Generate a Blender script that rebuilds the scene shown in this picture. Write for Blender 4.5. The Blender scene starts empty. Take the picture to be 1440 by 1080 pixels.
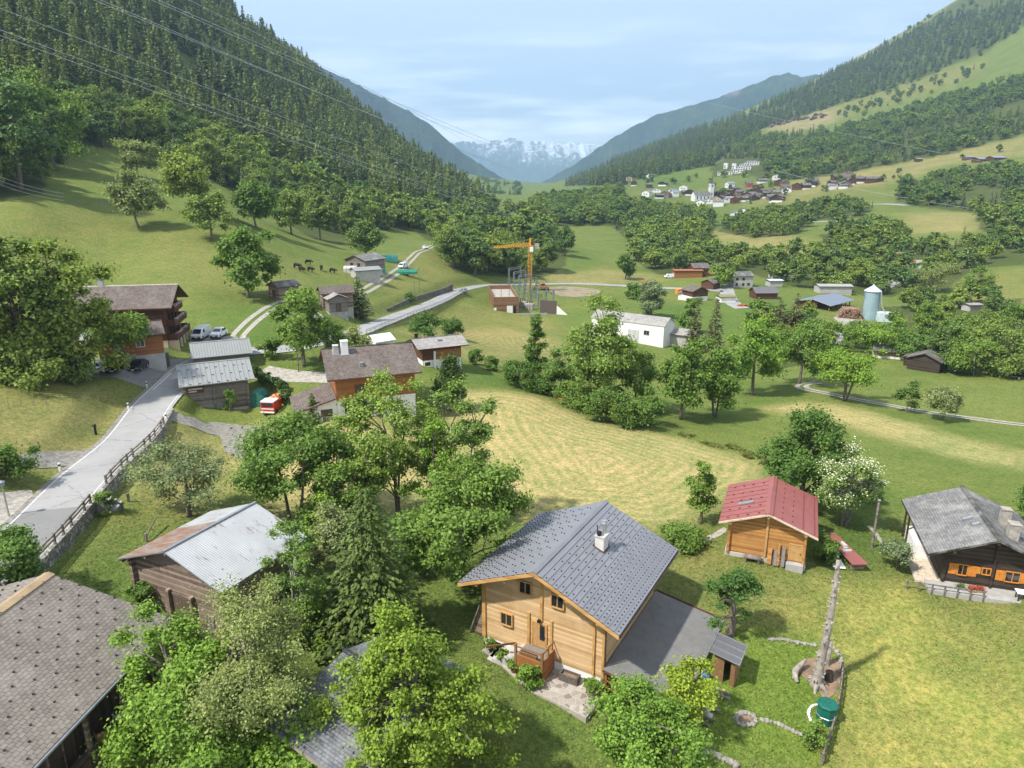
EXPOSURE = 1.22
HAZE = 0.000098
import bpy, math, random
import numpy as np
from mathutils import Vector, Matrix
from mathutils.geometry import delaunay_2d_cdt
R = math.radians
scene = bpy.context.scene
COL = scene.collection
rng = random.Random(7)
FPX, CX, CY = 990.0, 720.0, 540.0          # the photograph is 1440 x 1080
PITCH = R(16.25)
CAMZ = 34.05
CP, SP = math.cos(PITCH), math.sin(PITCH)
cam_data = bpy.data.cameras.new('camera')
cam_data.sensor_width = 36.0
cam_data.lens = FPX / 1440.0 * 36.0
cam_data.clip_start = 0.5
cam_data.clip_end = 60000
cam = bpy.data.objects.new('camera', cam_data)
COL.objects.link(cam)
cam.location = (0, 0, CAMZ)
cam.rotation_euler = (math.pi / 2 - PITCH, 0, 0)
scene.camera = cam
def ray(u, v):
 a = (u - CX) / FPX
 b = (CY - v) / FPX
 return np.array([a, CP + b * SP, -SP + b * CP])
def at(u, v, d):
 r = ray(u, v) * d
 return np.array([r[0], r[1], r[2] + CAMZ])
def atz(u, v, z):
 r = ray(u, v)
 return at(u, v, (z - CAMZ) / r[2])
def proj(p):
 p = np.asarray(p, float)
 x, y, z = p[..., 0], p[..., 1], p[..., 2] - CAMZ
 dep = np.maximum(y * CP - z * SP, 1e-3)
 return CX + FPX * x / dep, CY - FPX * (y * SP + z * CP) / dep, dep
def _hash(i, j, s):
 n = (i * 374761393 + j * 668265263 + s * 1442695041) & 0xFFFFFFFF
 n = ((n ^ (n >> 13)) * 1274126177) & 0xFFFFFFFF
 return ((n ^ (n >> 16)) & 0xFFFF) / 65535.0
def vnoise(x, y, s=0):
 x = np.asarray(x, float)
 y = np.asarray(y, float)
 i = np.floor(x).astype(np.int64)
 j = np.floor(y).astype(np.int64)
 fx, fy = x - i, y - j
 fx = fx * fx * (3 - 2 * fx)
 fy = fy * fy * (3 - 2 * fy)
 a = _hash(i, j, s) * (1 - fx) + _hash(i + 1, j, s) * fx
 b = _hash(i, j + 1, s) * (1 - fx) + _hash(i + 1, j + 1, s) * fx
 return (a * (1 - fy) + b * fy) * 2 - 1
def fbm(x, y, o=4, s=0):
 t, a = 0, 1.0
 for k in range(o):
  t = t + a * vnoise(x, y, s + k)
  x, y, a = x * 2.03 + 7.1, y * 2.03 + 3.7, a * .5
 return t
GP = [
 (842,962,None,0),(690,905,None,.3),(720,1079,None,-.4),(300,1079,None,.7),(30,1079,None,1.4),(1150,965,None,-1.2),
 (1420,1075,None,-1.3),(1000,1079,None,-1.0),(1020,785,None,1.5),(1130,800,None,1.3),(1300,805,None,.5),(1440,830,None,.2),
 (300,868,None,2.5),(160,745,None,3.0),(60,760,None,4.4),(0,690,None,5.2),(0,600,None,7.2),(100,565,None,6.6),(0,520,None,9.8),
 (190,620,None,3.9),(235,545,None,4.1),(240,578,None,2.6),(200,526,None,5.7),(150,527,None,6.0),(208,504,None,7.1),(234,504,None,6.7),(170,506,None,7.2),(118,528,None,6.2),(261,577,None,1.6),(353,585,None,-.6),(420,590,None,1.2),(330,620,None,1.2),(300,660,None,1.8),
 (475,590,None,2.4),(600,600,None,.7),(390,545,None,2.4),(594,512,122),(740,560,None,0),(640,550,None,.6),(900,640,None,-1),(1060,655,None,-1.5),
 (950,720,None,.2),(820,680,None,.3),(560,700,None,.8),(420,720,None,1.6),(900,590,None,-3),(1000,592,None,-4.6),(1150,600,None,-4.8),(1300,640,None,-3.8),
 (1440,665,None,-3.6),(1200,680,None,-1.6),(1380,705,None,-.9),(1140,546,None,-7.6),(1300,580,None,-7),(1440,598,None,-6.2),
 (1308,522,None,-11.5),(1240,503,None,-12),(1400,535,None,-11),(1150,520,None,-12),(1050,550,None,-9),(915,484,None,-11.6),(800,560,None,-3),
 (700,500,None,-4),(640,480,None,-3.5),(520,460,160),(480,475,145),(362,491,124),(580,437,200),(640,412,250),(655,405,270),
 (680,402,290),(800,398,330),(900,402,330),(960,405,320),(740,425,270),(745,405,300),(700,440,235),(650,460,205),(850,430,262),
 (960,440,262),(1060,430,270),(1000,400,330),(960,386,366),(1170,430,280),(1215,445,262),(1290,480,None,-13.2),(1400,420,280),
 (1400,388,320),(1260,395,345),(1300,330,480),(1330,310,520),(1400,300,540),(1190,310,560),(1100,340,480),(1000,335,520),(1020,350,460),
 (1100,300,700),(1000,285,900),(1100,262,900),(1200,255,850),(1300,235,900),(1375,228,850),(1440,200,900),(1220,225,1000),
 (1040,240,1100),(960,250,1150),(890,262,1050),(1130,172,1700),(1200,130,1800),(1380,95,1500),(1440,60,1500),
 (1320,14,2500),(1440,-60,2300),(1220,78,2500),(1100,136,2600),(950,196,2600),(860,231,2400),(790,262,2200),(760,278,2000),
 (1320,60,4500),(1100,170,4500),(950,215,4200),(1600,-60,2600),(1600,150,900),(1600,400,260),(1600,600,120),(1600,850,52),
 (870,340,520),(800,345,520),(830,330,600),(750,340,430),(720,300,700),(640,320,550),(735,285,900),(860,300,750),(900,290,850),
 (725,274,1300),(700,263,2600),(660,247,2600),(620,240,2900),(745,270,3000),(690,255,3200),
 (600,355,300),(540,395,230),(505,379,230),(440,380,215),(390,412,165),(345,415,163),(200,400,160),(100,350,184),(195,316,212),
 (0,280,205),(100,225,280),(30,268,192),(300,335,205),(300,300,230),(450,340,310),(520,335,380),(600,305,560),(660,300,650),
 (250,492,124),(270,420,150),(284,476,130),(150,440,143),(50,430,146),(-120,500,100),(-120,700,60),(-200,300,170),
 (400,230,480),(300,150,520),(150,100,420),(0,60,350),(0,-100,480),(150,-50,650),(300,-20,850),(330,40,900),(420,95,1000),
 (500,158,1150),(600,235,1250),(660,275,1250),(692,290,1200),(420,140,2000),(300,60,1800),(600,270,2200),(-200,0,320),(-200,-200,600),
 (400,120,4000),(100,20,2500),
]
_c = []
for g in GP:
 _c.append(at(g[0], g[1], g[2]) if g[2] else atz(g[0], g[1], g[3]))
_c += [np.array(q, float) for q in [(0, 6000, -60), (600, 6500, -40), (-900, 6000, 150), (2500, 6000, 500), (0, 17000, -120),
  (-6000, 16000, 0), (6000, 16000, 200), (-4500, 6000, 400), (5500, 7000, 900), (-3000, 2500, 700), (3800, 3500, 1300),
  (0, 14, -1.2), (-16, 14, 1.2), (16, 14, -2), (-40, 30, 4.2), (40, 25, -1.5)]]
_c = np.array(_c)
def _warp(x, y):
 d = np.sqrt(x * x + y * y) + 1e-6
 return np.stack([np.arctan2(x, np.maximum(y, .1)) * 2.2, np.log(d)], -1)
_cw = _warp(_c[:, 0], _c[:, 1])
_cd = np.sqrt(_c[:, 0] ** 2 + _c[:, 1] ** 2)
_val = (_c[:, 2] - CAMZ) / _cd              # tangent of the elevation angle seen from the drone
def _phi(r):
 return np.where(r > 1e-9, r * r * np.log(np.maximum(r, 1e-9)), 0)
_n = len(_c)
_D = np.linalg.norm(_cw[:, None] - _cw[None], axis=2)
_A = np.zeros((_n + 3, _n + 3))
_A[:_n, :_n] = _phi(_D) + np.eye(_n) * .012
_A[:_n, _n] = 1
_A[:_n, _n + 1:] = _cw
_A[_n:, :_n] = _A[:_n, _n:].T
_w = np.linalg.solve(_A, np.concatenate([_val, np.zeros(3)]))
def base_z(x, y):
 x = np.asarray(x, float)
 y = np.asarray(y, float)
 sh = x.shape
 x, y = x.ravel(), y.ravel()
 out = np.empty(len(x))
 for k in range(0, len(x), 20000):
  q = _warp(x[k:k + 20000], y[k:k + 20000])
  r = np.sqrt(((q[:, None] - _cw[None]) ** 2).sum(2))
  out[k:k + 20000] = _phi(r) @ _w[:_n] + _w[_n] + q @ _w[_n + 1:]
 d = np.sqrt(x * x + y * y)
 z = CAMZ + out * d
 k = np.clip((d - 90) / 400, 0, 1)
 z = z + fbm(x / 9, y / 9, 2, 3) * .07 + fbm(x / 60, y / 60, 3, 11) * .8 * k + fbm(x / 300, y / 300, 3, 21) * 9 * np.clip((d - 700) / 1200, 0, 1)
 return z.reshape(sh)
EDITS = []                                   # local earthworks: functions (x, y, z) -> z
def Z(x, y):
 z = base_z(x, y)
 for f in EDITS:
  z = f(np.asarray(x, float), np.asarray(y, float), z)
 return z
def ground_z(x, y):
 return float(Z(np.array([x]), np.array([y]))[0])
_ds = np.exp(np.linspace(math.log(14), math.log(4200), 420))
def hit(u, v):
 """Where the ray through a pixel of the photograph meets the ground."""
 r = ray(u, v)
 pts = r[None] * _ds[:, None]
 h = pts[:, 2] + CAMZ - Z(pts[:, 0], pts[:, 1])
 k = np.argmax(h < 0)
 if h[k] >= 0:
  k = len(_ds) - 1
 lo, hi = _ds[max(k - 1, 0)], _ds[k]
 dd = np.linspace(lo, hi, 24)
 pts = r[None] * dd[:, None]
 h = pts[:, 2] + CAMZ - Z(pts[:, 0], pts[:, 1])
 k = int(np.argmax(h < 0)) if (h < 0).any() else 23
 p = pts[k]
 return np.array([p[0], p[1], ground_z(p[0], p[1])])
def inpoly(x, y, poly):
 x = np.asarray(x)
 y = np.asarray(y)
 c = np.zeros(x.shape, bool)
 n = len(poly)
 for i in range(n):
  x0, y0 = poly[i][0], poly[i][1]
  x1, y1 = poly[i - 1][0], poly[i - 1][1]
  if y0 == y1:
   continue
  c ^= ((y0 > y) != (y1 > y)) & (x < (x1 - x0) * (y - y0) / (y1 - y0) + x0)
 return c
def tag(o, label=None, cat=None, group=None, kind=None):
 if label:
  o['label'] = label
 if cat:
  o['category'] = cat
 if group:
  o['group'] = group
 if kind:
  o['kind'] = kind
 return o
def empty(name, loc, yaw=0, label=None, cat=None, group=None):
 o = bpy.data.objects.new(name, None)
 COL.objects.link(o)
 o.location = [float(q) for q in loc]
 o.rotation_euler = (0, 0, -yaw)
 o.empty_display_size = .3
 return tag(o, label, cat, group)
def copy_tree(o, parent=None):
 c = o.copy()
 COL.objects.link(c)
 c.parent = parent
 for ch in list(o.children):
  copy_tree(ch, c)
 return c
class MB:
 """Collects boxes, tubes and sheets and links them as one mesh object."""
 def __init__(s):
  s.v, s.f, s.mi, s.uv = [], [], [], []
  s.hasuv = False
 def face(s, pts, m=0, uv=None):
  k = len(s.v)
  s.v += [tuple(map(float, p)) for p in pts]
  s.f.append(tuple(range(k, k + len(pts))))
  s.mi.append(m)
  s.uv.append(uv)
  if uv:
   s.hasuv = True
 def add(s, vs, fs, m=0):
  k = len(s.v)
  s.v += [tuple(map(float, p)) for p in vs]
  for f in fs:
   s.f.append(tuple(i + k for i in f))
   s.mi.append(m)
   s.uv.append(None)
 def box(s, x0, x1, y0, y1, z0, z1, m=0):
  vs = [(x0, y0, z0), (x1, y0, z0), (x1, y1, z0), (x0, y1, z0), (x0, y0, z1), (x1, y0, z1), (x1, y1, z1), (x0, y1, z1)]
  s.add(vs, [(0, 3, 2, 1), (4, 5, 6, 7), (0, 1, 5, 4), (1, 2, 6, 5), (2, 3, 7, 6), (3, 0, 4, 7)], m)
  return s
 def bar(s, p, q, w, h, m=0, up=(0, 0, 1)):
  """a beam of w x h from p to q"""
  p, q = Vector(p), Vector(q)
  d = (q - p).normalized()
  u = Vector(up)
  a = d.cross(u)
  if a.length < 1e-4:
   a = d.cross(Vector((1, 0, 0)))
  a.normalize()
  b = a.cross(d)
  a, b = a * w / 2, b * h / 2
  vs = [p - a - b, p + a - b, p + a + b, p - a + b, q - a - b, q + a - b, q + a + b, q - a + b]
  s.add(vs, [(0, 3, 2, 1), (4, 5, 6, 7), (0, 1, 5, 4), (1, 2, 6, 5), (2, 3, 7, 6), (3, 0, 4, 7)], m)
  return s
 def tube(s, pts, rad, n=8, m=0, cap=True):
  pts = [Vector([float(c) for c in p]) for p in pts]
  if not hasattr(rad, '__len__'):
   rad = [rad] * len(pts)
  k = len(s.v)
  prev = None
  for i, p in enumerate(pts):
   d = (pts[min(i + 1, len(pts) - 1)] - pts[max(i - 1, 0)])
   d = d.normalized() if d.length > 1e-9 else Vector((0, 0, 1))
   if prev is None:
    a = d.cross(Vector((0, 0, 1)))
    if a.length < 1e-3:
     a = Vector((1, 0, 0))
   else:
    a = prev - d * prev.dot(d)
   a.normalize()
   prev = a
   b = d.cross(a)
   for j in range(n):
    t = 2 * math.pi * j / n
    s.v.append(tuple(p + (a * math.cos(t) + b * math.sin(t)) * rad[i]))
  for i in range(len(pts) - 1):
   for j in range(n):
    s.f.append((k + i * n + j, k + i * n + (j + 1) % n, k + (i + 1) * n + (j + 1) % n, k + (i + 1) * n + j))
    s.mi.append(m)
    s.uv.append(None)
  if cap:
   s.f.append(tuple(k + j for j in range(n))[::-1])
   s.f.append(tuple(k + (len(pts) - 1) * n + j for j in range(n)))
   s.mi += [m, m]
   s.uv += [None, None]
  return s
 def lathe(s, prof, n=16, c=(0, 0, 0), m=0):
  k = len(s.v)
  for r, z in prof:
   for j in range(n):
    t = 2 * math.pi * j / n
    s.v.append((c[0] + r * math.cos(t), c[1] + r * math.sin(t), c[2] + z))
  for i in range(len(prof) - 1):
   for j in range(n):
    s.f.append((k + i * n + j, k + i * n + (j + 1) % n, k + (i + 1) * n + (j + 1) % n, k + (i + 1) * n + j))
    s.mi.append(m)
    s.uv.append(None)
  s.f.append(tuple(k + (len(prof) - 1) * n + j for j in range(n)))
  s.mi.append(m)
  s.uv.append(None)
  return s
 def prism(s, poly, y0, y1, m=0):
  """a polygon of (x, z) carried from y0 to y1"""
  n = len(poly)
  vs = [(p[0], y0, p[1]) for p in poly] + [(p[0], y1, p[1]) for p in poly]
  fs = [tuple(range(n)), tuple(range(2 * n - 1, n - 1, -1))]
  fs += [((i + 1) % n, i, i + n, (i + 1) % n + n) for i in range(n)]
  s.add(vs, fs, m)
  return s
 def rock(s, c, r, seed=0, m=0, flat=.7):
  rr = random.Random(seed)
  k = len(s.v)
  n, h = 8, 5
  ph = rr.random() * 9
  for i in range(h + 1):
   a = math.pi * i / h
   for j in range(n):
    t = 2 * math.pi * j / n + ph
    q = r * (.75 + .4 * rr.random())
    s.v.append((c[0] + q * math.sin(a) * math.cos(t), c[1] + q * math.sin(a) * math.sin(t), c[2] + q * flat * math.cos(a)))
  for i in range(h):
   for j in range(n):
    s.f.append((k + i * n + j, k + (i + 1) * n + j, k + (i + 1) * n + (j + 1) % n, k + i * n + (j + 1) % n))
    s.mi.append(m)
    s.uv.append(None)
  return s
 def build(s, name, mats, parent=None, smooth=False, label=None):
  me = bpy.data.meshes.new(name)
  me.from_pydata(s.v, [], s.f)
  mats = mats if isinstance(mats, (list, tuple)) else [mats]
  for m in mats:
   me.materials.append(m)
  if len(mats) > 1:
   me.polygons.foreach_set('material_index', s.mi)
  if s.hasuv:
   ul = me.uv_layers.new(name='UVMap')
   data = []
   for f, uv in zip(s.f, s.uv):
    data += [c for q in (uv or [(0, 0)] * len(f)) for c in q]
   ul.data.foreach_set('uv', data)
  if smooth:
   me.polygons.foreach_set('use_smooth', [True] * len(me.polygons))
  me.update()
  o = bpy.data.objects.new(name, me)
  COL.objects.link(o)
  if parent is not None:
   o.parent = parent
  if label:
   o['label'] = label
  return o
def mesh_np(name, v, f, mats, smooth=True, mi=None):
 me = bpy.data.meshes.new(name)
 v = np.asarray(v, np.float32)
 f = np.asarray(f, np.int32)
 me.vertices.add(len(v))
 me.vertices.foreach_set('co', v.ravel())
 k = f.shape[1]
 me.loops.add(f.size)
 me.loops.foreach_set('vertex_index', f.ravel())
 me.polygons.add(len(f))
 me.polygons.foreach_set('loop_start', np.arange(0, f.size, k, dtype=np.int32))
 if smooth:
  me.polygons.foreach_set('use_smooth', np.ones(len(f), bool))
 for m in (mats if isinstance(mats, (list, tuple)) else [mats]):
  me.materials.append(m)
 if mi is not None:
  me.polygons.foreach_set('material_index', np.asarray(mi, np.int32))
 me.update(calc_edges=True)
 return me
def link(name, me, parent=None):
 o = bpy.data.objects.new(name, me)
 COL.objects.link(o)
 if parent is not None:
  o.parent = parent
 return o
class NT:
 def __init__(s, name):
  s.m = bpy.data.materials.new(name)
  s.m.use_nodes = True
  s.t = s.m.node_tree
  s.b = s.t.nodes['Principled BSDF']
  s.out = s.t.nodes['Material Output']
 def n(s, typ, ins=None, **kw):
  nd = s.t.nodes.new(typ)
  for k, v in kw.items():
   setattr(nd, k, v)
  for k, v in (ins or {}).items():
   s.set(nd.inputs[k], v)
  return nd
 def set(s, sock, v):
  if isinstance(v, bpy.types.NodeSocket):
   s.t.links.new(v, sock)
  else:
   sock.default_value = v
 def noise(s, scale, detail=4, vec=None, rough=.55, dist=0):
  nd = s.n('ShaderNodeTexNoise', {'Scale': scale, 'Detail': detail, 'Roughness': rough, 'Distortion': dist})
  if vec is not None:
   s.set(nd.inputs['Vector'], vec)
  return nd.outputs['Fac']
 def coord(s, k='Object'):
  return s.n('ShaderNodeTexCoord').outputs[k]
 def mapping(s, vec, scale=(1, 1, 1), rot=(0, 0, 0), loc=(0, 0, 0)):
  return s.n('ShaderNodeMapping', {'Vector': vec, 'Scale': scale, 'Rotation': rot, 'Location': loc}).outputs[0]
 def ramp(s, fac, stops, interp='LINEAR'):
  nd = s.n('ShaderNodeValToRGB', {'Fac': fac})
  cr = nd.color_ramp
  cr.interpolation = interp
  while len(cr.elements) < len(stops):
   cr.elements.new(.5)
  for e, (p, c) in zip(cr.elements, stops):
   e.position = p
   e.color = (*c, 1) if len(c) == 3 else c
  return nd.outputs[0]
 def mix(s, fac, a, b, mode='MIX'):
  nd = s.n('ShaderNodeMix', data_type='RGBA', blend_type=mode)
  s.set(nd.inputs[0], fac)
  s.set(nd.inputs[6], (*a, 1) if isinstance(a, tuple) and len(a) == 3 else a)
  s.set(nd.inputs[7], (*b, 1) if isinstance(b, tuple) and len(b) == 3 else b)
  return nd.outputs[2]
 def math(s, op, a, b=0.0, c=None):
  nd = s.n('ShaderNodeMath', operation=op)
  s.set(nd.inputs[0], a)
  s.set(nd.inputs[1], b)
  if c is not None:
   s.set(nd.inputs[2], c)
  return nd.outputs[0]
 def maprange(s, v, a, b, c=0., d=1.):
  return s.n('ShaderNodeMapRange', {'Value': v, 'From Min': a, 'From Max': b, 'To Min': c, 'To Max': d}).outputs[0]
 def sep(s, vec):
  return s.n('ShaderNodeSeparateXYZ', {0: vec}).outputs
 def bump(s, h, strength=.3, dist=.05):
  s.set(s.b.inputs['Normal'], s.n('ShaderNodeBump', {'Height': h, 'Strength': strength, 'Distance': dist}).outputs[0])
 def done(s, col=None, rough=.8, metal=0., spec=.3):
  if col is not None:
   s.set(s.b.inputs['Base Color'], (*col, 1) if isinstance(col, tuple) and len(col) == 3 else col)
  s.set(s.b.inputs['Roughness'], rough)
  s.set(s.b.inputs['Metallic'], metal)
  s.set(s.b.inputs['Specular IOR Level'], spec)
  return s.m
def m_plain(name, c, rough=.8, metal=0., var=.25, scale=3., spec=.3):
 n = NT(name)
 f = n.noise(scale, 5, n.coord())
 c1 = tuple(q * (1 - var) for q in c)
 c2 = tuple(min(1, q * (1 + var)) for q in c)
 return n.done(n.ramp(f, [(.3, c1), (.7, c2)]), rough, metal, spec)
def m_wood(name, cd, cl, board=.2, axis=2, rough=.75, worn=.5, gap=.35, dark=(.03, .022, .017)):
 """boards or squared logs, stacked along the axis (2 = horizontal logs), grain along them"""
 n = NT(name)
 co = n.coord()
 sp = n.sep(co)
 h = n.math('DIVIDE', sp[axis], board)
 fr = n.math('FRACT', h)
 row = n.math('FLOOR', h)
 sc = [.7, .7, .7]
 sc[axis] = 26
 if axis != 2:
  sc = [26, 26, .7]
 g = n.noise(1.6, 6, n.mapping(co, tuple(sc)), .65)
 rw = n.n('ShaderNodeTexWhiteNoise', {'W': row}, noise_dimensions='1D').outputs[0]
 blot = n.noise(worn * 2.2, 3, co)
 f = n.math('ADD', n.math('MULTIPLY', g, .55), n.math('ADD', n.math('MULTIPLY', rw, .42), n.math('MULTIPLY', blot, .4)))
 col = n.ramp(f, [(.42, cd), (.9, cl)])
 edge = n.math('MINIMUM', fr, n.math('SUBTRACT', 1.0, fr))
 e = n.maprange(edge, 0.0, .09, 0, 1)
 col = n.mix(n.maprange(e, 0, 1, gap, 0), col, dark)
 n.bump(n.math('ADD', n.math('MULTIPLY', e, .8), n.math('MULTIPLY', g, .35)), .55, .03)
 return n.done(col, rough, 0, .25)
SUN_EL, SUN_AZ = R(52.5), R(-119)
sun = bpy.data.lights.new('sun', 'SUN')
sun.energy = 2.9
sun.angle = R(2.0)
sun.color = (1, .955, .88)
so = bpy.data.objects.new('sun', sun)
COL.objects.link(so)
sd = Vector((math.sin(SUN_AZ) * math.cos(SUN_EL), math.cos(SUN_AZ) * math.cos(SUN_EL), math.sin(SUN_EL)))
so.rotation_euler = sd.to_track_quat('Z', 'Y').to_euler()
so.location = sd * 100
world = bpy.data.worlds.new('World')
scene.world = world
world.use_nodes = True
wt = world.node_tree
wb = wt.nodes['Background']
sky = wt.nodes.new('ShaderNodeTexSky')
sky.sky_type = 'NISHITA'
sky.sun_disc = False
sky.sun_elevation = SUN_EL
sky.sun_rotation = SUN_AZ % (2 * math.pi)
sky.altitude = 1300
sky.air_density = 1.0
sky.dust_density = 1.6
sky.ozone_density = 1.3
tc = wt.nodes.new('ShaderNodeTexCoord')
mp = wt.nodes.new('ShaderNodeMapping')
mp.inputs['Scale'].default_value = (2.0, 2.0, 17)
mp.inputs['Location'].default_value = (.35, .2, .1)
wt.links.new(tc.outputs['Generated'], mp.inputs['Vector'])
nz = wt.nodes.new('ShaderNodeTexNoise')
nz.inputs['Scale'].default_value = 2.0
nz.inputs['Detail'].default_value = 7
nz.inputs['Roughness'].default_value = .58
wt.links.new(mp.outputs[0], nz.inputs['Vector'])
rp = wt.nodes.new('ShaderNodeMapRange')
rp.inputs['From Min'].default_value = .49
rp.inputs['From Max'].default_value = .7
rp.inputs['To Max'].default_value = .9
wt.links.new(nz.outputs['Fac'], rp.inputs['Value'])
sx = wt.nodes.new('ShaderNodeSeparateXYZ')
wt.links.new(tc.outputs['Generated'], sx.inputs[0])
hz = wt.nodes.new('ShaderNodeMapRange')        # clouds lie low over the far range
hz.inputs['From Min'].default_value = .2
hz.inputs['From Max'].default_value = .1
wt.links.new(sx.outputs['Z'], hz.inputs['Value'])
mu = wt.nodes.new('ShaderNodeMath')
mu.operation = 'MULTIPLY'
wt.links.new(rp.outputs[0], mu.inputs[0])
wt.links.new(hz.outputs[0], mu.inputs[1])
mx = wt.nodes.new('ShaderNodeMix')
mx.data_type = 'RGBA'
wt.links.new(mu.outputs[0], mx.inputs[0])
vl = wt.nodes.new('ShaderNodeMix')
vl.data_type = 'RGBA'
vl.inputs[0].default_value = .76
wt.links.new(sky.outputs[0], vl.inputs[6])
vl.inputs[7].default_value = (2.8, 2.9, 3.05, 1)
wt.links.new(vl.outputs[2], mx.inputs[6])
mx.inputs[7].default_value = (9.0, 8.9, 9.0, 1)
wt.links.new(mx.outputs[2], wb.inputs['Color'])
wb.inputs['Strength'].default_value = .15
scene.view_settings.view_transform = 'Standard'
scene.view_settings.look = 'None'
scene.view_settings.gamma = 1
scene.view_settings.exposure = EXPOSURE
scene.cycles.use_denoising = True
scene.cycles.denoiser = 'OPENIMAGEDENOISE'
scene.cycles.denoising_input_passes = 'RGB_ALBEDO_NORMAL'
scene.cycles.max_bounces = 5
scene.cycles.diffuse_bounces = 3
scene.cycles.glossy_bounces = 2
scene.cycles.transmission_bounces = 3
scene.cycles.volume_bounces = 1
scene.cycles.transparent_max_bounces = 6
scene.cycles.use_adaptive_sampling = True
scene.cycles.adaptive_threshold = .02
scene.cycles.sample_clamp_indirect = 6
def smooth_line(pts, step):
 """Catmull-Rom through the points, resampled about every step metres"""
 pts = [np.asarray(p, float) for p in pts]
 P = [2 * pts[0] - pts[1]] + pts + [2 * pts[-1] - pts[-2]]
 out = []
 for i in range(1, len(P) - 2):
  n = max(2, int(np.linalg.norm(P[i + 1] - P[i]) / step))
  for k in range(n):
   t = k / n
   a, b, c, d = P[i - 1], P[i], P[i + 1], P[i + 2]
   out.append(.5 * ((2 * b) + (c - a) * t + (2 * a - 5 * b + 4 * c - d) * t * t + (3 * b - a - 3 * c + d) * t ** 3))
 out.append(pts[-1])
 return np.array(out)
def seg_dist(x, y, line):
 """distance to a polyline, index of the nearest point, signed side (+ right of travel)"""
 x = np.asarray(x, float)
 y = np.asarray(y, float)
 best = np.full(x.shape, 1e9)
 idx = np.zeros(x.shape, int)
 side = np.zeros(x.shape)
 for i in range(len(line) - 1):
  ax, ay = line[i][0], line[i][1]
  bx, by = line[i + 1][0] - ax, line[i + 1][1] - ay
  L = bx * bx + by * by + 1e-12
  t = np.clip(((x - ax) * bx + (y - ay) * by) / L, 0, 1)
  ex, ey = x - ax - t * bx, y - ay - t * by
  d = np.sqrt(ex * ex + ey * ey)
  m = d < best
  best = np.where(m, d, best)
  idx = np.where(m, i, idx)
  side = np.where(m, bx * -ey - by * -ex, side)
 return best, idx, side
ROADS = {}
def road_line(key, px, width, step=1.5, smooth=2):
 pts = [hit(u, v) for u, v in px]
 ln = smooth_line(pts, step)
 z = Z(ln[:, 0], ln[:, 1])
 k = 4 * smooth + 1
 zp = np.pad(z, k // 2, mode='edge')
 ln[:, 2] = np.convolve(zp, np.ones(k) / k, 'valid')[:len(z)]
 ROADS[key] = (ln, width)
 return ln
main_px = [(-60, 850), (45, 748), (118, 672), (178, 618), (214, 572), (245, 538), (275, 512), (320, 495), (365, 491), (420, 487), (480, 474), (521, 459), (578, 438),
   (622, 420), (650, 407), (685, 401), (730, 400), (800, 399), (860, 401), (905, 404), (962, 406), (1012, 409)]
main = road_line('main', main_px, 5.4, 1.5, 3)
track_a = road_line('track_a', [(332, 476), (345, 461), (366, 443), (386, 431), (420, 424), (455, 452)], 3.0)
track_b = road_line('track_b', [(505, 413), (524, 403), (556, 384), (572, 370), (600, 350), (613, 343)], 3.2)
track_c = road_line('track_c', [(1152, 538), (1130, 541), (1128, 545), (1140, 549), (1200, 561), (1260, 572), (1300, 579), (1370, 589), (1450, 599)], 2.8)
drive_a = road_line('drive_a', [(366, 523), (400, 528), (450, 531), (500, 534)], 4.5)
lane_a = road_line('lane_a', [(1010, 410), (1020, 404), (1024, 416), (1030, 426), (1044, 434)], 6)
lane_b = road_line('lane_b', [(1238, 407), (1255, 398), (1272, 390), (1285, 378), (1290, 366)], 6)
lane_c = road_line('lane_c', [(1140, 312), (1185, 311), (1225, 312)], 7)
lane_d = road_line('lane_d', [(1215, 288), (1245, 287), (1275, 289)], 8)
lane_e = road_line('lane_e', [(1195, 480), (1180, 483), (1178, 472), (1172, 466)], 4)
_main_near = main[:, :2]
i_wall0 = 0
i_wall1 = int(np.argmin(np.linalg.norm(main[:, :2] - hit(236, 588)[:2], axis=1)))
def edit_road(x, y, z):
 m = (np.hypot(x, y) < 420)
 if not m.any():
  return z
 z = z.copy()
 zz = z[m]
 d, i, sd_ = seg_dist(x[m], y[m], main)
 rz = main[np.clip(i, 0, len(main) - 1), 2]
 half = 3.0
 k = np.clip(1 - (d - half) / np.where((sd_ > 0) & (i > i_wall1), 2.2, 5.0), 0, 1)
 k = k * k * (3 - 2 * k)
 far = zz * (1 - k) + (rz - .12) * k
 right = (sd_ > 0) & (i <= i_wall1)
 low = np.clip((d - 3.15) / .25, 0, 1) * np.clip(1 - (d - 3.4) / 8, 0, 1) * np.clip((i_wall1 - i) / 6., 0, 1)
 drop = zz * (1 - np.clip(1 - (d - 3.2) / 5, 0, 1)) + np.minimum(zz, rz - 1.3) * np.clip(1 - (d - 3.2) / 5, 0, 1)
 far = np.where(right & (d > 3.15), far * (1 - low) + drop * low, far)
 z[m] = far
 return z
EDITS.append(edit_road)
TERR = [atz(u, v, .1)[:2] for u, v in [(678, 914), (700, 930), (724, 952), (748, 972), (786, 991), (824, 1009), (838, 994), (850, 977), (842, 958), (780, 938), (712, 908), (690, 902)]]
def edit_terrace(x, y, z):
 m = (np.hypot(x - 3, y - 42) < 16)
 if not m.any():
  return z
 z = z.copy()
 d, _, _ = seg_dist(x[m], y[m], np.vstack([TERR, TERR[:1]]))
 d = np.where(inpoly(x[m], y[m], TERR), 0, d)
 k = np.clip(1 - d / 2.0, 0, 1)
 z[m] = z[m] * (1 - k) + np.minimum(z[m], -.05) * k
 return z
EDITS.append(edit_terrace)
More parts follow.
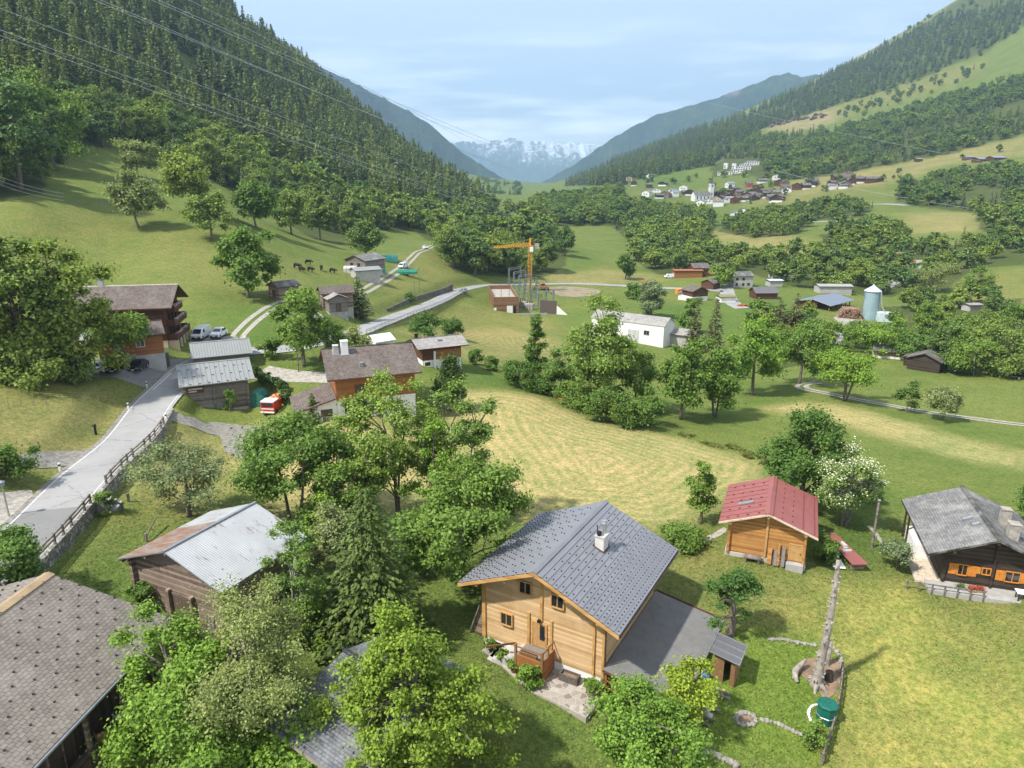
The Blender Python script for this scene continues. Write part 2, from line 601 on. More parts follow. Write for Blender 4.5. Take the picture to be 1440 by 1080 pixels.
def m_ground():
 n = NT('meadow')
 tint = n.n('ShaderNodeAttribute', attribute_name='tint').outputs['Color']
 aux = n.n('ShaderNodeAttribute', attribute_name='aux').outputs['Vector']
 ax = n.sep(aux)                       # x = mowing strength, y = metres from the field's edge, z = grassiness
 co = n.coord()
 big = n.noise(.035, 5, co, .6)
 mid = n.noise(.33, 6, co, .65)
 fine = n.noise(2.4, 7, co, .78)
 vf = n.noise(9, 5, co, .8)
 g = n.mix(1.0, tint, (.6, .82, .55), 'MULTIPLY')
 y = n.mix(1.0, tint, (1.35, 1.2, 1.15), 'MULTIPLY')
 f = n.math('ADD', n.math('MULTIPLY', big, .45), n.math('ADD', n.math('MULTIPLY', mid, .35), n.math('MULTIPLY', n.noise(.9, 6, co, .7), .25)))
 col = n.mix(n.maprange(f, .36, .68), g, y)
 wob = n.math('ADD', ax[1], n.math('MULTIPLY', n.noise(.07, 3, co), 3.5))
 sw = n.math('SINE', n.math('MULTIPLY', wob, 3.9))
 swf = n.math('MULTIPLY', n.math('ADD', n.math('MULTIPLY', sw, .55), n.math('MULTIPLY', n.math('SUBTRACT', mid, .5), 1.5)), ax[0])
 col = n.mix(n.maprange(swf, -.4, .9, 0, .75), col, n.mix(1.0, col, (1.42, 1.24, 1.3), 'MULTIPLY'))
 col = n.mix(n.maprange(swf, .1, -.9, 0, .6), col, n.mix(1.0, col, (.72, .9, .55), 'MULTIPLY'))
 t = n.math('ADD', n.math('MULTIPLY', fine, .6), n.math('MULTIPLY', vf, .4))
 dk = n.mix(n.maprange(t, .4, .52, .95, 0), col, n.mix(1.0, col, (.42, .56, .36), 'MULTIPLY'))
 dk = n.mix(n.maprange(t, .5, .6, 0, .85), dk, n.mix(1.0, dk, (1.5, 1.38, 1.4), 'MULTIPLY'))
 fl = n.noise(7.5, 2, co, .5)
 dk = n.mix(n.maprange(fl, .725, .76, 0, .45), dk, (.5, .5, .3))
 h = n.math('ADD', n.math('MULTIPLY', fine, .5), n.math('ADD', n.math('MULTIPLY', vf, .25), n.math('MULTIPLY', mid, .9)))
 n.bump(h, .75, .22)
 return n.done(dk, .95, 0, .12)
M_GROUND = m_ground()
def m_asphalt(name, c, patch=.5):
 n = NT(name)
 co = n.coord()
 f = n.math('ADD', n.math('MULTIPLY', n.noise(.22, 4, co), .6), n.math('MULTIPLY', n.noise(9, 4, co), .4))
 col = n.ramp(f, [(.33, tuple(q * .8 for q in c)), (.7, tuple(q * 1.16 for q in c))])
 cr = n.n('ShaderNodeTexVoronoi', {'Scale': .16, 'Vector': n.mapping(co, (1, 1, 1))}, feature='DISTANCE_TO_EDGE')
 wv = n.math('ADD', cr.outputs['Distance'], n.math('MULTIPLY', n.math('SUBTRACT', n.noise(1.6, 4, co), .5), .1))
 col = n.mix(n.maprange(n.math('ABSOLUTE', wv), 0, .012, .5, 0), col, (.07, .07, .07))
 return n.done(col, .9, 0, .25)
M_ASPH = m_asphalt('asphalt', (.3, .295, .285))
M_ASPH_DARK = m_asphalt('asphalt_dark', (.2, .197, .19))
M_GRAVEL = m_plain('gravel', (.33, .305, .26), .95, 0, .35, 2.2)
M_GRAVEL_DARK = m_plain('gravel_dark', (.21, .195, .17), .95, 0, .4, 2.2)
M_WHITE_LINE = m_plain('road_paint', (.55, .55, .53), .8, 0, .2, 3)
M_EARTH = m_plain('bare_earth', (.2, .14, .09), .95, 0, .4, 1.4)
GREEN = (.122, .152, .042)
LUSH = (.098, .142, .035)
DEEP = (.075, .115, .027)
DRY = (.225, .2, .088)
STRAW = (.31, .265, .13)
YELLOW = (.163, .165, .056)
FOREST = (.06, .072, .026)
BROWN = (.24, .2, .11)
FIELDS = [   # pixel outline in the photograph, colour of the grass there, soft edge in m, mowing strength
 ([(-200, 320), (100, 300), (330, 300), (420, 350), (440, 400), (330, 420), (260, 400), (150, 380), (-200, 400)], GREEN, 14, .3),
 ([(70, 300), (190, 315), (330, 345), (430, 378), (300, 400), (240, 372), (140, 340), (60, 322)], YELLOW, 26, .3),
 ([(-100, 515), (40, 515), (140, 532), (205, 545), (150, 605), (60, 650), (-100, 660)], YELLOW, 6, .25),
 ([(40, 575), (150, 590), (120, 640), (10, 650), (-60, 600)], DRY, 9, .2),
 ([(200, 690), (235, 600), (330, 640), (290, 700), (200, 745), (160, 790), (130, 780)], YELLOW, 3, .2),
 ([(240, 610), (300, 615), (330, 650), (260, 700), (215, 670)], DRY, 6, .1),
 ([(110, 800), (165, 740), (225, 745), (190, 800), (250, 850), (250, 880), (150, 850)], LUSH, 3, 0),
 ([(380, 596), (480, 592), (640, 600), (640, 690), (540, 740), (400, 720), (330, 650)], STRAW, 4, .3),
 ([(636, 546), (705, 549), (762, 560), (800, 578), (845, 594), (905, 606), (965, 622), (1068, 652), (1062, 674), (1000, 716), (955, 742), (860, 738), (760, 738), (690, 700), (640, 600)], STRAW, 2.0, .85),
 ([(560, 466), (640, 457), (700, 458), (770, 472), (800, 500), (720, 508), (690, 520), (640, 500)], DRY, 5, .8),
 ([(610, 428), (650, 420), (700, 430), (780, 445), (800, 470), (700, 455), (560, 462)], YELLOW, 6, .5),
 ([(400, 515), (450, 515), (450, 526), (370, 522)], LUSH, 4, 0),
 ([(660, 508), (760, 545), (700, 548), (640, 545), (600, 520)], LUSH, 4, 0),
 ([(1072, 574), (1110, 566), (1180, 570), (1290, 598), (1445, 638), (1445, 662), (1330, 642), (1210, 606), (1140, 588)], STRAW, 3, .6),
 ([(1100, 590), (1200, 612), (1330, 650), (1445, 668), (1445, 700), (1220, 660), (1060, 630)], GREEN, 6, .1),
 ([(1195, 528), (1380, 536), (1445, 545), (1445, 594), (1300, 574), (1190, 556)], GREEN, 5, .2),
 ([(940, 590), (1060, 560), (1130, 560), (1060, 572), (990, 600)], LUSH, 3, 0),
 ([(960, 780), (1010, 800), (1160, 820), (1300, 800), (1445, 830), (1445, 1085), (1180, 1085), (1190, 930), (1120, 890), (1000, 880)], YELLOW, 6, .25),
 ([(1200, 860), (1290, 860), (1420, 1000), (1400, 1085), (1230, 1085), (1200, 980)], (.3, .27, .085), 7, .35),
 ([(960, 745), (1010, 720), (1020, 770), (1010, 800), (950, 830)], YELLOW, 3, .1),
 ([(1000, 885), (1060, 890), (1140, 895), (1180, 930), (1172, 1000), (1155, 1085), (900, 1085), (960, 960)], (.13, .18, .035), 1.0, 0),
 ([(600, 800), (690, 800), (700, 900), (640, 905), (560, 860)], LUSH, 4, 0),
 ([(720, 960), (840, 985), (840, 1060), (760, 1060)], LUSH, 2, 0),
 ([(1160, 690), (1240, 690), (1260, 780), (1180, 800), (1150, 760)], DEEP, 3, 0),
 ([(780, 440), (930, 428), (1130, 425), (1130, 470), (1040, 480), (960, 470), (880, 430), (800, 460)], LUSH, 5, 0),
 ([(760, 386), (840, 377), (915, 385), (930, 395), (850, 400), (755, 394)], DRY, 6, .5),
 ([(780, 325), (850, 325), (885, 345), (870, 378), (800, 378)], GREEN, 8, .3),
 ([(880, 290), (990, 290), (1100, 320), (1000, 330), (880, 310)], LUSH, 12, 0),
 ([(1000, 325), (1040, 325), (1160, 345), (1140, 360), (1030, 362), (995, 350)], DRY, 12, .2),
 ([(1370, 385), (1445, 378), (1445, 425), (1340, 425)], YELLOW, 8, .2),
 ([(1270, 300), (1380, 296), (1370, 325), (1280, 328)], DRY, 10, .2),
 ([(1110, 256), (1220, 238), (1330, 212), (1445, 192), (1445, 216), (1330, 232), (1230, 262), (1120, 276), (1060, 285)], DRY, 16, .2),
 ([(1050, 285), (1120, 278), (1220, 262), (1240, 272), (1100, 292)], YELLOW, 16, .2),
 ([(870, 248), (980, 244), (985, 262), (880, 264)], LUSH, 16, 0),
 ([(1160, 150), (1260, 115), (1385, 84), (1385, 100), (1290, 135), (1180, 168), (1150, 178)], YELLOW, 26, 0),
 ([(1100, 122), (1200, 75), (1300, 25), (1330, -10), (1445, -40), (1445, 6), (1330, 30), (1230, 78), (1130, 128)], YELLOW, 40, 0),
 ([(1060, 180), (1170, 150), (1180, 170), (1110, 188)], BROWN, 20, 0),
 ([(640, 265), (690, 240), (730, 262), (740, 290), (660, 285)], GREEN, 30, 0),
 ([(300, 440), (380, 430), (330, 475), (300, 470)], LUSH, 6, 0),
 ([(340, 450), (410, 440), (480, 450), (440, 480), (350, 486)], LUSH, 5, 0),
 ([(505, 412), (600, 355), (640, 370), (680, 392), (640, 405), (560, 430), (520, 440)], YELLOW, 10, .2),
]
def build_terrain():
 az = np.linspace(R(-52), R(52), 430)
 ds = np.concatenate([np.exp(np.linspace(math.log(13), math.log(700), 470)), np.exp(np.linspace(math.log(706), math.log(20000), 230))])
 A, D = np.meshgrid(az, ds)
 X, Y = np.sin(A) * D, np.cos(A) * D
 Zz = Z(X.ravel(), Y.ravel()).reshape(X.shape)
 v = np.stack([X, Y, Zz], -1).reshape(-1, 3)
 ny, nx = X.shape
 ii = (np.arange(ny - 1)[:, None] * nx + np.arange(nx - 1)[None]).ravel()
 f = np.stack([ii, ii + 1, ii + nx + 1, ii + nx], -1)
 me = mesh_np('ground', v, f, M_GROUND)
 x, y = v[:, 0], v[:, 1]
 tint = np.tile(np.array(GREEN), (len(v), 1))
 aux = np.zeros((len(v), 3))
 wob = fbm(x / 4, y / 4, 3, 31)
 for poly, c, soft, mow in FIELDS:
  wp = np.array([hit(min(max(u, -150), 1590), w)[:2] for u, w in poly])
  lo, hi = wp.min(0) - soft * 2, wp.max(0) + soft * 2
  m = (x > lo[0]) & (x < hi[0]) & (y > lo[1]) & (y < hi[1])
  if not m.any():
   continue
  ins = inpoly(x[m], y[m], wp)
  d, _, _ = seg_dist(x[m], y[m], np.vstack([wp, wp[:1]]))
  s = np.where(ins, d, -d) + wob[m] * soft * .4
  k = np.clip(.5 + s / soft * .5, 0, 1)[:, None]
  tint[m] = tint[m] * (1 - k) + np.array(c) * k
  aux[m, 0] = aux[m, 0] * (1 - k[:, 0]) + mow * k[:, 0]
  aux[m, 1] = np.where(k[:, 0] > .3, d, aux[m, 1])
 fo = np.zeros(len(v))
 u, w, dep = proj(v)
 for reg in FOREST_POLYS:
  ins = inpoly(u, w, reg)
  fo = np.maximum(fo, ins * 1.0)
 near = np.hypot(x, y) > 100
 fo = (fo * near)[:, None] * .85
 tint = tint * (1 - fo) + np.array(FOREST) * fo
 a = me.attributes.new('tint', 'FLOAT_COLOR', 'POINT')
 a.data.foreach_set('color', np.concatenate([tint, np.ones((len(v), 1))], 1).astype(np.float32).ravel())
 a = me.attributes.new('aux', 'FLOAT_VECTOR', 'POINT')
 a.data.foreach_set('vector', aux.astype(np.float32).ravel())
 global G_TINT
 G_TINT = (az, np.log(ds), tint.reshape(ny, nx, 3))
 o = link('ground', me)
 tag(o, kind='structure')
 return o
def strip(name, line, w0, w1, off, mat, kind='structure', dz=None):
 """a sheet along a line between two sideways offsets (+ = right of travel)"""
 n = len(line)
 t = np.gradient(line[:, :2], axis=0)
 t /= np.linalg.norm(t, axis=1)[:, None] + 1e-9
 r = np.stack([t[:, 1], -t[:, 0]], -1)
 w0 = np.broadcast_to(w0, n)
 w1 = np.broadcast_to(w1, n)
 m = 5
 rows = []
 for k in range(m):
  s = w0 + (w1 - w0) * k / (m - 1)
  p = line[:, :2] + r * s[:, None]
  z = line[:, 2] if dz is None else Z(p[:, 0], p[:, 1])
  rows.append(np.column_stack([p, z + off]))
 v = np.stack(rows, 1).reshape(-1, 3)
 ii = (np.arange(n - 1)[:, None] * m + np.arange(m - 1)[None]).ravel()
 f = np.stack([ii, ii + 1, ii + m + 1, ii + m], -1)
 o = link(name, mesh_np(name, v, f, mat))
 return tag(o, kind=kind)
PAVED = []
def patch(name, poly_px, mat, off=.05, step=1.2, world=False):
 wp = [hit(*q)[:2] for q in poly_px] if not world else [np.array(q[:2]) for q in poly_px]
 wp = smooth_line([*wp, wp[0]], step)[:-1, :2]
 PAVED.append(wp)
 lo, hi = wp.min(0), wp.max(0)
 pts = [Vector(map(float, p)) for p in wp]
 nb = len(pts)
 gx, gy = np.meshgrid(np.arange(lo[0], hi[0], step), np.arange(lo[1], hi[1], step))
 gx, gy = gx.ravel() + .013, gy.ravel() + .017
 ins = inpoly(gx, gy, wp)
 d, _, _ = seg_dist(gx, gy, np.vstack([wp, wp[:1]]))
 ins &= d > step * .4
 pts += [Vector((float(a), float(b))) for a, b in zip(gx[ins], gy[ins])]
 vs, es, fs, *_ = delaunay_2d_cdt(pts, [(i, (i + 1) % nb) for i in range(nb)], [], 1, 1e-4)
 vs = np.array([(q[0], q[1]) for q in vs])
 z = Z(vs[:, 0], vs[:, 1]) + off
 me = bpy.data.meshes.new(name)
 me.from_pydata([(a, b, c) for (a, b), c in zip(vs.tolist(), z.tolist())], [], [tuple(q) for q in fs])
 me.materials.append(mat)
 me.polygons.foreach_set('use_smooth', [True] * len(me.polygons))
 return tag(link(name, me), kind='structure')
def m_mountain(name, snow=False, dark=(.012, .024, .02), light=(.045, .068, .035), rock=(.34, .29, .25), rocky=.0):
 n = NT(name)
 co = n.coord()
 f = n.noise(.0022 if not snow else .0012, 8, co, .68)
 if not snow:
  f = n.math('ADD', n.math('MULTIPLY', f, .55), n.math('MULTIPLY', n.noise(.02, 5, co, .75), .45))
 col = n.ramp(f, [(.4, dark), (.5, tuple(q * 1.8 for q in dark)), (.58, light), (.75, rock)])
 z = n.sep(co)[2]
 if snow:
  at_ = n.n('ShaderNodeAttribute', attribute_name='hgt').outputs['Fac']
  nz_ = n.noise(.0035, 9, n.mapping(co, (1.6, 1, .6)), .75)
  s = n.math('ADD', at_, n.math('MULTIPLY', n.math('SUBTRACT', nz_, .5), 1.3))
  col = n.mix(n.maprange(s, .7, .8), col, (.17, .165, .17))
  col = n.mix(n.maprange(n.math('ADD', s, n.math('MULTIPLY', n.math('SUBTRACT', n.noise(.012, 6, co, .7), .5), 1.3)), .84, .97), col, (.86, .88, .92))
 elif rocky:
  at_ = n.n('ShaderNodeAttribute', attribute_name='hgt').outputs['Fac']
  s = n.math('ADD', n.math('ADD', at_, n.maprange(z, 250, 520, -1, 0)), n.math('MULTIPLY', n.math('SUBTRACT', n.noise(.003, 7, co, .7), .5), .9))
  col = n.mix(n.maprange(s, rocky, rocky + .14, 0, .8), col, rock)
 return n.done(col, .95, 0, .1)
def mountain(name, prof, D0, D1, span, drop, mat, rough, seed, jag=0.):
 """a ridge whose crest runs through the given profile; both flanks fall away from it"""
 pr = np.array(prof, float)
 nu, nv = 360, 110
 u = np.linspace(pr[0, 0], pr[-1, 0], nu)
 vv = np.interp(u, pr[:, 0], pr[:, 1])
 d = np.interp(u, [pr[0, 0], pr[-1, 0]], [D0, D1])
 crest = np.array([at(a, b, c) for a, b, c in zip(u, vv, d)])
 if jag:
  q = np.arange(nu) / nu * 26
  crest[:, 2] += (.6 - np.abs(fbm(q * 1.6, q * 0 + seed, 5, seed)) * 1.2) * jag + fbm(q * 3, q * 0, 3, 77) * jag * .3
 else:
  q = np.arange(nu) / nu * 60
  crest[:, 2] += fbm(q, q * 0, 4, seed) * rough * .06
 s = np.linspace(-1, .35, nv)
 S = np.sign(s) * np.abs(s) ** 1.15
 V, Hh = [], []
 for k in range(nv):
  x = crest[:, 0]
  y = crest[:, 1] + S[k] * span
  fall = np.abs(S[k]) * drop
  am = rough * min(1, abs(S[k]) * 5)
  nz_ = fbm(x / (span * .16) + 3 * seed, y / (span * .5), 5, seed) - np.abs(fbm(x / (span * .1), y / (span * .4), 4, seed + 9)) * .9
  V.append(np.column_stack([x, y, crest[:, 2] - fall + nz_ * am]))
  Hh.append(1 - np.abs(S[k]) * 1.6 + nz_ * (.25 if jag else .08))
 V = np.stack(V, 0).reshape(-1, 3)
 ii = (np.arange(nv - 1)[:, None] * nu + np.arange(nu - 1)[None]).ravel()
 f = np.stack([ii, ii + 1, ii + nu + 1, ii + nu], -1)
 me = mesh_np(name, V, f, mat)
 a = me.attributes.new('hgt', 'FLOAT', 'POINT')
 a.data.foreach_set('value', np.stack(Hh, 0).astype(np.float32).ravel())
 return tag(link(name, me), kind='structure')
mountain('mountain', [(250, -60), (330, 20), (400, 62), (455, 95), (490, 112), (540, 138), (575, 155), (605, 176), (628, 196), (645, 211), (672, 228), (700, 245), (722, 259), (742, 270), (762, 281)],
   4200, 5600, 1300, 1250, m_mountain('forested_slope'), 110, 5)
mountain('mountain', [(728, 272), (760, 258), (800, 236), (842, 207), (868, 190), (890, 177), (925, 160), (965, 150), (1000, 139), (1042, 126), (1080, 109), (1108, 101), (1130, 108), (1200, 95), (1400, 30)],
   6400, 4600, 1500, 1300, m_mountain('rocky_slope', rocky=1.0, rock=(.26, .22, .2)), 130, 8)
mountain('mountain', [(540, 208), (590, 205), (630, 202), (655, 199), (680, 201), (700, 198), (726, 194), (745, 199), (765, 197), (785, 202), (800, 200), (830, 203), (850, 201), (880, 205), (1000, 208)],
   15500, 15500, 5200, 2300, m_mountain('snowy_range', True), 200, 3, 50)
if HAZE:
 hb = MB()
 hb.box(-15000, 15000, -60, 21500, -2600, 2700)
 nh = NT('haze_air')
 nh.t.nodes.remove(nh.b)
 pv = nh.n('ShaderNodeVolumePrincipled', {'Color': (.52, .73, .98, 1), 'Density': HAZE, 'Anisotropy': .25})
 nh.t.links.new(pv.outputs[0], nh.out.inputs['Volume'])
 tag(hb.build('haze', nh.m), kind='stuff')
def m_leaf(name, c, var=.35, trans=.33, scale=.45, hue=.5, spec=.25):
 n = NT(name)
 geo = n.n('ShaderNodeNewGeometry')
 oi = n.n('ShaderNodeObjectInfo').outputs['Random']
 isl = geo.outputs['Random Per Island']
 cl = n.noise(scale, 3, n.coord())
 c1 = tuple(q * (1 - var) for q in c)
 c2 = (min(1, c[0] * (1 + var * 1.25)), min(1, c[1] * (1 + var)), c[2] * (1 + var * .4))
 f = n.math('ADD', n.math('MULTIPLY', isl, .5), n.math('MULTIPLY', cl, .5))
 col = n.ramp(f, [(.25, c1), (.75, c2)])
 a = tuple(1 - .28 * hue * q for q in (1, .75, .4))
 b = (1 + .4 * hue, 1 + .2 * hue, 1 - .1 * hue)
 col = n.mix(1.0, col, n.ramp(oi, [(0, a), (1, b)]), 'MULTIPLY')
 n.done(col, .62, 0, spec)
 tr = n.n('ShaderNodeBsdfTranslucent', {'Color': n.mix(1.0, col, (1.15, 1.2, .55), 'MULTIPLY')})
 mxs = n.n('ShaderNodeMixShader', {0: trans, 1: n.b.outputs[0], 2: tr.outputs[0]})
 n.t.links.new(mxs.outputs[0], n.out.inputs['Surface'])
 return n.m
M_BARK = m_plain('bark', (.15, .125, .1), .95, 0, .45, 5)
M_BARK_PALE = m_plain('pale_bark', (.3, .28, .25), .95, 0, .5, 6)
LEAF = dict(
 mid=m_leaf('leaf_green', (0.147, 0.251, 0.052)),
 bright=m_leaf('leaf_bright', (0.184, 0.318, 0.052)),
 lime=m_leaf('leaf_lime', (0.232, 0.334, 0.044)),
 deep=m_leaf('leaf_deep', (0.098, 0.190, 0.042)),
 olive=m_leaf('leaf_olive', (0.233, 0.298, 0.116), .4),
 grey=m_leaf('leaf_grey', (0.208, 0.271, 0.139), .35),
 ash=m_leaf('leaf_ash', (0.172, 0.278, 0.067)),
 wood=m_leaf('leaf_wood', (0.147, 0.237, 0.064), .42, .28, .3, 1.1),
 spruce=m_leaf('needles_spruce', (0.098, 0.149, 0.058), .4, .12, .6, .7),
 fresh=m_leaf('needles_fresh', (0.082, 0.133, 0.034), .4, .15, .6, .4),
 larch=m_leaf('needles_larch', (0.139, 0.201, 0.064), .35, .25, .5, .8),
 brown=m_leaf('needles_brown', (0.092, 0.098, 0.041), .4, .12, .6, .4),
 hedge=m_leaf('leaf_hedge', (0.062, 0.115, 0.026), .35, .15, 1.0, .3),
 bush=m_leaf('leaf_bush', (0.116, 0.203, 0.041), .4, .25, .6, .8))
M_BLOSSOM = m_plain('blossom', (.62, .6, .44), .8, 0, .12, 8)
def leaf_quads(c, nrm, size, r, asp=1.5):
 """diamond shaped leaves centred at c facing nrm"""
 n = len(c)
 nrm = nrm / (np.linalg.norm(nrm, axis=1)[:, None] + 1e-9)
 t = r.normal(size=(n, 3))
 t -= nrm * (t * nrm).sum(1)[:, None]
 t /= np.linalg.norm(t, axis=1)[:, None] + 1e-9
 b = np.cross(nrm, t)
 s = np.broadcast_to(size, n)[:, None] * r.uniform(.6, 1.25, (n, 1))
 t, b = t * s * .5 * asp, b * s * .5
 fold = nrm * s * .12
 v = np.stack([c - t, c + b - t * .15 + fold, c + t, c - b - t * .15 + fold], 1).reshape(-1, 3)
 return v
def quads_to_faces(n):
 return np.arange(n * 4, dtype=np.int32).reshape(-1, 4)
def curve(p, q, sag, r, n=5):
 p, q = np.asarray(p, float), np.asarray(q, float)
 t = np.linspace(0, 1, n)[:, None]
 m = r.normal(size=3) * np.linalg.norm(q - p) * .06
 return p + (q - p) * t + np.array([0, 0, sag]) * (4 * t * (1 - t)) + m * (4 * t * (1 - t))
def broadleaf_mesh(seed, H=10., rx=4., cz=.42, clumps=40, leaves=9000, size=.3, open_=.0, trunks=1, limb=14, tr=None, cs=1., shape=1., flat=.62, tubes=6, hollow=.45):
 """(trunk builder, crown verts): a crown of leaf clumps carried on forked limbs. cz = crown depth as a share of the height / 2"""
 r = np.random.default_rng(seed)
 rz = H * cz
 c0 = np.array([0, 0, H - rz])
 tr = tr or H * .02
 d = r.normal(size=(clumps, 3))
 d /= np.linalg.norm(d, axis=1)[:, None]
 d[:, 2] = np.where(d[:, 2] < -.88, -d[:, 2], d[:, 2])
 rad = r.uniform(hollow, 1.0, clumps) ** .7
 lump = 1 + .3 * np.sin(d[:, 0] * 3.1 + seed) * np.cos(d[:, 1] * 2.7 + seed * 2) + r.normal(size=clumps) * .13
 sc = np.array([rx, rx, rz])
 cc = c0 + d * (rad * lump)[:, None] * sc * .86
 if shape != 1.:                             # narrower towards the top
  k = np.clip((cc[:, 2] - (H - 2 * rz)) / (2 * rz), 0, 1)
  cc[:, :2] *= (1 - (1 - shape) * k)[:, None]
 cr = r.uniform(.6, 1.35, clumps) * rx * 1.12 * cs / clumps ** .36
 tb = MB()
 tops = []
 for k in range(trunks):
  a = 2 * math.pi * k / max(trunks, 1) + r.uniform(0, 1)
  b0 = np.array([math.cos(a), math.sin(a), 0]) * (rx * .05 if trunks > 1 else 0)
  top = c0 + np.array([math.cos(a), math.sin(a), 0]) * (rx * .3 if trunks > 1 else rx * .04) + np.array([0, 0, rz * .3])
  pl = curve(b0 - [0, 0, .3], top, 0, r, 8)
  tb.tube(pl, np.linspace(tr * (1.25 if trunks == 1 else .8), tr * .35, 8), 8)
  tops.append(pl)
 allp = np.concatenate(tops)
 order = np.argsort(-rad)
 for k in order[:limb]:
  tgt = cc[k]
  ok = allp[allp[:, 2] < tgt[2] - .05 * H]
  base = ok[np.argmin(np.linalg.norm(ok - tgt, axis=1))] if len(ok) else allp[len(allp) // 3]
  pl = curve(base, tgt, rz * .06, r, 5)
  tb.tube(pl, np.linspace(tr * .42, tr * .08, 5), 5, cap=False)
  for q in order[limb:]:
   if np.linalg.norm(cc[q] - tgt) < cr[k] * 2.1 and r.random() < .5:
    tb.tube(curve(pl[2], cc[q], .1, r, 4), np.linspace(tr * .2, tr * .05, 4), 4, cap=False)
 per = r.multinomial(leaves, cr ** 2 / (cr ** 2).sum())
 cid = np.repeat(np.arange(clumps), per)
 o = r.normal(size=(len(cid), 3))
 o /= np.linalg.norm(o, axis=1)[:, None]
 o *= np.minimum(np.abs(r.normal(size=len(cid))) * .42 + .3 * r.random(len(cid)), 1.35)[:, None]
 o *= np.array([1.12, 1.12, flat * 1.25])
 if open_:
  keep = r.random(len(cid)) > open_ * (o[:, 2] < -.1)
  cid, o = cid[keep], o[keep]
 p = cc[cid] + o * cr[cid][:, None]
 out = (p - (c0 - [0, 0, rz * .4])) / sc
 out /= np.linalg.norm(out, axis=1)[:, None]
 nrm = o * .4 + out * .45 + np.array([0, 0, .5]) + r.normal(size=p.shape) * .6
 v = leaf_quads(p, nrm, size, r)
 return tb, v
def conifer_mesh(seed, H=16., r0=3.2, whorls=26, per=7, sprays=7, size=.55, droop=.35, base=.06, power=.85, bushy=1., tr=None):
 r = np.random.default_rng(seed)
 tb = MB()
 tr = tr or H * .013
 tb.tube([(0, 0, -.4), (0, 0, H * .5), (0, 0, H * .99)], [tr, tr * .6, tr * .08], 7)
 P, N, S = [], [], []
 for k in range(whorls):
  f = (k + r.uniform(-.3, .3)) / whorls
  f = min(max(f, 0), .985)
  z = H * (base + (1 - base) * f)
  L = r0 * (1 - f) ** power + H * .012
  ph = r.uniform(0, 6.28)
  m = max(3, int(per * (.65 + .35 * (1 - f))))
  for j in range(m):
   a = ph + 2 * math.pi * j / m + r.normal() * .22
   l = L * r.uniform(.72, 1.12)
   ns = max(2, int(sprays * (.35 + .65 * (1 - f))))
   t = (np.arange(ns) + r.uniform(.2, .9, ns)) / ns
   t = .12 + .88 * t
   dz = -droop * l * t ** 1.5 + .16 * l * t ** 4
   x = np.cos(a) * l * t
   y = np.sin(a) * l * t
   side = r.uniform(-1, 1, ns) * .2 * l * (1.1 - t) * bushy
   x = x - np.sin(a) * side
   y = y + np.cos(a) * side
   P.append(np.stack([x, y, z + dz + r.normal(size=ns) * .04 * l - np.abs(side) * .35], 1))
   N.append(np.stack([np.cos(a) * .5 + r.normal(size=ns) * .35, np.sin(a) * .5 + r.normal(size=ns) * .35, np.full(ns, .8)], 1))
   S.append(np.full(ns, 1.) * (.55 + .6 * (1 - f)))
 P, N, S = np.concatenate(P), np.concatenate(N), np.concatenate(S)
 n = len(P)
 rad = np.stack([P[:, 0], P[:, 1], -.28 * np.hypot(P[:, 0], P[:, 1]) - .12], 1)
 rad /= np.linalg.norm(rad, axis=1)[:, None] + 1e-9
 rad += r.normal(size=rad.shape) * .33
 rad /= np.linalg.norm(rad, axis=1)[:, None]
 N /= np.linalg.norm(N, axis=1)[:, None]
 b = np.cross(N, rad)
 b /= np.linalg.norm(b, axis=1)[:, None] + 1e-9
 s = (size * S * r.uniform(.7, 1.3, n))[:, None]
 t = rad * s
 b = b * s * .36
 v = np.stack([P - t * .5, P + b + t * .1, P + t * .75, P - b + t * .1], 1).reshape(-1, 3)
 return tb, v
def tb_mesh(name, tb, mat):
 me = bpy.data.meshes.new(name)
 me.from_pydata(tb.v, [], tb.f)
 me.materials.append(mat)
 me.polygons.foreach_set('use_smooth', [True] * len(me.polygons))
 return me
def crown_me(name, v, mat):
 return mesh_np(name, v, quads_to_faces(len(v) // 4), mat, smooth=False)
def join_me(name, tb, v, bark, leaf):
 """trunk and crown in one mesh, for trees too small in the photo to show their parts"""
 f4 = [f for f in tb.f if len(f) == 4]
 tv = np.array(tb.v)
 f = np.concatenate([np.array(f4), quads_to_faces(len(v) // 4) + len(tv)])
 mi = np.concatenate([np.zeros(len(f4), int), np.ones(len(v) // 4, int)])
 return mesh_np(name, np.concatenate([tv, v]), f, [bark, leaf], smooth=False, mi=mi)
def height_to(p, top_v):
 """how tall a thing standing at p is when its top shows at row top_v"""
 lo, hi = 0.0, 90.0
 for _ in range(40):
  m = (lo + hi) / 2
  if proj(np.array([p[0], p[1], p[2] + m]))[1] > top_v:
   lo = m
  else:
   hi = m
 return lo
def plant(name, label, cat, px, top, wpx, kind='broad', leaf='mid', seed=1, group=None, bark=None, p=None, **kw):
 """a tree of its own: px = foot in the photograph, top = row of its tip, wpx = crown width in pixels"""
 p = hit(*px) if p is None else np.asarray(p, float)
 dep = float(proj(p)[2])
 H = max(.5, height_to(p, top))
 rx = wpx * dep / FPX / 2
 o = empty(name, p, rng.uniform(0, 6.28), label, cat, group)
 if kind == 'broad':
  tb, v = broadleaf_mesh(seed, H, rx, **kw)
 else:
  tb, v = conifer_mesh(seed, H, rx, **kw)
 link('trunk', tb_mesh('trunk', tb, bark or M_BARK), o)
 link('crown', crown_me('crown', v, LEAF[leaf]), o)
 return o, H, rx, v
PROTO = {}
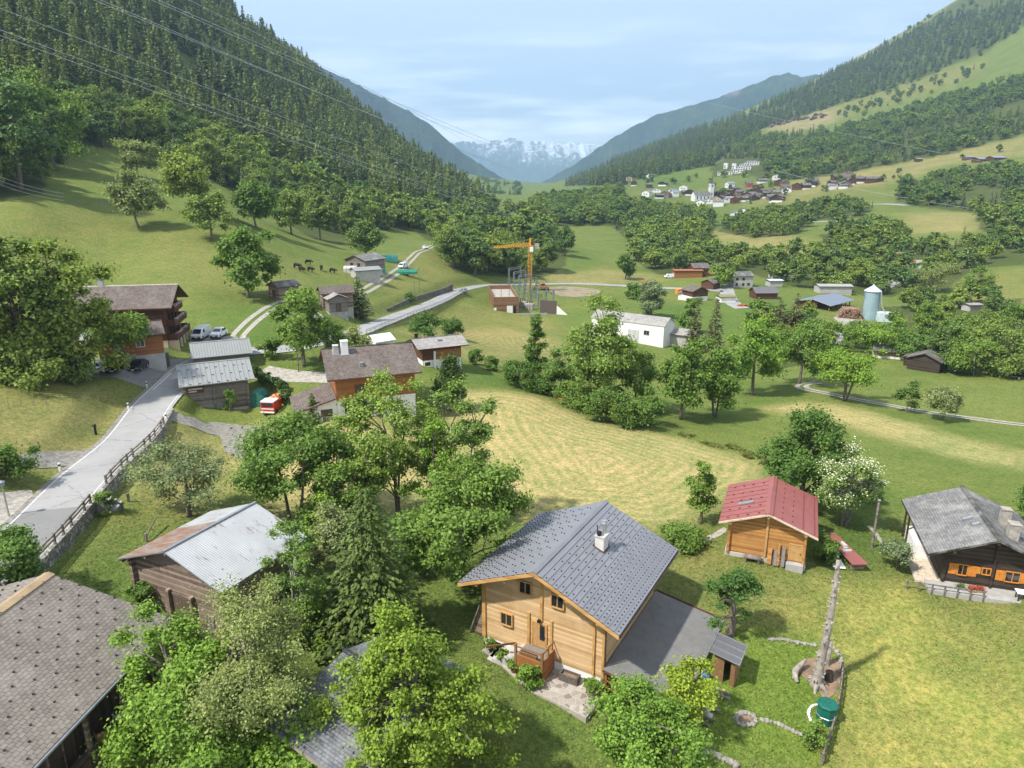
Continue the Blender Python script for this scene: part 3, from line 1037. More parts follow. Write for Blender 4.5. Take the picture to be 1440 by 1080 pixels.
def make_protos():
 def b(key, n, leaf, **kw):
  PROTO[key] = []
  for k in range(n):
   tb, v = broadleaf_mesh(100 + k * 7 + len(key), 10, kw.get('rx', 4.3) * (1 + .12 * ((k % 3) - 1)), cz=kw.get('cz', .45), clumps=kw['clumps'], leaves=kw['leaves'], size=kw['size'], limb=kw.get('limb', 8), hollow=.5)
   PROTO[key].append((tb_mesh('trunk', tb, M_BARK), crown_me('crown', v, LEAF[leaf]), join_me('tree', tb, v, M_BARK, LEAF[leaf])))
 def c(key, n, leaf, **kw):
  PROTO[key] = []
  for k in range(n):
   tb, v = conifer_mesh(300 + k * 5 + len(key), 10, kw.get('r0', 1.9) * (1 + .12 * ((k % 3) - 1)), whorls=kw['whorls'], per=kw['per'], sprays=kw['sprays'], size=kw['size'], droop=kw.get('droop', .3), power=kw.get('power', .9), bushy=kw.get('bushy', 1))
   PROTO[key].append((tb_mesh('trunk', tb, M_BARK), crown_me('crown', v, LEAF[leaf]), join_me('tree', tb, v, M_BARK, LEAF[leaf])))
 b('mid', 5, 'wood', clumps=44, leaves=8500, size=.4, cz=.48)
 b('mid_bright', 3, 'bright', clumps=30, leaves=7500, size=.4)
 b('far', 5, 'wood', clumps=26, leaves=1500, size=.8, limb=3, cz=.48)
 c('spruce_mid', 3, 'spruce', whorls=32, per=8, sprays=8, size=.55, r0=1.65)
 c('spruce_far', 4, 'spruce', whorls=20, per=6, sprays=4, size=.95, r0=1.55)
 c('larch_mid', 3, 'larch', whorls=30, per=8, sprays=8, size=.58, r0=1.95, power=.75)
 c('larch_far', 3, 'larch', whorls=19, per=6, sprays=4, size=1.0, r0=1.85, power=.75)
 PROTO['bush'] = []
 for k in range(4):
  tb, v = broadleaf_mesh(500 + k, 3, 2.0, cz=.5, clumps=14, leaves=1300, size=.42, limb=5, tr=.05, hollow=.3)
  PROTO['bush'].append((tb_mesh('stem', tb, M_BARK), crown_me('foliage', v, LEAF['bush']), join_me('bush', tb, v, M_BARK, LEAF['bush'])))
make_protos()
def put(name, key, p, H, wid, label, cat, group, parts=True):
 i = rng.randrange(len(PROTO[key]))
 tm, cm, jm = PROTO[key][i]
 base = 3. if key == 'bush' else 10.
 s = H / base
 yaw = rng.uniform(0, 6.28)
 if parts:
  o = empty(name, p, yaw, label, cat, group)
  a, b = ('stem', 'foliage') if key == 'bush' else ('trunk', 'crown')
  link(a, tm, o)
  link(b, cm, o)
 else:
  o = link(name, jm)
  o.location = [float(q) for q in p]
  o.rotation_euler = (0, 0, yaw)
  tag(o, label, cat, group)
 o.scale = (s * wid, s * wid, s)
 return o
WOODS = [
 dict(poly=[(-90, -260), (280, -200), (332, 38), (425, 100), (505, 165), (600, 240), (690, 296), (650, 306), (560, 296), (480, 276), (400, 236), (330, 205), (250, 178), (130, 160), (60, 158), (-90, 130)],
  rng=(150, 1500), sp=8.8, mix=dict(spruce=.5, larch=.5), h=(15, 32), where='in the dense wood covering the steep slope on the left'),
 dict(poly=[(-90, 130), (60, 158), (130, 160), (250, 178), (330, 205), (400, 236), (480, 276), (560, 296), (650, 306), (695, 296), (700, 306), (650, 322), (585, 326), (520, 322), (480, 344), (440, 336), (400, 312), (350, 292), (315, 262), (240, 236), (205, 212), (110, 205), (72, 236), (60, 272), (-90, 290)],
  rng=(140, 900), sp=9.5, mix=dict(broad=.8, larch=.12, spruce=.08), h=(11, 19), where='in the leafy belt below the conifers on the left slope'),
 dict(poly=[(622, 360), (640, 384), (690, 388), (740, 392), (772, 388), (797, 372), (795, 350), (750, 334), (715, 348), (660, 345)],
  rng=(250, 620), sp=9.5, mix=dict(broad=.95, spruce=.05), h=(12, 19), where='in the wood standing behind the yellow crane'),
 dict(poly=[(585, 326), (650, 322), (700, 306), (740, 300), (760, 318), (745, 330), (700, 345), (640, 342), (600, 338)],
  rng=(350, 900), sp=15, mix=dict(broad=.9, spruce=.1), h=(10, 17), where='scattered on the meadow above the crane wood'),
 dict(poly=[(742, 296), (790, 272), (870, 268), (885, 292), (960, 300), (1010, 318), (990, 330), (1000, 352), (985, 384), (925, 386), (890, 366), (893, 346), (860, 318), (800, 318), (760, 318)],
  rng=(300, 1100), sp=11, mix=dict(broad=.86, spruce=.14), h=(9, 16), where='in the gorge wood below the church village'),
 dict(poly=[(985, 362), (1040, 362), (1140, 362), (1170, 340), (1240, 350), (1340, 345), (1445, 340), (1445, 372), (1370, 378), (1330, 410), (1250, 418), (1180, 412), (1110, 402), (1060, 386), (1000, 384)],
  rng=(250, 620), sp=12.5, mix=dict(broad=.92, spruce=.08), h=(7, 12), where='in the wood behind the sawmill and silo'),
 dict(poly=[(1020, 312), (1090, 296), (1190, 284), (1230, 292), (1210, 306), (1150, 310), (1120, 330), (1060, 335), (1010, 326)],
  rng=(400, 1000), sp=14, mix=dict(broad=.9, spruce=.1), h=(7, 12), where='in the hedge wood under the village fields'),
 dict(poly=[(1150, 330), (1240, 318), (1270, 330), (1300, 340), (1230, 348), (1170, 344)],
  rng=(350, 700), sp=12, mix=dict(broad=1.), h=(8, 13), where='between the valley road and the sawmill wood'),
 dict(poly=[(1262, 262), (1330, 250), (1445, 236), (1445, 330), (1380, 326), (1370, 300), (1300, 292), (1262, 284)],
  rng=(400, 1000), sp=12.5, mix=dict(broad=.75, spruce=.25), h=(8, 15), where='in the wood below the big farm on the right'),
 dict(poly=[(792, 262), (862, 230), (952, 196), (1052, 161), (1102, 139), (1222, 80), (1322, 18), (1450, -70), (1450, 30), (1380, 78), (1250, 126), (1160, 154), (1070, 182), (1062, 196), (1000, 234), (960, 240), (870, 260)],
  rng=(900, 3000), sp=19, mix=dict(spruce=.8, larch=.2), h=(20, 32), where='in the dark forest high on the right mountainside', hole=[[(1105, 122), (1200, 78), (1300, 25), (1330, -10), (1445, -40), (1445, 4), (1330, 26), (1230, 74), (1130, 124)]]),
 dict(poly=[(1000, 236), (1062, 196), (1100, 194), (1180, 184), (1260, 163), (1330, 140), (1450, 108), (1450, 186), (1330, 218), (1225, 236), (1190, 244), (1100, 254), (1062, 250), (1050, 244), (1000, 250)],
  rng=(700, 2300), sp=15, mix=dict(broad=.5, spruce=.3, larch=.2), h=(12, 20), where='in the mixed wood above the church village', hole=[[(1000, 226), (1070, 222), (1074, 252), (996, 256)]]),
 dict(poly=[(1440, 420), (1330, 425), (1240, 432), (1245, 470), (1300, 480), (1440, 500)],
  rng=(150, 400), sp=12, mix=dict(broad=.95, spruce=.05), h=(6, 10), where='in the copse right of the silo'),
 dict(poly=[(1080, 440), (1150, 448), (1165, 470), (1150, 510), (1090, 520), (1050, 500)],
  rng=(120, 330), sp=9, mix=dict(broad=1.), h=(5, 8), where='in the copse in front of the sawmill'),
 dict(poly=[(880, 262), (985, 262), (1000, 285), (1060, 292), (1230, 268), (1240, 262), (1230, 250), (1100, 250), (1000, 246), (900, 250)],
  rng=(600, 1300), sp=46, mix=dict(broad=.9, spruce=.1), h=(8, 13), where='among the chalets of the church village'),
 dict(poly=[(640, 266), (690, 246), (735, 264), (745, 285), (700, 292)],
  rng=(1500, 3400), sp=60, mix=dict(broad=.6, spruce=.4), h=(14, 22), where='on the far spur at the bend of the valley'),
 dict(poly=[(1100, 124), (1200, 78), (1300, 28), (1440, -30), (1445, 6), (1330, 34), (1230, 82), (1130, 132)],
  rng=(900, 3000), sp=48, mix=dict(broad=.5, spruce=.5), h=(10, 18), where='dotted over the high pasture on the right'),
 dict(poly=[(1170, 165), (1260, 120), (1385, 88), (1390, 100), (1290, 140), (1190, 172)],
  rng=(900, 2300), sp=34, mix=dict(broad=.9, spruce=.1), h=(9, 14), where='dotted over the bright clearing on the right'),
 dict(poly=[(1120, 276), (1230, 254), (1330, 226), (1445, 206), (1445, 214), (1330, 236), (1240, 262), (1130, 280)],
  rng=(600, 1300), sp=48, mix=dict(broad=1.), h=(7, 12), where='dotted along the yellow hay slope right of the village'),
]
FOREST_POLYS = [w['poly'] for w in WOODS if w['sp'] <= 20]
NAMES = dict(broad=('broadleaf_tree', 'tree', 'round leafy green tree'), spruce=('spruce_tree', 'tree', 'dark pointed spruce'), larch=('larch_tree', 'tree', 'paler feathery larch'))
LIMIT = dict(broad=215, spruce=270, larch=285)
def scatter_woods():
 cand = {'broad': [], 'spruce': [], 'larch': []}
 r = np.random.default_rng(42)
 for wi, w in enumerate(WOODS):
  poly = w['poly']
  d0, d1 = w['rng']
  us = [q[0] for q in poly]
  a0, a1 = math.atan((min(us) - CX) / FPX / .97), math.atan((max(us) - CX) / FPX / .9)
  sp = w['sp']
  xs = np.arange(min(math.sin(a0) * d1, math.sin(a0) * d0), max(math.sin(a1) * d1, math.sin(a1) * d0), sp)
  ys = np.arange(d0 * .55, d1, sp)
  X, Y = np.meshgrid(xs, ys)
  X = X.ravel() + r.uniform(-.46, .46, X.size) * sp
  Y = Y.ravel() + r.uniform(-.46, .46, Y.size) * sp
  dd = np.hypot(X, Y)
  aa = np.arctan2(X, Y)
  m = (dd > d0) & (dd < d1) & (aa > a0 - .03) & (aa < a1 + .03)
  X, Y = X[m], Y[m]
  if not len(X):
   continue
  Zz = Z(X, Y)
  P = np.stack([X, Y, Zz], 1)
  u, v, dep = proj(P)
  m = inpoly(u, v, poly)
  for h in w.get('hole', []):
   m &= ~inpoly(u, v, h)
  if sp <= 20:
   m &= fbm(X / (sp * 5), Y / (sp * 5), 2, 51) > -.85
  m &= (np.abs(u - CX) < 860)
  P, dep = P[m], dep[m]
  ks = list(w['mix'])
  pr = np.array([w['mix'][k] for k in ks])
  q = (fbm(P[:, 0] / (sp * 6), P[:, 1] / (sp * 6), 2, 61 + wi) * .32 + .5 + r.normal(size=len(P)) * .16)
  q = np.argsort(np.argsort(q)) / max(1, len(q))
  kid = np.searchsorted(np.cumsum(pr / pr.sum()), q, side='right').clip(0, len(ks) - 1)
  hh = r.uniform(*w['h'], len(P)) * r.uniform(.82, 1.12, len(P))
  for p, d, k, h in zip(P, dep, kid, hh):
   cand[ks[k]].append((h / d, d, p, h, wi))
 rest = []
 for k, lst in cand.items():
  lst.sort(key=lambda t: -t[0])
  nm, cat, adj = NAMES[k]
  for s, d, p, h, wi in lst[:LIMIT[k]]:
   key = {'broad': 'mid', 'spruce': 'spruce_mid', 'larch': 'larch_mid'}[k]
   if d > 420:
    key = {'broad': 'far', 'spruce': 'spruce_far', 'larch': 'larch_far'}[k]
   wid = rng.uniform(.85, 1.2) if k == 'broad' else rng.uniform(.85, 1.15)
   lab = '%s %s' % (adj, WOODS[wi]['where'])
   put(nm, key, p, h, wid, lab, cat, '%s trees %s' % (k if k != 'broad' else 'leafy', WOODS[wi]['where']), parts=d < 420)
  for s, d, p, h, wi in lst[LIMIT[k]:]:
   rest.append((k, p, h))
 print('TREES', {k: len(v) for k, v in cand.items()}, 'rest', len(rest))
 forest_stuff(rest)
def forest_stuff(rest):
 """all the trees past the nearest three hundred of their kind: one object of instanced trees"""
 coll = bpy.data.collections.new('forest_kinds')
 order = []
 for k in ('broad', 'larch', 'spruce'):
  key = {'broad': 'far', 'spruce': 'spruce_far', 'larch': 'larch_far'}[k]
  for j, (tm, cm, jm) in enumerate(PROTO[key]):
   ob = bpy.data.objects.new('kind_%02d' % len(order), jm)
   coll.objects.link(ob)
   order.append(k)
 idx = {k: [i for i, q in enumerate(order) if q == k] for k in set(order)}
 n = len(rest)
 me = bpy.data.meshes.new('forest')
 me.vertices.add(n)
 me.vertices.foreach_set('co', np.array([q[1] for q in rest], np.float32).ravel())
 a = me.attributes.new('pick', 'INT', 'POINT')
 a.data.foreach_set('value', np.array([rng.choice(idx[q[0]]) for q in rest], np.int32))
 a = me.attributes.new('size', 'FLOAT_VECTOR', 'POINT')
 sz = []
 for q in rest:
  s = q[2] / 10
  w = s * rng.uniform(.85, 1.25)
  sz += [w, w, s]
 a.data.foreach_set('vector', np.array(sz, np.float32))
 a = me.attributes.new('turn', 'FLOAT_VECTOR', 'POINT')
 a.data.foreach_set('vector', np.array([c for q in rest for c in (rng.uniform(-.04, .04), rng.uniform(-.04, .04), rng.uniform(0, 6.28))], np.float32))
 o = link('forest', me)
 tag(o, kind='stuff')
 ng = bpy.data.node_groups.new('forest', 'GeometryNodeTree')
 ng.interface.new_socket('Geometry', in_out='INPUT', socket_type='NodeSocketGeometry')
 ng.interface.new_socket('Geometry', in_out='OUTPUT', socket_type='NodeSocketGeometry')
 gi, go = ng.nodes.new('NodeGroupInput'), ng.nodes.new('NodeGroupOutput')
 ci = ng.nodes.new('GeometryNodeCollectionInfo')
 ci.inputs['Collection'].default_value = coll
 ci.inputs['Separate Children'].default_value = True
 ci.inputs['Reset Children'].default_value = True
 ip = ng.nodes.new('GeometryNodeInstanceOnPoints')
 ip.inputs['Pick Instance'].default_value = True
 def attr(nm, typ):
  q = ng.nodes.new('GeometryNodeInputNamedAttribute')
  q.data_type = typ
  q.inputs['Name'].default_value = nm
  return [s for s in q.outputs if s.enabled and s.name == 'Attribute'][0]
 L = ng.links.new
 L(gi.outputs[0], ip.inputs['Points'])
 L(ci.outputs[0], ip.inputs['Instance'])
 L(attr('pick', 'INT'), ip.inputs['Instance Index'])
 L(attr('turn', 'FLOAT_VECTOR'), ip.inputs['Rotation'])
 L(attr('size', 'FLOAT_VECTOR'), ip.inputs['Scale'])
 L(ip.outputs[0], go.inputs[0])
 md = o.modifiers.new('forest', 'NODES')
 md.node_group = ng
M_LARCH = m_wood('larch_logs', (.4, .25, .115), (.66, .46, .255), .19, 2, .65, .5, .42, (.14, .075, .03))
M_LARCH_TRIM = m_wood('larch_trim', (.36, .19, .06), (.52, .3, .11), .4, 2, .6, .4, .1, (.2, .1, .04))
M_HONEY = m_wood('honey_logs', (.24, .105, .03), (.46, .235, .075), .17, 2, .65, .5, .35, (.09, .045, .018))
M_DARKWOOD = m_wood('dark_logs', (.022, .016, .012), (.065, .048, .036), .2, 2, .8, .6, .5, (.01, .008, .006))
M_OLDWOOD = m_wood('weathered_logs', (.1, .072, .052), (.3, .23, .175), .24, 2, .85, .9, .75, (.018, .014, .011))
M_GREYWOOD = m_wood('grey_logs', (.1, .085, .072), (.25, .22, .19), .26, 2, .88, .9, .75, (.03, .025, .02))
M_GREYBOARD = m_wood('grey_boards', (.12, .1, .085), (.27, .235, .2), .16, 0, .88, .9, .6, (.035, .03, .025))
M_BROWNWOOD = m_wood('brown_boards', (.07, .03, .016), (.125, .055, .03), .18, 2, .7, .4, .3, (.03, .013, .008))
M_RUSSET = m_wood('russet_boards', (.22, .085, .026), (.34, .145, .05), .16, 2, .65, .4, .3, (.1, .04, .015))
M_PLANKV = m_wood('upright_planks', (.16, .085, .04), (.32, .18, .085), .15, 1, .8, .6, .7, (.03, .017, .01))
M_OLDPLANKV = m_wood('old_upright_planks', (.05, .036, .026), (.13, .095, .065), .17, 1, .85, .7, .75, (.012, .01, .008))
M_WHITEWALL = m_plain('white_render', (.72, .71, .68), .85, 0, .07, .8)
M_CREAM = m_plain('cream_render', (.62, .5, .33), .85, 0, .08, .8)
M_GREYWALL = m_plain('grey_render', (.4, .385, .36), .9, 0, .15, .8)
M_CONC = m_plain('concrete', (.33, .32, .3), .9, 0, .2, 1.2)
M_CHIM = m_plain('old_chimney', (.3, .27, .23), .9, 0, .3, 3)
M_GLASS = NT('window_glass').done((.018, .022, .026), .08, 0, .8)
M_FRAME_OR = m_plain('orange_wood', (.52, .2, .035), .6, 0, .18, 4)
M_FRAME_LT = m_plain('light_frame', (.42, .25, .1), .6, 0, .15, 4)
M_FRAME_W = m_plain('white_paint', (.75, .75, .73), .5, 0, .06, 4)
M_FRAME_BR = m_plain('brown_paint', (.11, .045, .022), .55, 0, .15, 4)
M_BLACK = m_plain('black_metal', (.018, .018, .02), .5, .3, .1, 4)
M_STEEL = m_plain('steel', (.5, .51, .52), .35, .8, .12, 3)
M_ZINC = m_plain('zinc', (.3, .32, .34), .45, .6, .15, 2)
M_COPPER = m_plain('gutter_brown', (.09, .055, .04), .5, .3, .2, 3)
def m_roof_sheet(name, c, rough=.42, metal=.25, var=.1, line=None):
 n = NT(name)
 co = n.coord()
 f = n.math('ADD', n.math('MULTIPLY', n.noise(.7, 6, co, .7), .6), n.math('MULTIPLY', n.noise(1.2, 5, n.mapping(co, (4, .5, 1)), .7), .4))
 col = n.ramp(f, [(.34, tuple(q * (1 - var) for q in c)), (.7, tuple(q * (1 + var) for q in c))])
 n.bump(n.noise(2.2, 3, co), .08, .03)
 return n.done(col, rough, metal, .4)
def m_tiles(name, c1, c2, w=.33, h=.2, gap=(.03, .027, .025), lich=(.3, .3, .26), lf=.3, bumpk=.8, rough=.85):
 n = NT(name)
 uv = n.coord('UV')
 b = n.n('ShaderNodeTexBrick', {'Vector': uv, 'Scale': 1.0, 'Brick Width': w, 'Row Height': h, 'Mortar Size': .012, 'Mortar Smooth': .4, 'Bias': -.1,
         'Color1': (*c1, 1), 'Color2': (*c2, 1), 'Mortar': (*gap, 1)}, offset=.5)
 st = n.noise(.45, 6, n.coord(), .7)
 col = n.mix(n.maprange(st, .46, .66, 0, lf), b.outputs['Color'], lich)
 col = n.mix(n.maprange(n.noise(5, 5, n.coord()), .4, .65, .35, 0), col, n.mix(1.0, col, (.62, .6, .58), 'MULTIPLY'))
 rowf = n.math('FRACT', n.math('DIVIDE', n.sep(uv)[1], h))
 hgt = n.math('ADD', n.math('MULTIPLY', b.outputs['Fac'], -.7), n.math('MULTIPLY', rowf, .6))
 n.bump(hgt, bumpk, .05)
 return n.done(col, rough, 0, .3)
def m_corrug(name, c, pitch=.09, rust=None, streak=0.):
 n = NT(name)
 uv = n.coord('UV')
 s = n.sep(uv)
 w = n.math('SINE', n.math('MULTIPLY', s[0], 2 * math.pi / pitch))
 f = n.noise(.6, 6, n.coord(), .65)
 col = n.ramp(f, [(.3, tuple(q * .86 for q in c)), (.7, tuple(q * 1.1 for q in c))])
 if rust:
  rf = n.noise(1.0, 7, n.mapping(uv, (1.5, .45, 1)), .7)
  col = n.mix(n.maprange(rf, .5 - streak, .64 - streak * .4, 0, .92), col, n.ramp(n.noise(7, 5, n.coord()), [(.3, tuple(q * .6 for q in rust)), (.7, rust)]))
 n.bump(w, .45, .02)
 return n.done(col, .5, .25, .4)
M_SLATE_ROOF = m_roof_sheet('grey_roof_metal', (.19, .195, .21), .45, .1, .13)
M_SEAM = m_plain('roof_joint', (.035, .037, .042), .6, .2, .1, 3)
M_RED_ROOF = m_roof_sheet('red_roof_metal', (.27, .092, .08), .5, .1, .16)
M_RED_PALE = m_plain('red_roof_joint', (.45, .2, .18), .6, 0, .1, 3)
M_SHINGLE = m_tiles('brown_shingles', (.185, .16, .135), (.25, .22, .187), .34, .26, (.05, .042, .036), (.34, .31, .27), .35)
M_STONE_SLATE = m_tiles('grey_stone_slates', (.15, .15, .15), (.23, .225, .22), .4, .22, (.06, .058, .055), (.4, .39, .36), .55)
M_DARK_SLATE = m_tiles('dark_stone_slates', (.1, .1, .1), (.19, .185, .175), .45, .26, (.03, .03, .028), (.36, .34, .3), .7)
M_GREY_SLATE = m_tiles('blue_grey_slates', (.1, .105, .115), (.155, .16, .17), .32, .2, (.06, .062, .07), (.34, .35, .37), .5)
M_BROWN_TILE = m_tiles('brown_tiles', (.12, .092, .08), (.185, .15, .13), .3, .3, (.04, .03, .026), (.3, .27, .24), .3)
M_OLD_TILE = m_tiles('old_grey_tiles', (.27, .255, .24), (.36, .34, .315), .5, .35, (.12, .11, .1), (.45, .43, .4), .5)
M_FAR_ROOF = m_tiles('far_roof', (.1, .09, .085), (.16, .145, .135), .8, .5, (.05, .045, .04), (.3, .28, .26), .4)
M_ZINC_ROOF = m_corrug('bright_sheet_roof', (.41, .415, .41), .18, (.24, .17, .13), -.07)
M_RUST_ROOF = m_corrug('rusty_sheet_roof', (.33, .31, .29), .18, (.3, .13, .065), .16)
M_GREY_SHEET = m_roof_sheet('grey_sheet_roof', (.27, .28, .27), .5, .2, .1)
M_BITUMEN = NT('bitumen_felt')
_f = M_BITUMEN.noise(1.3, 6, M_BITUMEN.coord(), .7)
_g = M_BITUMEN.noise(30, 3, M_BITUMEN.coord(), .7)
M_BITUMEN.bump(_g, .3, .01)
M_BITUMEN = M_BITUMEN.done(M_BITUMEN.mix(M_BITUMEN.maprange(_g, .3, .7, .25, 0), M_BITUMEN.ramp(_f, [(.3, (.15, .148, .145)), (.7, (.21, .205, .195))]), (.03, .03, .03)), .9, 0, .3)
class House:
 """gable house; origin under the front end of the ridge, x across, y along the ridge, ridge height hr"""
 def __init__(s, name, label, x, y, zb, zr, yaw, L, wl, wr, sl, cat='house', group=None, of=1., ob=1., wlw=None, wrw=None, t=.16, slr=None):
  s.root = empty(name, (x, y, zb), yaw, label, cat, group)
  s.hr, s.L, s.wl, s.wr, s.sl, s.slr = zr - zb, L, wl, wr, sl, slr or sl
  s.of, s.ob, s.t = of, ob, t
  s.wlw = wlw if wlw is not None else wl - .9
  s.wrw = wrw if wrw is not None else wr - .9
  s.y0, s.y1 = of, L - ob
 def rz(s, x):
  return s.hr + x * s.sl if x < 0 else s.hr - x * s.slr
 def map(s, side):
  return {'front': lambda a, z, d: (a, s.y0 - d, z), 'back': lambda a, z, d: (-a, s.y1 + d, z),
    'left': lambda a, z, d: (-s.wlw - d, s.y1 - a, z), 'right': lambda a, z, d: (s.wrw + d, s.y0 + a, z)}[side]
 def fbox(s, mb, side, a0, a1, z0, z1, d0, d1, m=0):
  f = s.map(side)
  mb.add([f(a0, z0, d0), f(a1, z0, d0), f(a1, z0, d1), f(a0, z0, d1), f(a0, z1, d0), f(a1, z1, d0), f(a1, z1, d1), f(a0, z1, d1)],
    [(0, 3, 2, 1), (4, 5, 6, 7), (0, 1, 5, 4), (1, 2, 6, 5), (2, 3, 7, 6), (3, 0, 4, 7)], m)
 def walls(s, mat, z0=0., top=None):
  mb = MB()
  k = s.t + .01
  poly = [(-s.wlw, z0), (s.wrw, z0), (s.wrw, s.rz(s.wrw) - k), (0, s.hr - k), (-s.wlw, s.rz(-s.wlw) - k)]
  mb.prism(poly, s.y0, s.y1)
  s.wall = mb.build('wall', mat, s.root)
  return s.wall
 def plinth(s, mat, z1, z0=-2.2, inset=-.03):
  mb = MB()
  mb.box(-s.wlw + inset, s.wrw - inset, s.y0 + inset, s.y1 - inset, z0, z1)
  return mb.build('plinth', mat, s.root)
 def storey(s, mat, z0, z1, name='upper_wall', out=.04):
  """a band of other cladding round the walls, slightly proud"""
  mb = MB()
  mb.box(-s.wlw - out, s.wrw + out, s.y0 - out, s.y1 + out, z0, z1)
  return mb.build(name, mat, s.root)
 def slab(s, mb, side, m=0, me=1, x1=None, y0=0., y1=None):
  w = (s.wl if side < 0 else s.wr) if x1 is None else x1
  sl = s.sl if side < 0 else s.slr
  y1 = s.L if y1 is None else y1
  q = math.hypot(w, w * sl)
  a, b = (0, y0, s.hr), (0, y1, s.hr)
  c, d = (side * w, y1, s.hr - w * sl), (side * w, y0, s.hr - w * sl)
  uv = [(y0, q), (y1, q), (y1, 0), (y0, 0)]
  top = [a, b, c, d]
  if side < 0:
   mb.face(top, m, uv)
  else:
   mb.face(top[::-1], m, uv[::-1])
  lo = [(p[0], p[1], p[2] - s.t) for p in top]
  mb.add(top + lo, [(4, 5, 6, 7) if side > 0 else (7, 6, 5, 4), (0, 3, 7, 4), (1, 5, 6, 2), (3, 2, 6, 7)], me)
 def roof(s, mat, edge, cap=None, courses=0., seams=0., guards=None, joint=None, capw=.16, rows=None):
  mb = MB()
  mats = [mat if not isinstance(mat, tuple) else mat[0], edge, joint or edge, mat[1] if isinstance(mat, tuple) else edge]
  for side in (-1, 1):
   m = 3 if (isinstance(mat, tuple) and side < 0) else 0
   s.slab(mb, side, m, 1)
   w = s.wl if side < 0 else s.wr
   sl = s.sl if side < 0 else s.slr
   th = math.atan(sl)
   q = w / math.cos(th)
   def pt(v, y, h):          # v metres down the slope, h above it
    return (side * (v * math.cos(th) + h * math.sin(th)), y, s.hr - v * math.sin(th) + h * math.cos(th))
   if courses:
    n = int(q / courses)
    for k in range(n):     # overlapping courses: each a thin wedge with a lip on its lower edge
     v0, v1 = q - (k + 1) * courses, q - k * courses
     v0 = max(v0, 0)
     A, B = pt(v0, 0, .004), pt(v0, s.L, .004)
     C, D = pt(v1, s.L, .05), pt(v1, 0, .05)
     E, F = pt(v1, s.L, .0), pt(v1, 0, .0)
     f = [A, B, C, D]
     mb.face(f if side < 0 else f[::-1], 0)
     f = [D, C, E, F]
     mb.face(f if side < 0 else f[::-1], 2)
     mb.face([A, D, F] if side > 0 else [F, D, A], 1)
     mb.face([B, E, C] if side > 0 else [C, E, B], 1)
   if seams and side in (seams if hasattr(seams, '__len__') else (-1, 1)):
    st = guards.get('seam', .5) if guards else .5
    for k in range(1, int(s.L / st)):
     y = k * s.L / int(s.L / st)
     f = [pt(.02, y - .02, .0), pt(q, y - .02, .0), pt(q, y + .02, .0), pt(.02, y + .02, .0), pt(.02, y - .012, .035), pt(q, y - .012, .035), pt(q, y + .012, .035), pt(.02, y + .012, .035)]
     mb.add(f, [(4, 5, 6, 7), (0, 1, 5, 4), (2, 3, 7, 6), (1, 2, 6, 5)] if side > 0 else [(7, 6, 5, 4), (4, 5, 1, 0), (6, 7, 3, 2), (5, 6, 2, 1)], 2)
   if rows:
    for (v, y0, y1, dy, ww, hh) in rows(side, q):
     y = y0
     while y < y1:
      f = [pt(v - hh, y - ww, .0), pt(v + hh, y - ww, 0), pt(v + hh, y + ww, 0), pt(v - hh, y + ww, 0), pt(v - hh, y - ww, .1), pt(v + hh, y - ww, .1), pt(v + hh, y + ww, .1), pt(v - hh, y + ww, .1)]
      mb.add(f, [(0, 3, 2, 1), (4, 5, 6, 7), (0, 1, 5, 4), (1, 2, 6, 5), (2, 3, 7, 6), (3, 0, 4, 7)], 2)
      y += dy
  s.roofo = mb.build('roof', mats, s.root)
  if cap:
   cb = MB()
   for side in (-1, 1):
    sl = s.sl if side < 0 else s.slr
    cb.add([(0, -.02, s.hr + .11), (0, s.L + .02, s.hr + .11), (side * capw, s.L + .02, s.hr + .1 - capw * sl), (side * capw, -.02, s.hr + .1 - capw * sl),
      (0, -.02, s.hr + .0), (0, s.L + .02, s.hr + .0), (side * capw, s.L + .02, s.hr - capw * sl), (side * capw, -.02, s.hr - capw * sl)],
      [(0, 1, 2, 3) if side < 0 else (3, 2, 1, 0), (3, 2, 6, 7) if side < 0 else (7, 6, 2, 3), (0, 3, 7, 4), (1, 5, 6, 2)], 0)
   cb.build('ridge_cap', cap, s.roofo)
  return s.roofo
 def barge(s, mat, h=.24, w=.06, ends=('front', 'back'), out=.0):
  for e in ends:
   y = -out - w if e == 'front' else s.L + out
   for side in (-1, 1):
    mb = MB()
    x0 = side * .002
    x1 = side * (s.wl if side < 0 else s.wr)
    sl = s.sl if side < 0 else s.slr
    zt = s.hr - .02
    zb_ = s.hr - abs(x1) * sl - .02
    vs = [(x0, y, zt), (x1, y, zb_), (x1, y, zb_ - h), (x0, y, zt - h), (x0, y + w, zt), (x1, y + w, zb_), (x1, y + w, zb_ - h), (x0, y + w, zt - h)]
    mb.add(vs, [(0, 3, 2, 1), (4, 5, 6, 7), (0, 1, 5, 4), (1, 2, 6, 5), (2, 3, 7, 6), (3, 0, 4, 7)])
    mb.build('bargeboard', mat, s.root)
 def purlins(s, mat, xs, r=.2, y0=.06, drop=.02):
  for x in xs:
   mb = MB()
   zt = s.rz(x) - s.t - drop
   mb.box(x - r / 2, x + r / 2, y0, s.y0 + .02, zt - r * 1.2, zt)
   mb.build('purlin', mat, s.root)
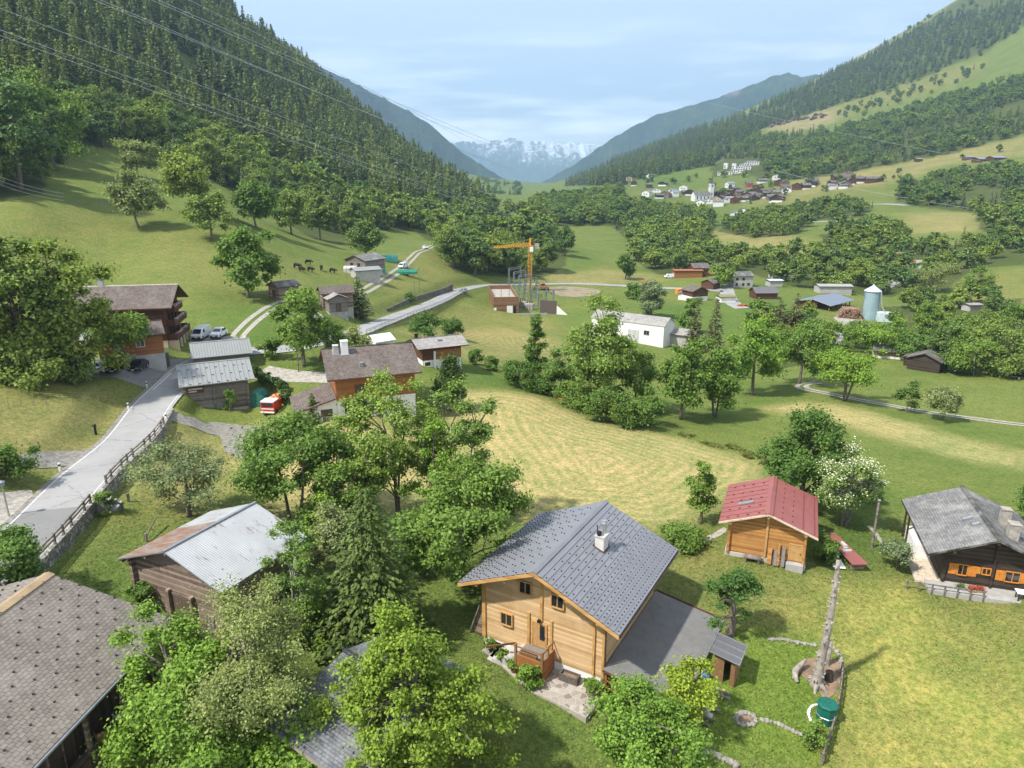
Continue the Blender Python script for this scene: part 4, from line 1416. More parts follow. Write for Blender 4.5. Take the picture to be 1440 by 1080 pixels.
 def window(s, side, a0, a1, z0, z1, frame, mull=1, cross=0, sill=True, out=.06, fw=.08, glass=None, shutters=None, sh_w=None, name='window'):
  mb = MB()
  s.fbox(mb, side, a0 - fw, a0, z0 - fw, z1 + fw, 0, out)
  s.fbox(mb, side, a1, a1 + fw, z0 - fw, z1 + fw, 0, out)
  s.fbox(mb, side, a0, a1, z1, z1 + fw, 0, out)
  s.fbox(mb, side, a0, a1, z0 - fw, z0, 0, out + (.05 if sill else 0))
  for k in range(mull):
   c = a0 + (a1 - a0) * (k + 1) / (mull + 1)
   s.fbox(mb, side, c - .03, c + .03, z0, z1, 0, out - .005)
  for k in range(cross):
   c = z0 + (z1 - z0) * (k + 1) / (cross + 1)
   s.fbox(mb, side, a0, a1, c - .02, c + .02, 0, out - .01)
  w = mb.build(name, frame, s.root)
  g = MB()
  s.fbox(g, side, a0, a1, z0, z1, .004, out - .035)
  g.build('pane', glass or M_GLASS, w)
  if shutters:
   sw = sh_w or (a1 - a0) / 2
   for c in (a0 - fw - sw - .02, a1 + fw + .02):
    sb = MB()
    s.fbox(sb, side, c, c + sw, z0 - .05, z1 + .05, .01, .055)
    for q in range(5):
     zz = z0 + (z1 - z0) * (q + .5) / 5
     s.fbox(sb, side, c + .06, c + sw - .06, zz - .035, zz + .035, .055, .075)
    sb.build('shutter', shutters, w)
  return w
 def door(s, side, a0, a1, z0, z1, mat, frame, glass=None, out=.07, boards=3, fw=.1, handle=True):
  mb = MB()
  s.fbox(mb, side, a0, a1, z0, z1, 0, out - .03)
  for k in range(boards):
   c = a0 + (a1 - a0) * (k + 1) / (boards + 1)
   s.fbox(mb, side, c - .012, c + .012, z0 + .05, z1 - .05, out - .03, out - .02)
  d = mb.build('door', mat, s.root)
  fb = MB()
  s.fbox(fb, side, a0 - fw, a0, z0, z1 + fw, 0, out)
  s.fbox(fb, side, a1, a1 + fw, z0, z1 + fw, 0, out)
  s.fbox(fb, side, a0, a1, z1, z1 + fw, 0, out)
  fb.build('door_frame', frame, d)
  if glass:
   g = MB()
   ga0, ga1, gz0, gz1 = glass
   s.fbox(g, side, ga0, ga1, gz0, gz1, 0, out - .008)
   g.build('pane', M_GLASS, d)
  if handle:
   hb_ = MB()
   s.fbox(hb_, side, a1 - .16, a1 - .06, z0 + (z1 - z0) * .46, z0 + (z1 - z0) * .5, 0, out + .03)
   hb_.build('handle', M_BLACK, d)
  return d
 def boards(s, name, mat, side, items, d0=0., d1=.08):
  mb = MB()
  for a0, a1, z0, z1 in items:
   s.fbox(mb, side, a0, a1, z0, z1, d0, d1)
  return mb.build(name, mat, s.root)
 def post(s, name, mat, side, a0, a1, z0, z1, d=.1):
  mb = MB()
  s.fbox(mb, side, a0, a1, z0, z1, 0, d)
  return mb.build(name, mat, s.root)
 def balcony(s, side, a0, a1, z, depth, floor, rail, h=1., slats=0, name='balcony', under=None):
  mb = MB()
  s.fbox(mb, side, a0, a1, z - .18, z, 0, depth)
  b = mb.build(name, floor, s.root)
  rb = MB()
  if slats:
   s.fbox(rb, side, a0, a1, z + h - .08, z + h, depth - .1, depth)
   s.fbox(rb, side, a0, a1, z + .08, z + .16, depth - .1, depth)
   k = a0 + .05
   while k < a1:
    s.fbox(rb, side, k, k + slats * .6, z + .0, z + h - .06, depth - .07, depth - .03)
    k += slats
  else:
   s.fbox(rb, side, a0, a1, z + .05, z + h, depth - .08, depth)
  for q0, q1 in ((a0, a0 + .08), (a1 - .08, a1)):
   s.fbox(rb, side, q0, q1, z + .05, z + h, 0, depth - .08)
  rb.build('railing', rail, b)
  return b
 def chimney(s, x, y, w, l, h, mat, flash=None, cap=None, pots=1, capmat=None):
  zt = s.rz(x)
  mb = MB()
  mb.box(x - w / 2, x + w / 2, y - l / 2, y + l / 2, zt - .6, zt + h)
  c = mb.build('chimney', mat, s.roofo)
  if flash:
   fb = MB()
   k = .14
   sl = s.sl if x < 0 else s.slr
   sg = -1 if x < 0 else 1
   fb.add([(x - w / 2 - k, y - l / 2 - k, s.rz(x - w / 2 - k) + .07), (x + w / 2 + k, y - l / 2 - k, s.rz(x + w / 2 + k) + .07), (x + w / 2 + k, y + l / 2 + k, s.rz(x + w / 2 + k) + .07), (x - w / 2 - k, y + l / 2 + k, s.rz(x - w / 2 - k) + .07)], [(0, 1, 2, 3)])
   fb.build('flashing', flash, s.roofo)
  if cap:
   cb = MB()
   cb.box(x - w / 2 - .06, x + w / 2 + .06, y - l / 2 - .06, y + l / 2 + .06, zt + h, zt + h + .07)
   cb.build('chimney_cap', capmat or mat, s.roofo)
  return c, zt + h
def crossed_logs(H_, mat, side, zs, at_, d=.35, r=.2):
 """log ends that cross at a corner"""
 mb = MB()
 for z in zs:
  H_.fbox(mb, side, at_ - r / 2, at_ + r / 2, z, z + r, 0, d)
 return mb.build('log_end', mat, H_.root)
H = House('larch_chalet', 'new golden larch chalet with grey metal roof and pale chimney beside a flagged terrace', 1.475, 42.46, 0, 8.28, .519, 12.77, 6.28, 6.32, .436,
   of=1.3, ob=1.1, wlw=4.95, wrw=4.88, t=.2)
H.walls(M_LARCH, .74)
H.plinth(M_WHITEWALL, .74, -2.5, .04)
def _rows_main(side, q):
 out = []
 c = .415
 n = int(q / c)
 for k in range(n):
  v = q - k * c - .2
  dense = k < 4
  if v < .7:
   continue
  out.append((v, .3 + (.3 if k % 2 else 0), 12.6, .42 if dense else .62 if k < 8 else 1.24, .03, .04))
 return out
H.roof(M_SLATE_ROOF, M_BLACK, cap=M_SLATE_ROOF, courses=.415, joint=M_SEAM, rows=_rows_main, capw=.22)
H.barge(M_LARCH_TRIM, .26, .06)
gb = MB()
gb.tube([(H.wr + .05, .1, H.rz(H.wr) - .14), (H.wr + .05, H.L - .1, H.rz(H.wr) - .14)], .075, 8)
gb.build('gutter', M_COPPER, H.root)
gb = MB()
gb.tube([(-H.wl - .05, .1, H.rz(-H.wl) - .14), (-H.wl - .05, H.L - .1, H.rz(-H.wl) - .14)], .075, 8)
gb.build('gutter', M_COPPER, H.root)
gb = MB()
gb.tube([(H.wr - .05, .35, H.rz(H.wr) - .2), (H.wrw + .1, 1.1, H.rz(H.wr) - .75), (H.wrw + .1, 1.22, 2.0), (H.wrw + .08, 1.15, -.3)], .05, 8)
gb.build('downpipe', M_COPPER, H.root)
H.purlins(M_LARCH_TRIM, [-4.8, -2.45, 0, 2.45, 4.75], .24)
for a in (-4.87, 4.0, 4.72):
 H.post('corner_post', M_LARCH_TRIM, 'front', a - .1 if a < 0 else a, a + .2 if a < 0 else a + .17, .76, H.rz(abs(a) + .2) - .26, .12)
H.post('king_post', M_LARCH_TRIM, 'front', -.1, .1, 3.75, 7.8, .1)
H.post('door_post', M_LARCH_TRIM, 'front', -1.12, -.92, 1.2, 4.1, .1)
H.post('door_post', M_LARCH_TRIM, 'front', .72, .9, 1.2, 4.0, .1)
d_ = H.door('front', -.66, .38, 1.5, 3.44, M_FRAME_LT, M_LARCH_TRIM, glass=(-.1, .28, 2.15, 3.34), out=.09, boards=2)
H.window('front', -3.28, -2.42, 2.46, 3.36, M_LARCH_TRIM, 1, out=.15, fw=.09)
H.window('front', -1.72, -.86, 5.62, 6.46, M_LARCH_TRIM, 1, out=.15, fw=.09)
H.window('front', .82, 1.7, 5.3, 6.18, M_LARCH_TRIM, 1, out=.15, fw=.09)
H.window('front', -4.0, -3.1, -.1, .62, M_FRAME_W, 0, out=.03, fw=.03, name='cellar_window', sill=False)
H.window('right', 3.2, 4.3, 3.4, 4.4, M_LARCH_TRIM, 1)
H.window('right', 6.4, 7.5, 3.4, 4.4, M_LARCH_TRIM, 1)
H.window('left', 2.5, 3.6, 3.0, 4.1, M_LARCH_TRIM, 1)
H.window('left', 6.5, 7.6, 3.0, 4.1, M_LARCH_TRIM, 1)
lb = MB()
H.fbox(lb, 'front', -.22, -.02, 3.66, 3.86, .1, .3)
lb.build('wall_lamp', M_BLACK, H.root)
_c0, _zt = H.chimney(2.05, 7.05, .7, .95, 1.0, m_plain('grey_chimney', (.5, .48, .45), .85, 0, .1, 2), M_COPPER, True, capmat=M_GREYWALL)
cb = MB()
cb.lathe([(.16, 0), (.16, .75), (.22, .78), (.22, .86), (.14, .9), (.2, .98), (.2, 1.08), (.05, 1.14)], 14, (2.12, 7.3, _zt + .05))
cb.build('flue', M_STEEL, _c0)
cb = MB()
cb.lathe([(.14, 0), (.14, .16), (.2, .2), (.2, .34), (.08, .4)], 12, (1.95, 6.75, _zt + .05))
cb.tube([(1.8, 6.75, _zt + .1), (1.8, 6.75, _zt + .85)], .035, 6)
cb.build('vent_pot', M_BLACK, _c0)
sb = MB()
sb.bar((-4.98, 1.6, 4.3), (-6.35, 1.6, .4), .2, .07)
sb.build('verge_board', M_GREYBOARD, H.root)
sb = MB()
for k in range(9):
 for j in range(3):
  zz = .35 + k * .3
  x1 = -5.0 - (4.0 - zz) * .3
  if x1 < -5.15:
   sb.box(x1 - .05, -4.99, 1.75 + j * .9, 2.55 + j * .9, zz, zz + .26)
sb.build('firewood', M_OLDWOOD, H.root)
pf = H.map('front')
pm = MB()
H.fbox(pm, 'front', -1.2, 1.0, -.8, 1.42, 0, 1.75, 0)
porch = pm.build('porch', [m_tiles('porch_stone', (.34, .31, .28), (.45, .42, .38), .5, .4, (.2, .18, .16), (.4, .38, .34), .2)], H.root)
pm = MB()
H.fbox(pm, 'front', -1.2, 1.06, -.3, 1.75, 1.75, 1.83)
H.fbox(pm, 'front', 1.0, 1.08, -.3, 1.75, .0, 1.75)
pm.build('skirt', M_RUSSET, porch)
for a, dd in ((-1.12, 1.78), (.98, 1.78), (.98, .9)):
 pm = MB()
 H.fbox(pm, 'front', a - .08, a + .08, .6, 2.55, dd - .08, dd + .08)
 pm.build('post', M_PLANKV, porch)
pm = MB()
H.fbox(pm, 'front', -1.0, .9, 2.3, 2.4, 1.75, 1.81)
H.fbox(pm, 'front', .95, 1.01, 2.3, 2.4, .0, 1.7)
pm.build('handrail', M_PLANKV, porch)
pm = MB()
H.fbox(pm, 'front', -.85, .5, 1.75, 1.98, 1.5, 1.74)
pm.build('flower_box', M_PLANKV, porch)
for k in range(6):
 pm = MB()
 H.fbox(pm, 'front', -1.2 - .42 * (k + 1), -1.2 - .42 * k - .004, -.8, 1.42 - .22 * (k + 1), .02, 1.5)
 pm.build('step', M_GREYWALL, porch)
pm = MB()
pm.bar(pf(-1.25, 2.4, 1.55), pf(-3.75, 1.15, 1.55), .1, .14)
pm.build('stair_rail', M_PLANKV, porch)
LT = empty('garden_store', (1.475, 42.46, 0), .519, 'low store with a wide flat grey felt roof leaning on the larch chalet', 'shed')
rb = MB()
A, B_, C_, D_ = (4.96, .83, 1.83), (10.4, .75, .86), (10.42, 12.1, .82), (4.96, 12.06, 1.76)
top = [A, B_, C_, D_]
lo = [(p[0], p[1], p[2] - .16) for p in top]
rb.add(top + lo, [(0, 1, 2, 3), (7, 6, 5, 4), (0, 4, 5, 1), (1, 5, 6, 2), (2, 6, 7, 3)], 0)
lr = rb.build('roof', M_BITUMEN, LT)
eb = MB()
eb.bar((10.46, .7, .82), (10.48, 12.15, .78), .06, .2)
eb.build('gutter', M_STEEL, lr)
for _p, _q in (((4.96, .78, 1.8), (10.42, .7, .83)), ((4.96, 12.13, 1.76), (10.45, 12.17, .82))):
 eb = MB()
 eb.bar(_p, _q, .05, .2)
 eb.build('fascia', M_BROWNWOOD, lr)
wb2 = MB()
wb2.add([(10.1, 1.6, -2.6), (10.1, 11.9, -2.6), (10.1, 11.9, .68), (10.1, 1.6, .68), (10.0, 1.6, -2.6), (10.0, 11.9, -2.6), (10.0, 11.9, .68), (10.0, 1.6, .68)], [(0, 1, 2, 3), (7, 6, 5, 4), (0, 4, 5, 1), (2, 6, 7, 3), (1, 5, 6, 2), (0, 3, 7, 4)])
wb2.add([(5.0, 11.9, -2.6), (9.98, 11.9, -2.6), (9.98, 11.9, .72), (5.0, 11.9, 1.55), (5.0, 11.8, -2.6), (9.98, 11.8, -2.6), (9.98, 11.8, .72), (5.0, 11.8, 1.55)], [(3, 2, 1, 0), (4, 5, 6, 7), (0, 4, 7, 3), (2, 3, 7, 6), (1, 2, 6, 5)])
wb2.build('wall', M_PLANKV, LT)
for x in (5.15, 6.9, 8.6, 10.2):
 pm = MB()
 zt = 1.83 - (x - 4.96) * .178 - .17
 pm.box(x - .08, x + .08, .95, 1.11, -2.4, zt)
 pm.build('post', M_RUSSET, LT)
pm = MB()
r_ = random.Random(5)
for i in range(15):
 for j in range(7):
  x = 5.35 + i * .31
  z = -1.2 + j * .27
  if z < .9 - (x - 5) * .18:
   pm.tube([(x, 2.1, z), (x + r_.uniform(-.03, .03), 1.5 + r_.uniform(-.12, .12), z)], .13, 7)
pm.build('firewood', M_PLANKV, LT)
pm = MB()
pm.bar((5.1, .98, .95), (8.6, .98, .55), .06, .1)
pm.bar((5.1, .98, .35), (8.6, .98, .1), .06, .1)
pm.build('rail', M_RUSSET, LT)
hp = hit(1031, 967)
HT = empty('tool_hut', hp, .519, 'small upright-plank hut with a grey corrugated lean-to roof and open doorway', 'shed')
hb2 = MB()
rz_ = lambda x: 2.35 - (x + 1.5) * .18
for (x0, x1, y0, y1) in ((-1.45, -1.38, 0, 1.9), (-.05, .02, .05, 1.9), (-1.38, -.05, 1.83, 1.9), (-1.45, -.75, -.06, 0), (-.28, .02, -.06, .0)):
 hb2.add([(x0, y0, -.6), (x1, y0, -.6), (x1, y1, -.6), (x0, y1, -.6), (x0, y0, rz_(x0)), (x1, y0, rz_(x1)), (x1, y1, rz_(x1)), (x0, y1, rz_(x0))],
   [(0, 3, 2, 1), (4, 5, 6, 7), (0, 1, 5, 4), (1, 2, 6, 5), (2, 3, 7, 6), (3, 0, 4, 7)])
hb2.build('wall', M_PLANKV, HT)
hb2 = MB()
top = [(-1.75, -.3, rz_(-1.75) + .08), (.3, -.3, rz_(.3) + .08), (.3, 2.15, rz_(.3) + .08), (-1.75, 2.15, rz_(-1.75) + .08)]
hb2.add(top + [(p[0], p[1], p[2] - .05) for p in top], [(0, 1, 2, 3), (7, 6, 5, 4), (0, 4, 5, 1), (1, 5, 6, 2), (2, 6, 7, 3), (3, 7, 4, 0)])
hr_ = hb2.build('roof', m_roof_sheet('dull_sheet', (.13, .125, .13), .35, .1), HT)
hb2 = MB()
for y in (-.31, .45, 1.3, 2.14):
 hb2.bar((-1.76, y, rz_(-1.76) + .11), (.31, y, rz_(.31) + .11), .06, .06)
hb2.build('batten', M_STEEL, hr_)
hb2 = MB()
hb2.bar((.31, -.32, rz_(.31) + .05), (.31, 2.17, rz_(.31) + .05), .06, .14)
hb2.build('gutter', M_STEEL, hr_)
fb = MB()
fb.box(-1.37, -.06, .06, 1.82, -.02, .03)
fb.build('floor', m_plain('green_mat', (.02, .09, .05), .9), HT)
H = House('red_roofed_cabin', 'honey log cabin with a red metal roof standing alone in the meadow', 22.1, 54.97, 1.6, 6.37, .389, 8.55, 4.08, 4.08, .371, cat='cabin', of=.75, ob=.6, wlw=3.28, wrw=3.28, t=.16)
H.walls(M_HONEY, .2)
H.plinth(M_GREYWALL, .2, -1.5, -.1)
def _rows_red(side, q):
 if side < 0:
  return [(q * f, .5, 8.2, 1.7, .012, .1) for f in (.2, .42, .62, .82)]
 return [(q - .35, .4, 8.3, .42, .03, .04), (q - 1.35, .4, 8.3, .42, .03, .04), (q - 2.3, .7, 8.3, 1.1, .03, .04), (q - 3.2, .4, 8.3, 1.1, .03, .04)]
H.roof(M_RED_ROOF, M_FRAME_W, cap=M_RED_ROOF, seams=(-1,), guards={'seam': .86}, joint=m_plain('dark_red', (.16, .04, .04), .6), rows=_rows_red, capw=.34)
H.barge(m_plain('pale_verge', (.5, .4, .28), .6), .16, .05)
H.purlins(M_FRAME_LT, [-3.1, 0, 3.1], .24)
sk = MB()
for (y, v) in ((2.6, 1.55),):
 th = math.atan(.371)
 x = -v - .0
 sk.add([(-2.75, 2.85, H.rz(-2.75) + .05), (-1.45, 2.85, H.rz(-1.45) + .05), (-1.45, 3.3, H.rz(-1.45) + .05), (-2.75, 3.3, H.rz(-2.75) + .05), (-2.75, 2.85, H.rz(-2.75) + .16), (-1.45, 2.85, H.rz(-1.45) + .16), (-1.45, 3.3, H.rz(-1.45) + .16), (-2.75, 3.3, H.rz(-2.75) + .16)],
   [(4, 5, 6, 7), (0, 1, 5, 4), (1, 2, 6, 5), (2, 3, 7, 6), (3, 0, 4, 7)])
sk.build('skylight', M_ZINC, H.roofo)
H.post('king_post', M_FRAME_LT, 'front', -.09, .09, .2, 4.4, .12)
for a in (-3.24, 3.05):
 H.post('corner_post', M_HONEY, 'front', a, a + .2, .1, H.rz(abs(a)) - .3, .22)
H.door('front', 2.02, 3.0, .45, 1.92, M_FRAME_LT, M_FRAME_LT, out=.1, boards=4)
pm = MB()
H.fbox(pm, 'front', 1.8, 3.2, -.6, .3, 0, .6)
pm.build('doorstep', M_CONC, H.root)
for k, (a, w, h) in enumerate(((.25, .34, 1.35), (.72, .3, 1.2), (1.05, .16, 1.85), (1.38, .28, 1.65))):
 pm = MB()
 f = H.map('front')
 pm.add([f(a, -.1, .5), f(a + w, -.1, .5), f(a + w, h, .12), f(a, h, .12), f(a, -.1, .56), f(a + w, -.1, .56), f(a + w, h, .18), f(a, h, .18)], [(0, 3, 2, 1), (4, 5, 6, 7), (0, 1, 5, 4), (1, 2, 6, 5), (2, 3, 7, 6), (3, 0, 4, 7)])
 o = pm.build('board', M_GREYBOARD if k % 2 else M_HONEY)
 o.matrix_world = H.root.matrix_basis.copy()
 o.location = H.root.location
 o.rotation_euler = H.root.rotation_euler
 tag(o, ['short tan board leaning on the red-roofed cabin beside its centre post', 'short grey board leaning second from the centre post of the red-roofed cabin', 'tall narrow tan board leaning on the red-roofed cabin', 'broad grey board leaning on the red-roofed cabin nearest its door'][k], 'board', 'boards leaning on the red-roofed cabin')
pm = MB()
H.fbox(pm, 'front', -1.75, -.25, .28, .4, .25, .85)
b_ = pm.build('bench', M_GREYBOARD)
b_.location, b_.rotation_euler = H.root.location, H.root.rotation_euler
tag(b_, 'grey plank bench against the front wall of the red-roofed cabin', 'bench')
for a in (-1.6, -.5):
 pm = MB()
 H.fbox(pm, 'front', a, a + .14, -.3, .28, .3, .8)
 pm.build('leg', M_GREYBOARD, b_)
k_ = 1.1
H = House('dark_chalet', 'dark timber chalet with grey stone-slate roof and orange shutters at the edge of the meadow', 36.27 * k_, 46.94 * k_, .55, 34.05 - 25.79 * k_, .309, 10.06 * k_, 4.95, 4.95, .418, of=1.25, ob=.9, wlw=3.3, wrw=4.0, t=.2)
H.walls(M_DARKWOOD, .1)
H.plinth(M_GREYWALL, .1, -2.5, -.06)
H.roof((M_DARK_SLATE, M_STONE_SLATE), M_DARK_SLATE, cap=M_STONE_SLATE, capw=.2)
H.purlins(M_DARKWOOD, [-3.0, 0, 3.2], .26)
for a0, a1, z0, z1, shw in ((-2.15, -1.5, .95, 1.85, .62), (-.35, .2, 1.3, 1.8, 0), (1.35, 2.35, .95, 1.8, .62)):
 H.window('front', a0, a1, z0, z1, M_FRAME_OR, 1, out=.07, shutters=M_FRAME_OR if shw else None, sh_w=shw or None)
pm = MB()
H.fbox(pm, 'front', -1.0, -.5, 1.25, 1.85, .01, .06)
pm.build('shutter', M_FRAME_OR, H.root)
H.post('king_post', M_DARKWOOD, 'front', .3, .48, .1, H.hr - .5, .14)
H.post('corner_post', M_DARKWOOD, 'front', -3.3, -3.08, .1, H.rz(-3.2) - .3, .16)
for (x, y, w, h) in ((1.75, 4.9, .7, 1.5), (1.6, 2.3, .75, 1.3)):
 c_, zt = H.chimney(x, y, w, w, h, M_CHIM, None, True, capmat=M_CHIM)
for (x, y, w) in ((-1.0, 4.6, .5), (-.75, 3.3, .35)):
 vb = MB()
 vb.add([(x - w, y - .16, H.rz(x - w) + .02), (x + w * .4, y - .16, H.rz(x + w * .4) + .02), (x + w * .4, y + .16, H.rz(x + w * .4) + .02), (x - w, y + .16, H.rz(x - w) + .02),
   (x - w, y - .16, H.rz(x - w) + .14), (x + w * .4, y - .16, H.rz(x + w * .4) + .2), (x + w * .4, y + .16, H.rz(x + w * .4) + .2), (x - w, y + .16, H.rz(x - w) + .14)],
   [(4, 5, 6, 7), (0, 1, 5, 4), (1, 2, 6, 5), (2, 3, 7, 6), (3, 0, 4, 7)])
 vb.build('roof_vent', M_STEEL, H.roofo)
for y in (9.6, 8.2):
 pm = MB()
 pm.box(-4.75, -4.6, y, y + .15, -1.5, H.rz(-4.7) - .2)
 pm.build('post', M_DARKWOOD, H.root)
pm = MB()
pm.box(-4.6, -3.3, 5.2, 9.2, -1.5, 1.2)
pm.build('white_annex', M_WHITEWALL, H.root)
pm = MB()
H.fbox(pm, 'front', -4.6, 5.0, -.9, .02, .06, 1.75)
pm.build('terrace', M_CONC, H.root)
pm = MB()
pm.box(-5.3, -3.36, .9, 6.0, -.9, -.02)
pm.build('terrace', m_plain('pale_planks', (.5, .42, .32), .85), H.root)
dark = H
k_ = 1.3
H = House('sheet_roofed_barn', 'old dark log barn with a bright sheet-metal roof rusty on its far slope', -18.55 * k_, 33.45 * k_, 2.5, 34.05 - 19.04 * k_, .444, 6.55 * k_, 5.2, 5.2, .358, cat='barn', of=.7, ob=.5, wlw=4.5, wrw=4.55, t=.1)
H.walls(M_OLDWOOD, 0)
H.plinth(M_GREYWALL, .02, -2.2, -.08)
mb = MB()
for side in (-1, 1):
 if side > 0:
  H.slab(mb, 1, 0, 2)
 else:                            # the near half of the far slope has rusted, the rest is still bright
  H.slab(mb, -1, 1, 2, y1=5.2)
  H.slab(mb, -1, 0, 2, y0=5.203)
H.roofo = mb.build('roof', [M_ZINC_ROOF, M_RUST_ROOF, M_ZINC], H.root)
cb = MB()
cb.bar((0, -.05, H.hr + .05), (0, H.L + .05, H.hr + .05), .22, .08)
cb.build('ridge_cap', M_ZINC, H.roofo)
H.purlins(M_OLDWOOD, [-4.9, -4.2, -2.2, 0, 2.2, 4.2, 4.8], .2)
for a, sd in ((-4.5, 1), (4.35, 1)):
 crossed_logs(H, M_OLDWOOD, 'front', [q * .3 + .1 for q in range(int(H.rz(4.4) / .3) - 1)], a + .08, .3, .302)
d_ = H.door('front', -.75, 1.25, .75, 2.85, M_OLDPLANKV, M_OLDWOOD, out=.1, boards=5, fw=.22, handle=False)
for a in (-1.0, 1.3):
 H.post('door_post', M_OLDWOOD, 'front', a, a + .26, .3, 3.3, .3)
pm = MB()
H.fbox(pm, 'front', -1.1, 1.6, .45, .62, .05, 1.5)
pm.build('ramp', M_GREYBOARD, H.root)
H.boards('wall_plank', M_GREYBOARD, 'front', [(2.6, 3.3, 1.0, 2.2)], .0, .05)
crossed_logs(H, M_OLDWOOD, 'right', [q * .3 + .3 for q in range(7)], 3.6, .25, .302)
barn = H
rr_ = random.Random(3)
pl = MB()
for k in range(9):
 a = rr_.uniform(-1.5, 3.8)
 f = H.map('front')
 pl.bar(f(a, .12 + k * .035, .9 + rr_.uniform(0, 1.2)), f(a + rr_.uniform(1.2, 2.6), .06 + k * .03, 1.2 + rr_.uniform(0, 1.6)), .26, .06)
o = pl.build('timber_pile', M_GREYBOARD)
o.location, o.rotation_euler = H.root.location, H.root.rotation_euler
tag(o, 'heap of loose grey boards below the door of the sheet-roofed barn', 'timber')
H = House('shingled_house', 'large house with brown shingle roof and open timber gallery in the near left corner', -32.22, 27.28, .2, 9.01, .114, 14.0, 8.45, 8.45, .332, of=.5, ob=.7, wlw=7.0, wrw=6.5, t=.22)
H.walls(M_OLDPLANKV, .0)
H.plinth(M_GREYWALL, .0, -2.5, -.05)
def _rows_sh(side, q):
 return [(q - .5 - .62 * k, .3 + (.85 if k % 2 else 0), 13.9, 1.7, .05, .045) for k in range(int(q / .62))]
H.roof(M_SHINGLE, M_BROWNWOOD, cap=m_plain('ridge_board', (.3, .22, .13), .8, 0, .2, 1), rows=_rows_sh, joint=m_plain('snow_hook', (.05, .042, .04), .7), capw=.42)
gb = MB()
gb.tube([(H.wr + .06, -.1, H.rz(H.wr) - .1), (H.wr + .06, H.L + .1, H.rz(H.wr) - .1)], .09, 8)
gb.build('gutter', M_ZINC, H.root)
bl = H.balcony('right', 1.0, 12.2, 1.75, 1.55, M_GREYBOARD, M_OLDPLANKV, 1.0)
pm = MB()
H.fbox(pm, 'right', 8.2, 12.2, -1.2, 1.5, 1.38, 1.5)
pm.build('skirt', M_PLANKV, H.root)
for a in (1.5, 5.4, 8.4, 11.9):
 pm = MB()
 H.fbox(pm, 'right', a, a + .2, -2.2, H.rz(8.0) - .3, 1.22, 1.42)
 pm.build('post', M_OLDWOOD, H.root)
H.door('right', 4.0, 5.0, 1.8, 3.9, M_OLDPLANKV, M_OLDWOOD)
big = H
H = House('slate_shed', 'low shed with blue-grey slate roof half hidden between the near trees', -10.58, 37.94, .6, 5.5, 2.208, 7.5, 4.2, 5.85, .249, cat='shed', of=.5, ob=.5, wlw=3.4, wrw=5.2, t=.16)
H.walls(M_OLDWOOD, -.5)
H.roof(M_GREY_SLATE, M_OLDWOOD, cap=M_SEAM, capw=.16)
gb = MB()
gb.bar((H.wr + .05, -.1, H.rz(H.wr) - .08), (H.wr + .05, H.L + .1, H.rz(H.wr) - .08), .12, .16)
gb.build('gutter', M_GREYBOARD, H.root)
H.door('right', 2.2, 3.4, -.2, 1.9, M_OLDPLANKV, M_OLDWOOD)
def gable(name, label, px, W, L, h, sl, yaw, wall, roof, edge=None, cat='house', group=None, plinth=None, pz=.6, over=.5, wins=(), door=None, chim=None, cap=None, p=None, base=0., up=None, frame=None, dz=0.):
 """a small gable house whose front wall's foot is centred on a pixel"""
 q = hit(*px) if p is None else np.asarray(p, float)
 w = W / 2 + over
 zr = q[2] + dz + h + W / 2 * sl + .16
 a = np.array([math.sin(yaw), math.cos(yaw)])
 o = q[:2] - a * over
 H = House(name, label, o[0], o[1], q[2] + dz, zr, yaw, L + 2 * over, w, w, sl, cat=cat, group=group, of=over, ob=over, wlw=W / 2, wrw=W / 2, t=.16)
 H.walls(wall, 0 if plinth is None else pz)
 if plinth is not None:
  H.plinth(plinth, pz, -3, -.03)
 else:
  H.plinth(M_GREYWALL, .02, -3, .05)
 H.roof(roof, edge or M_BROWNWOOD, cap=cap)
 for side, a0, a1, z0, z1 in wins:
  H.window(side, a0, a1, z0, z1, frame or M_FRAME_BR, 1 if a1 - a0 > .7 else 0, out=.05)
 if door:
  H.door(*door, M_OLDPLANKV, M_BROWNWOOD)
 if chim:
  H.chimney(*chim, M_GREYWALL, None, True)
 return H
H = House('inn', 'tall brown inn with three flower balconies over a cream ground floor behind the car park', -58.7, 123.7, 4.9, 16.26, -1.777, 18, 6.4, 6.4, .481, of=1.7, ob=.6, wlw=5.0, wrw=5.0, t=.2, cat='inn')
H.walls(M_BROWNWOOD, 2.4)
H.plinth(M_CREAM, 2.4, -2, .0)
H.roof(M_BROWN_TILE, M_BROWNWOOD, cap=m_plain('pale_ridge', (.4, .37, .33)), capw=.14)
mb = MB()
mb.box(-4.5, -4.2, .05, 1.57, -2, 2.3)
for k in range(5):
 mb.box(-4.45 + k * 2.2, -4.15 + k * 2.2, .0, .3, -2, 2.3)
mb.build('arcade', M_CREAM, H.root)
for z, a0, a1, dep in ((2.55, -4.6, 5.2, 1.6), (4.9, -4.2, 4.2, 1.5), (7.1, -2.9, 2.9, 1.3)):
 b_ = H.balcony('front', a0, a1, z, dep, M_BROWNWOOD, M_BROWNWOOD, .95)
 fb = MB()
 r_ = random.Random(int(z * 10))
 for k in range(46):
  a = a0 + .2 + (a1 - a0 - .4) * k / 45
  f = H.map('front')
  fb.rock(f(a, z + r_.uniform(.75, 1.1), dep - r_.uniform(-.05, .25)), r_.uniform(.1, .2), k)
 fb.build('flowers', m_plain('balcony_flowers', (.45, .3, .32), .8, 0, .7, 9), b_)
 for a in (-2.6, -.4, 1.8):
  if abs(a) + 1 < a1:
   H.window('front', a, a + 1.2, z + .1, z + 1.9, M_FRAME_BR, 1)
H.window('left', 9.6, 10.5, 5.35, 6.2, M_FRAME_W, 1)
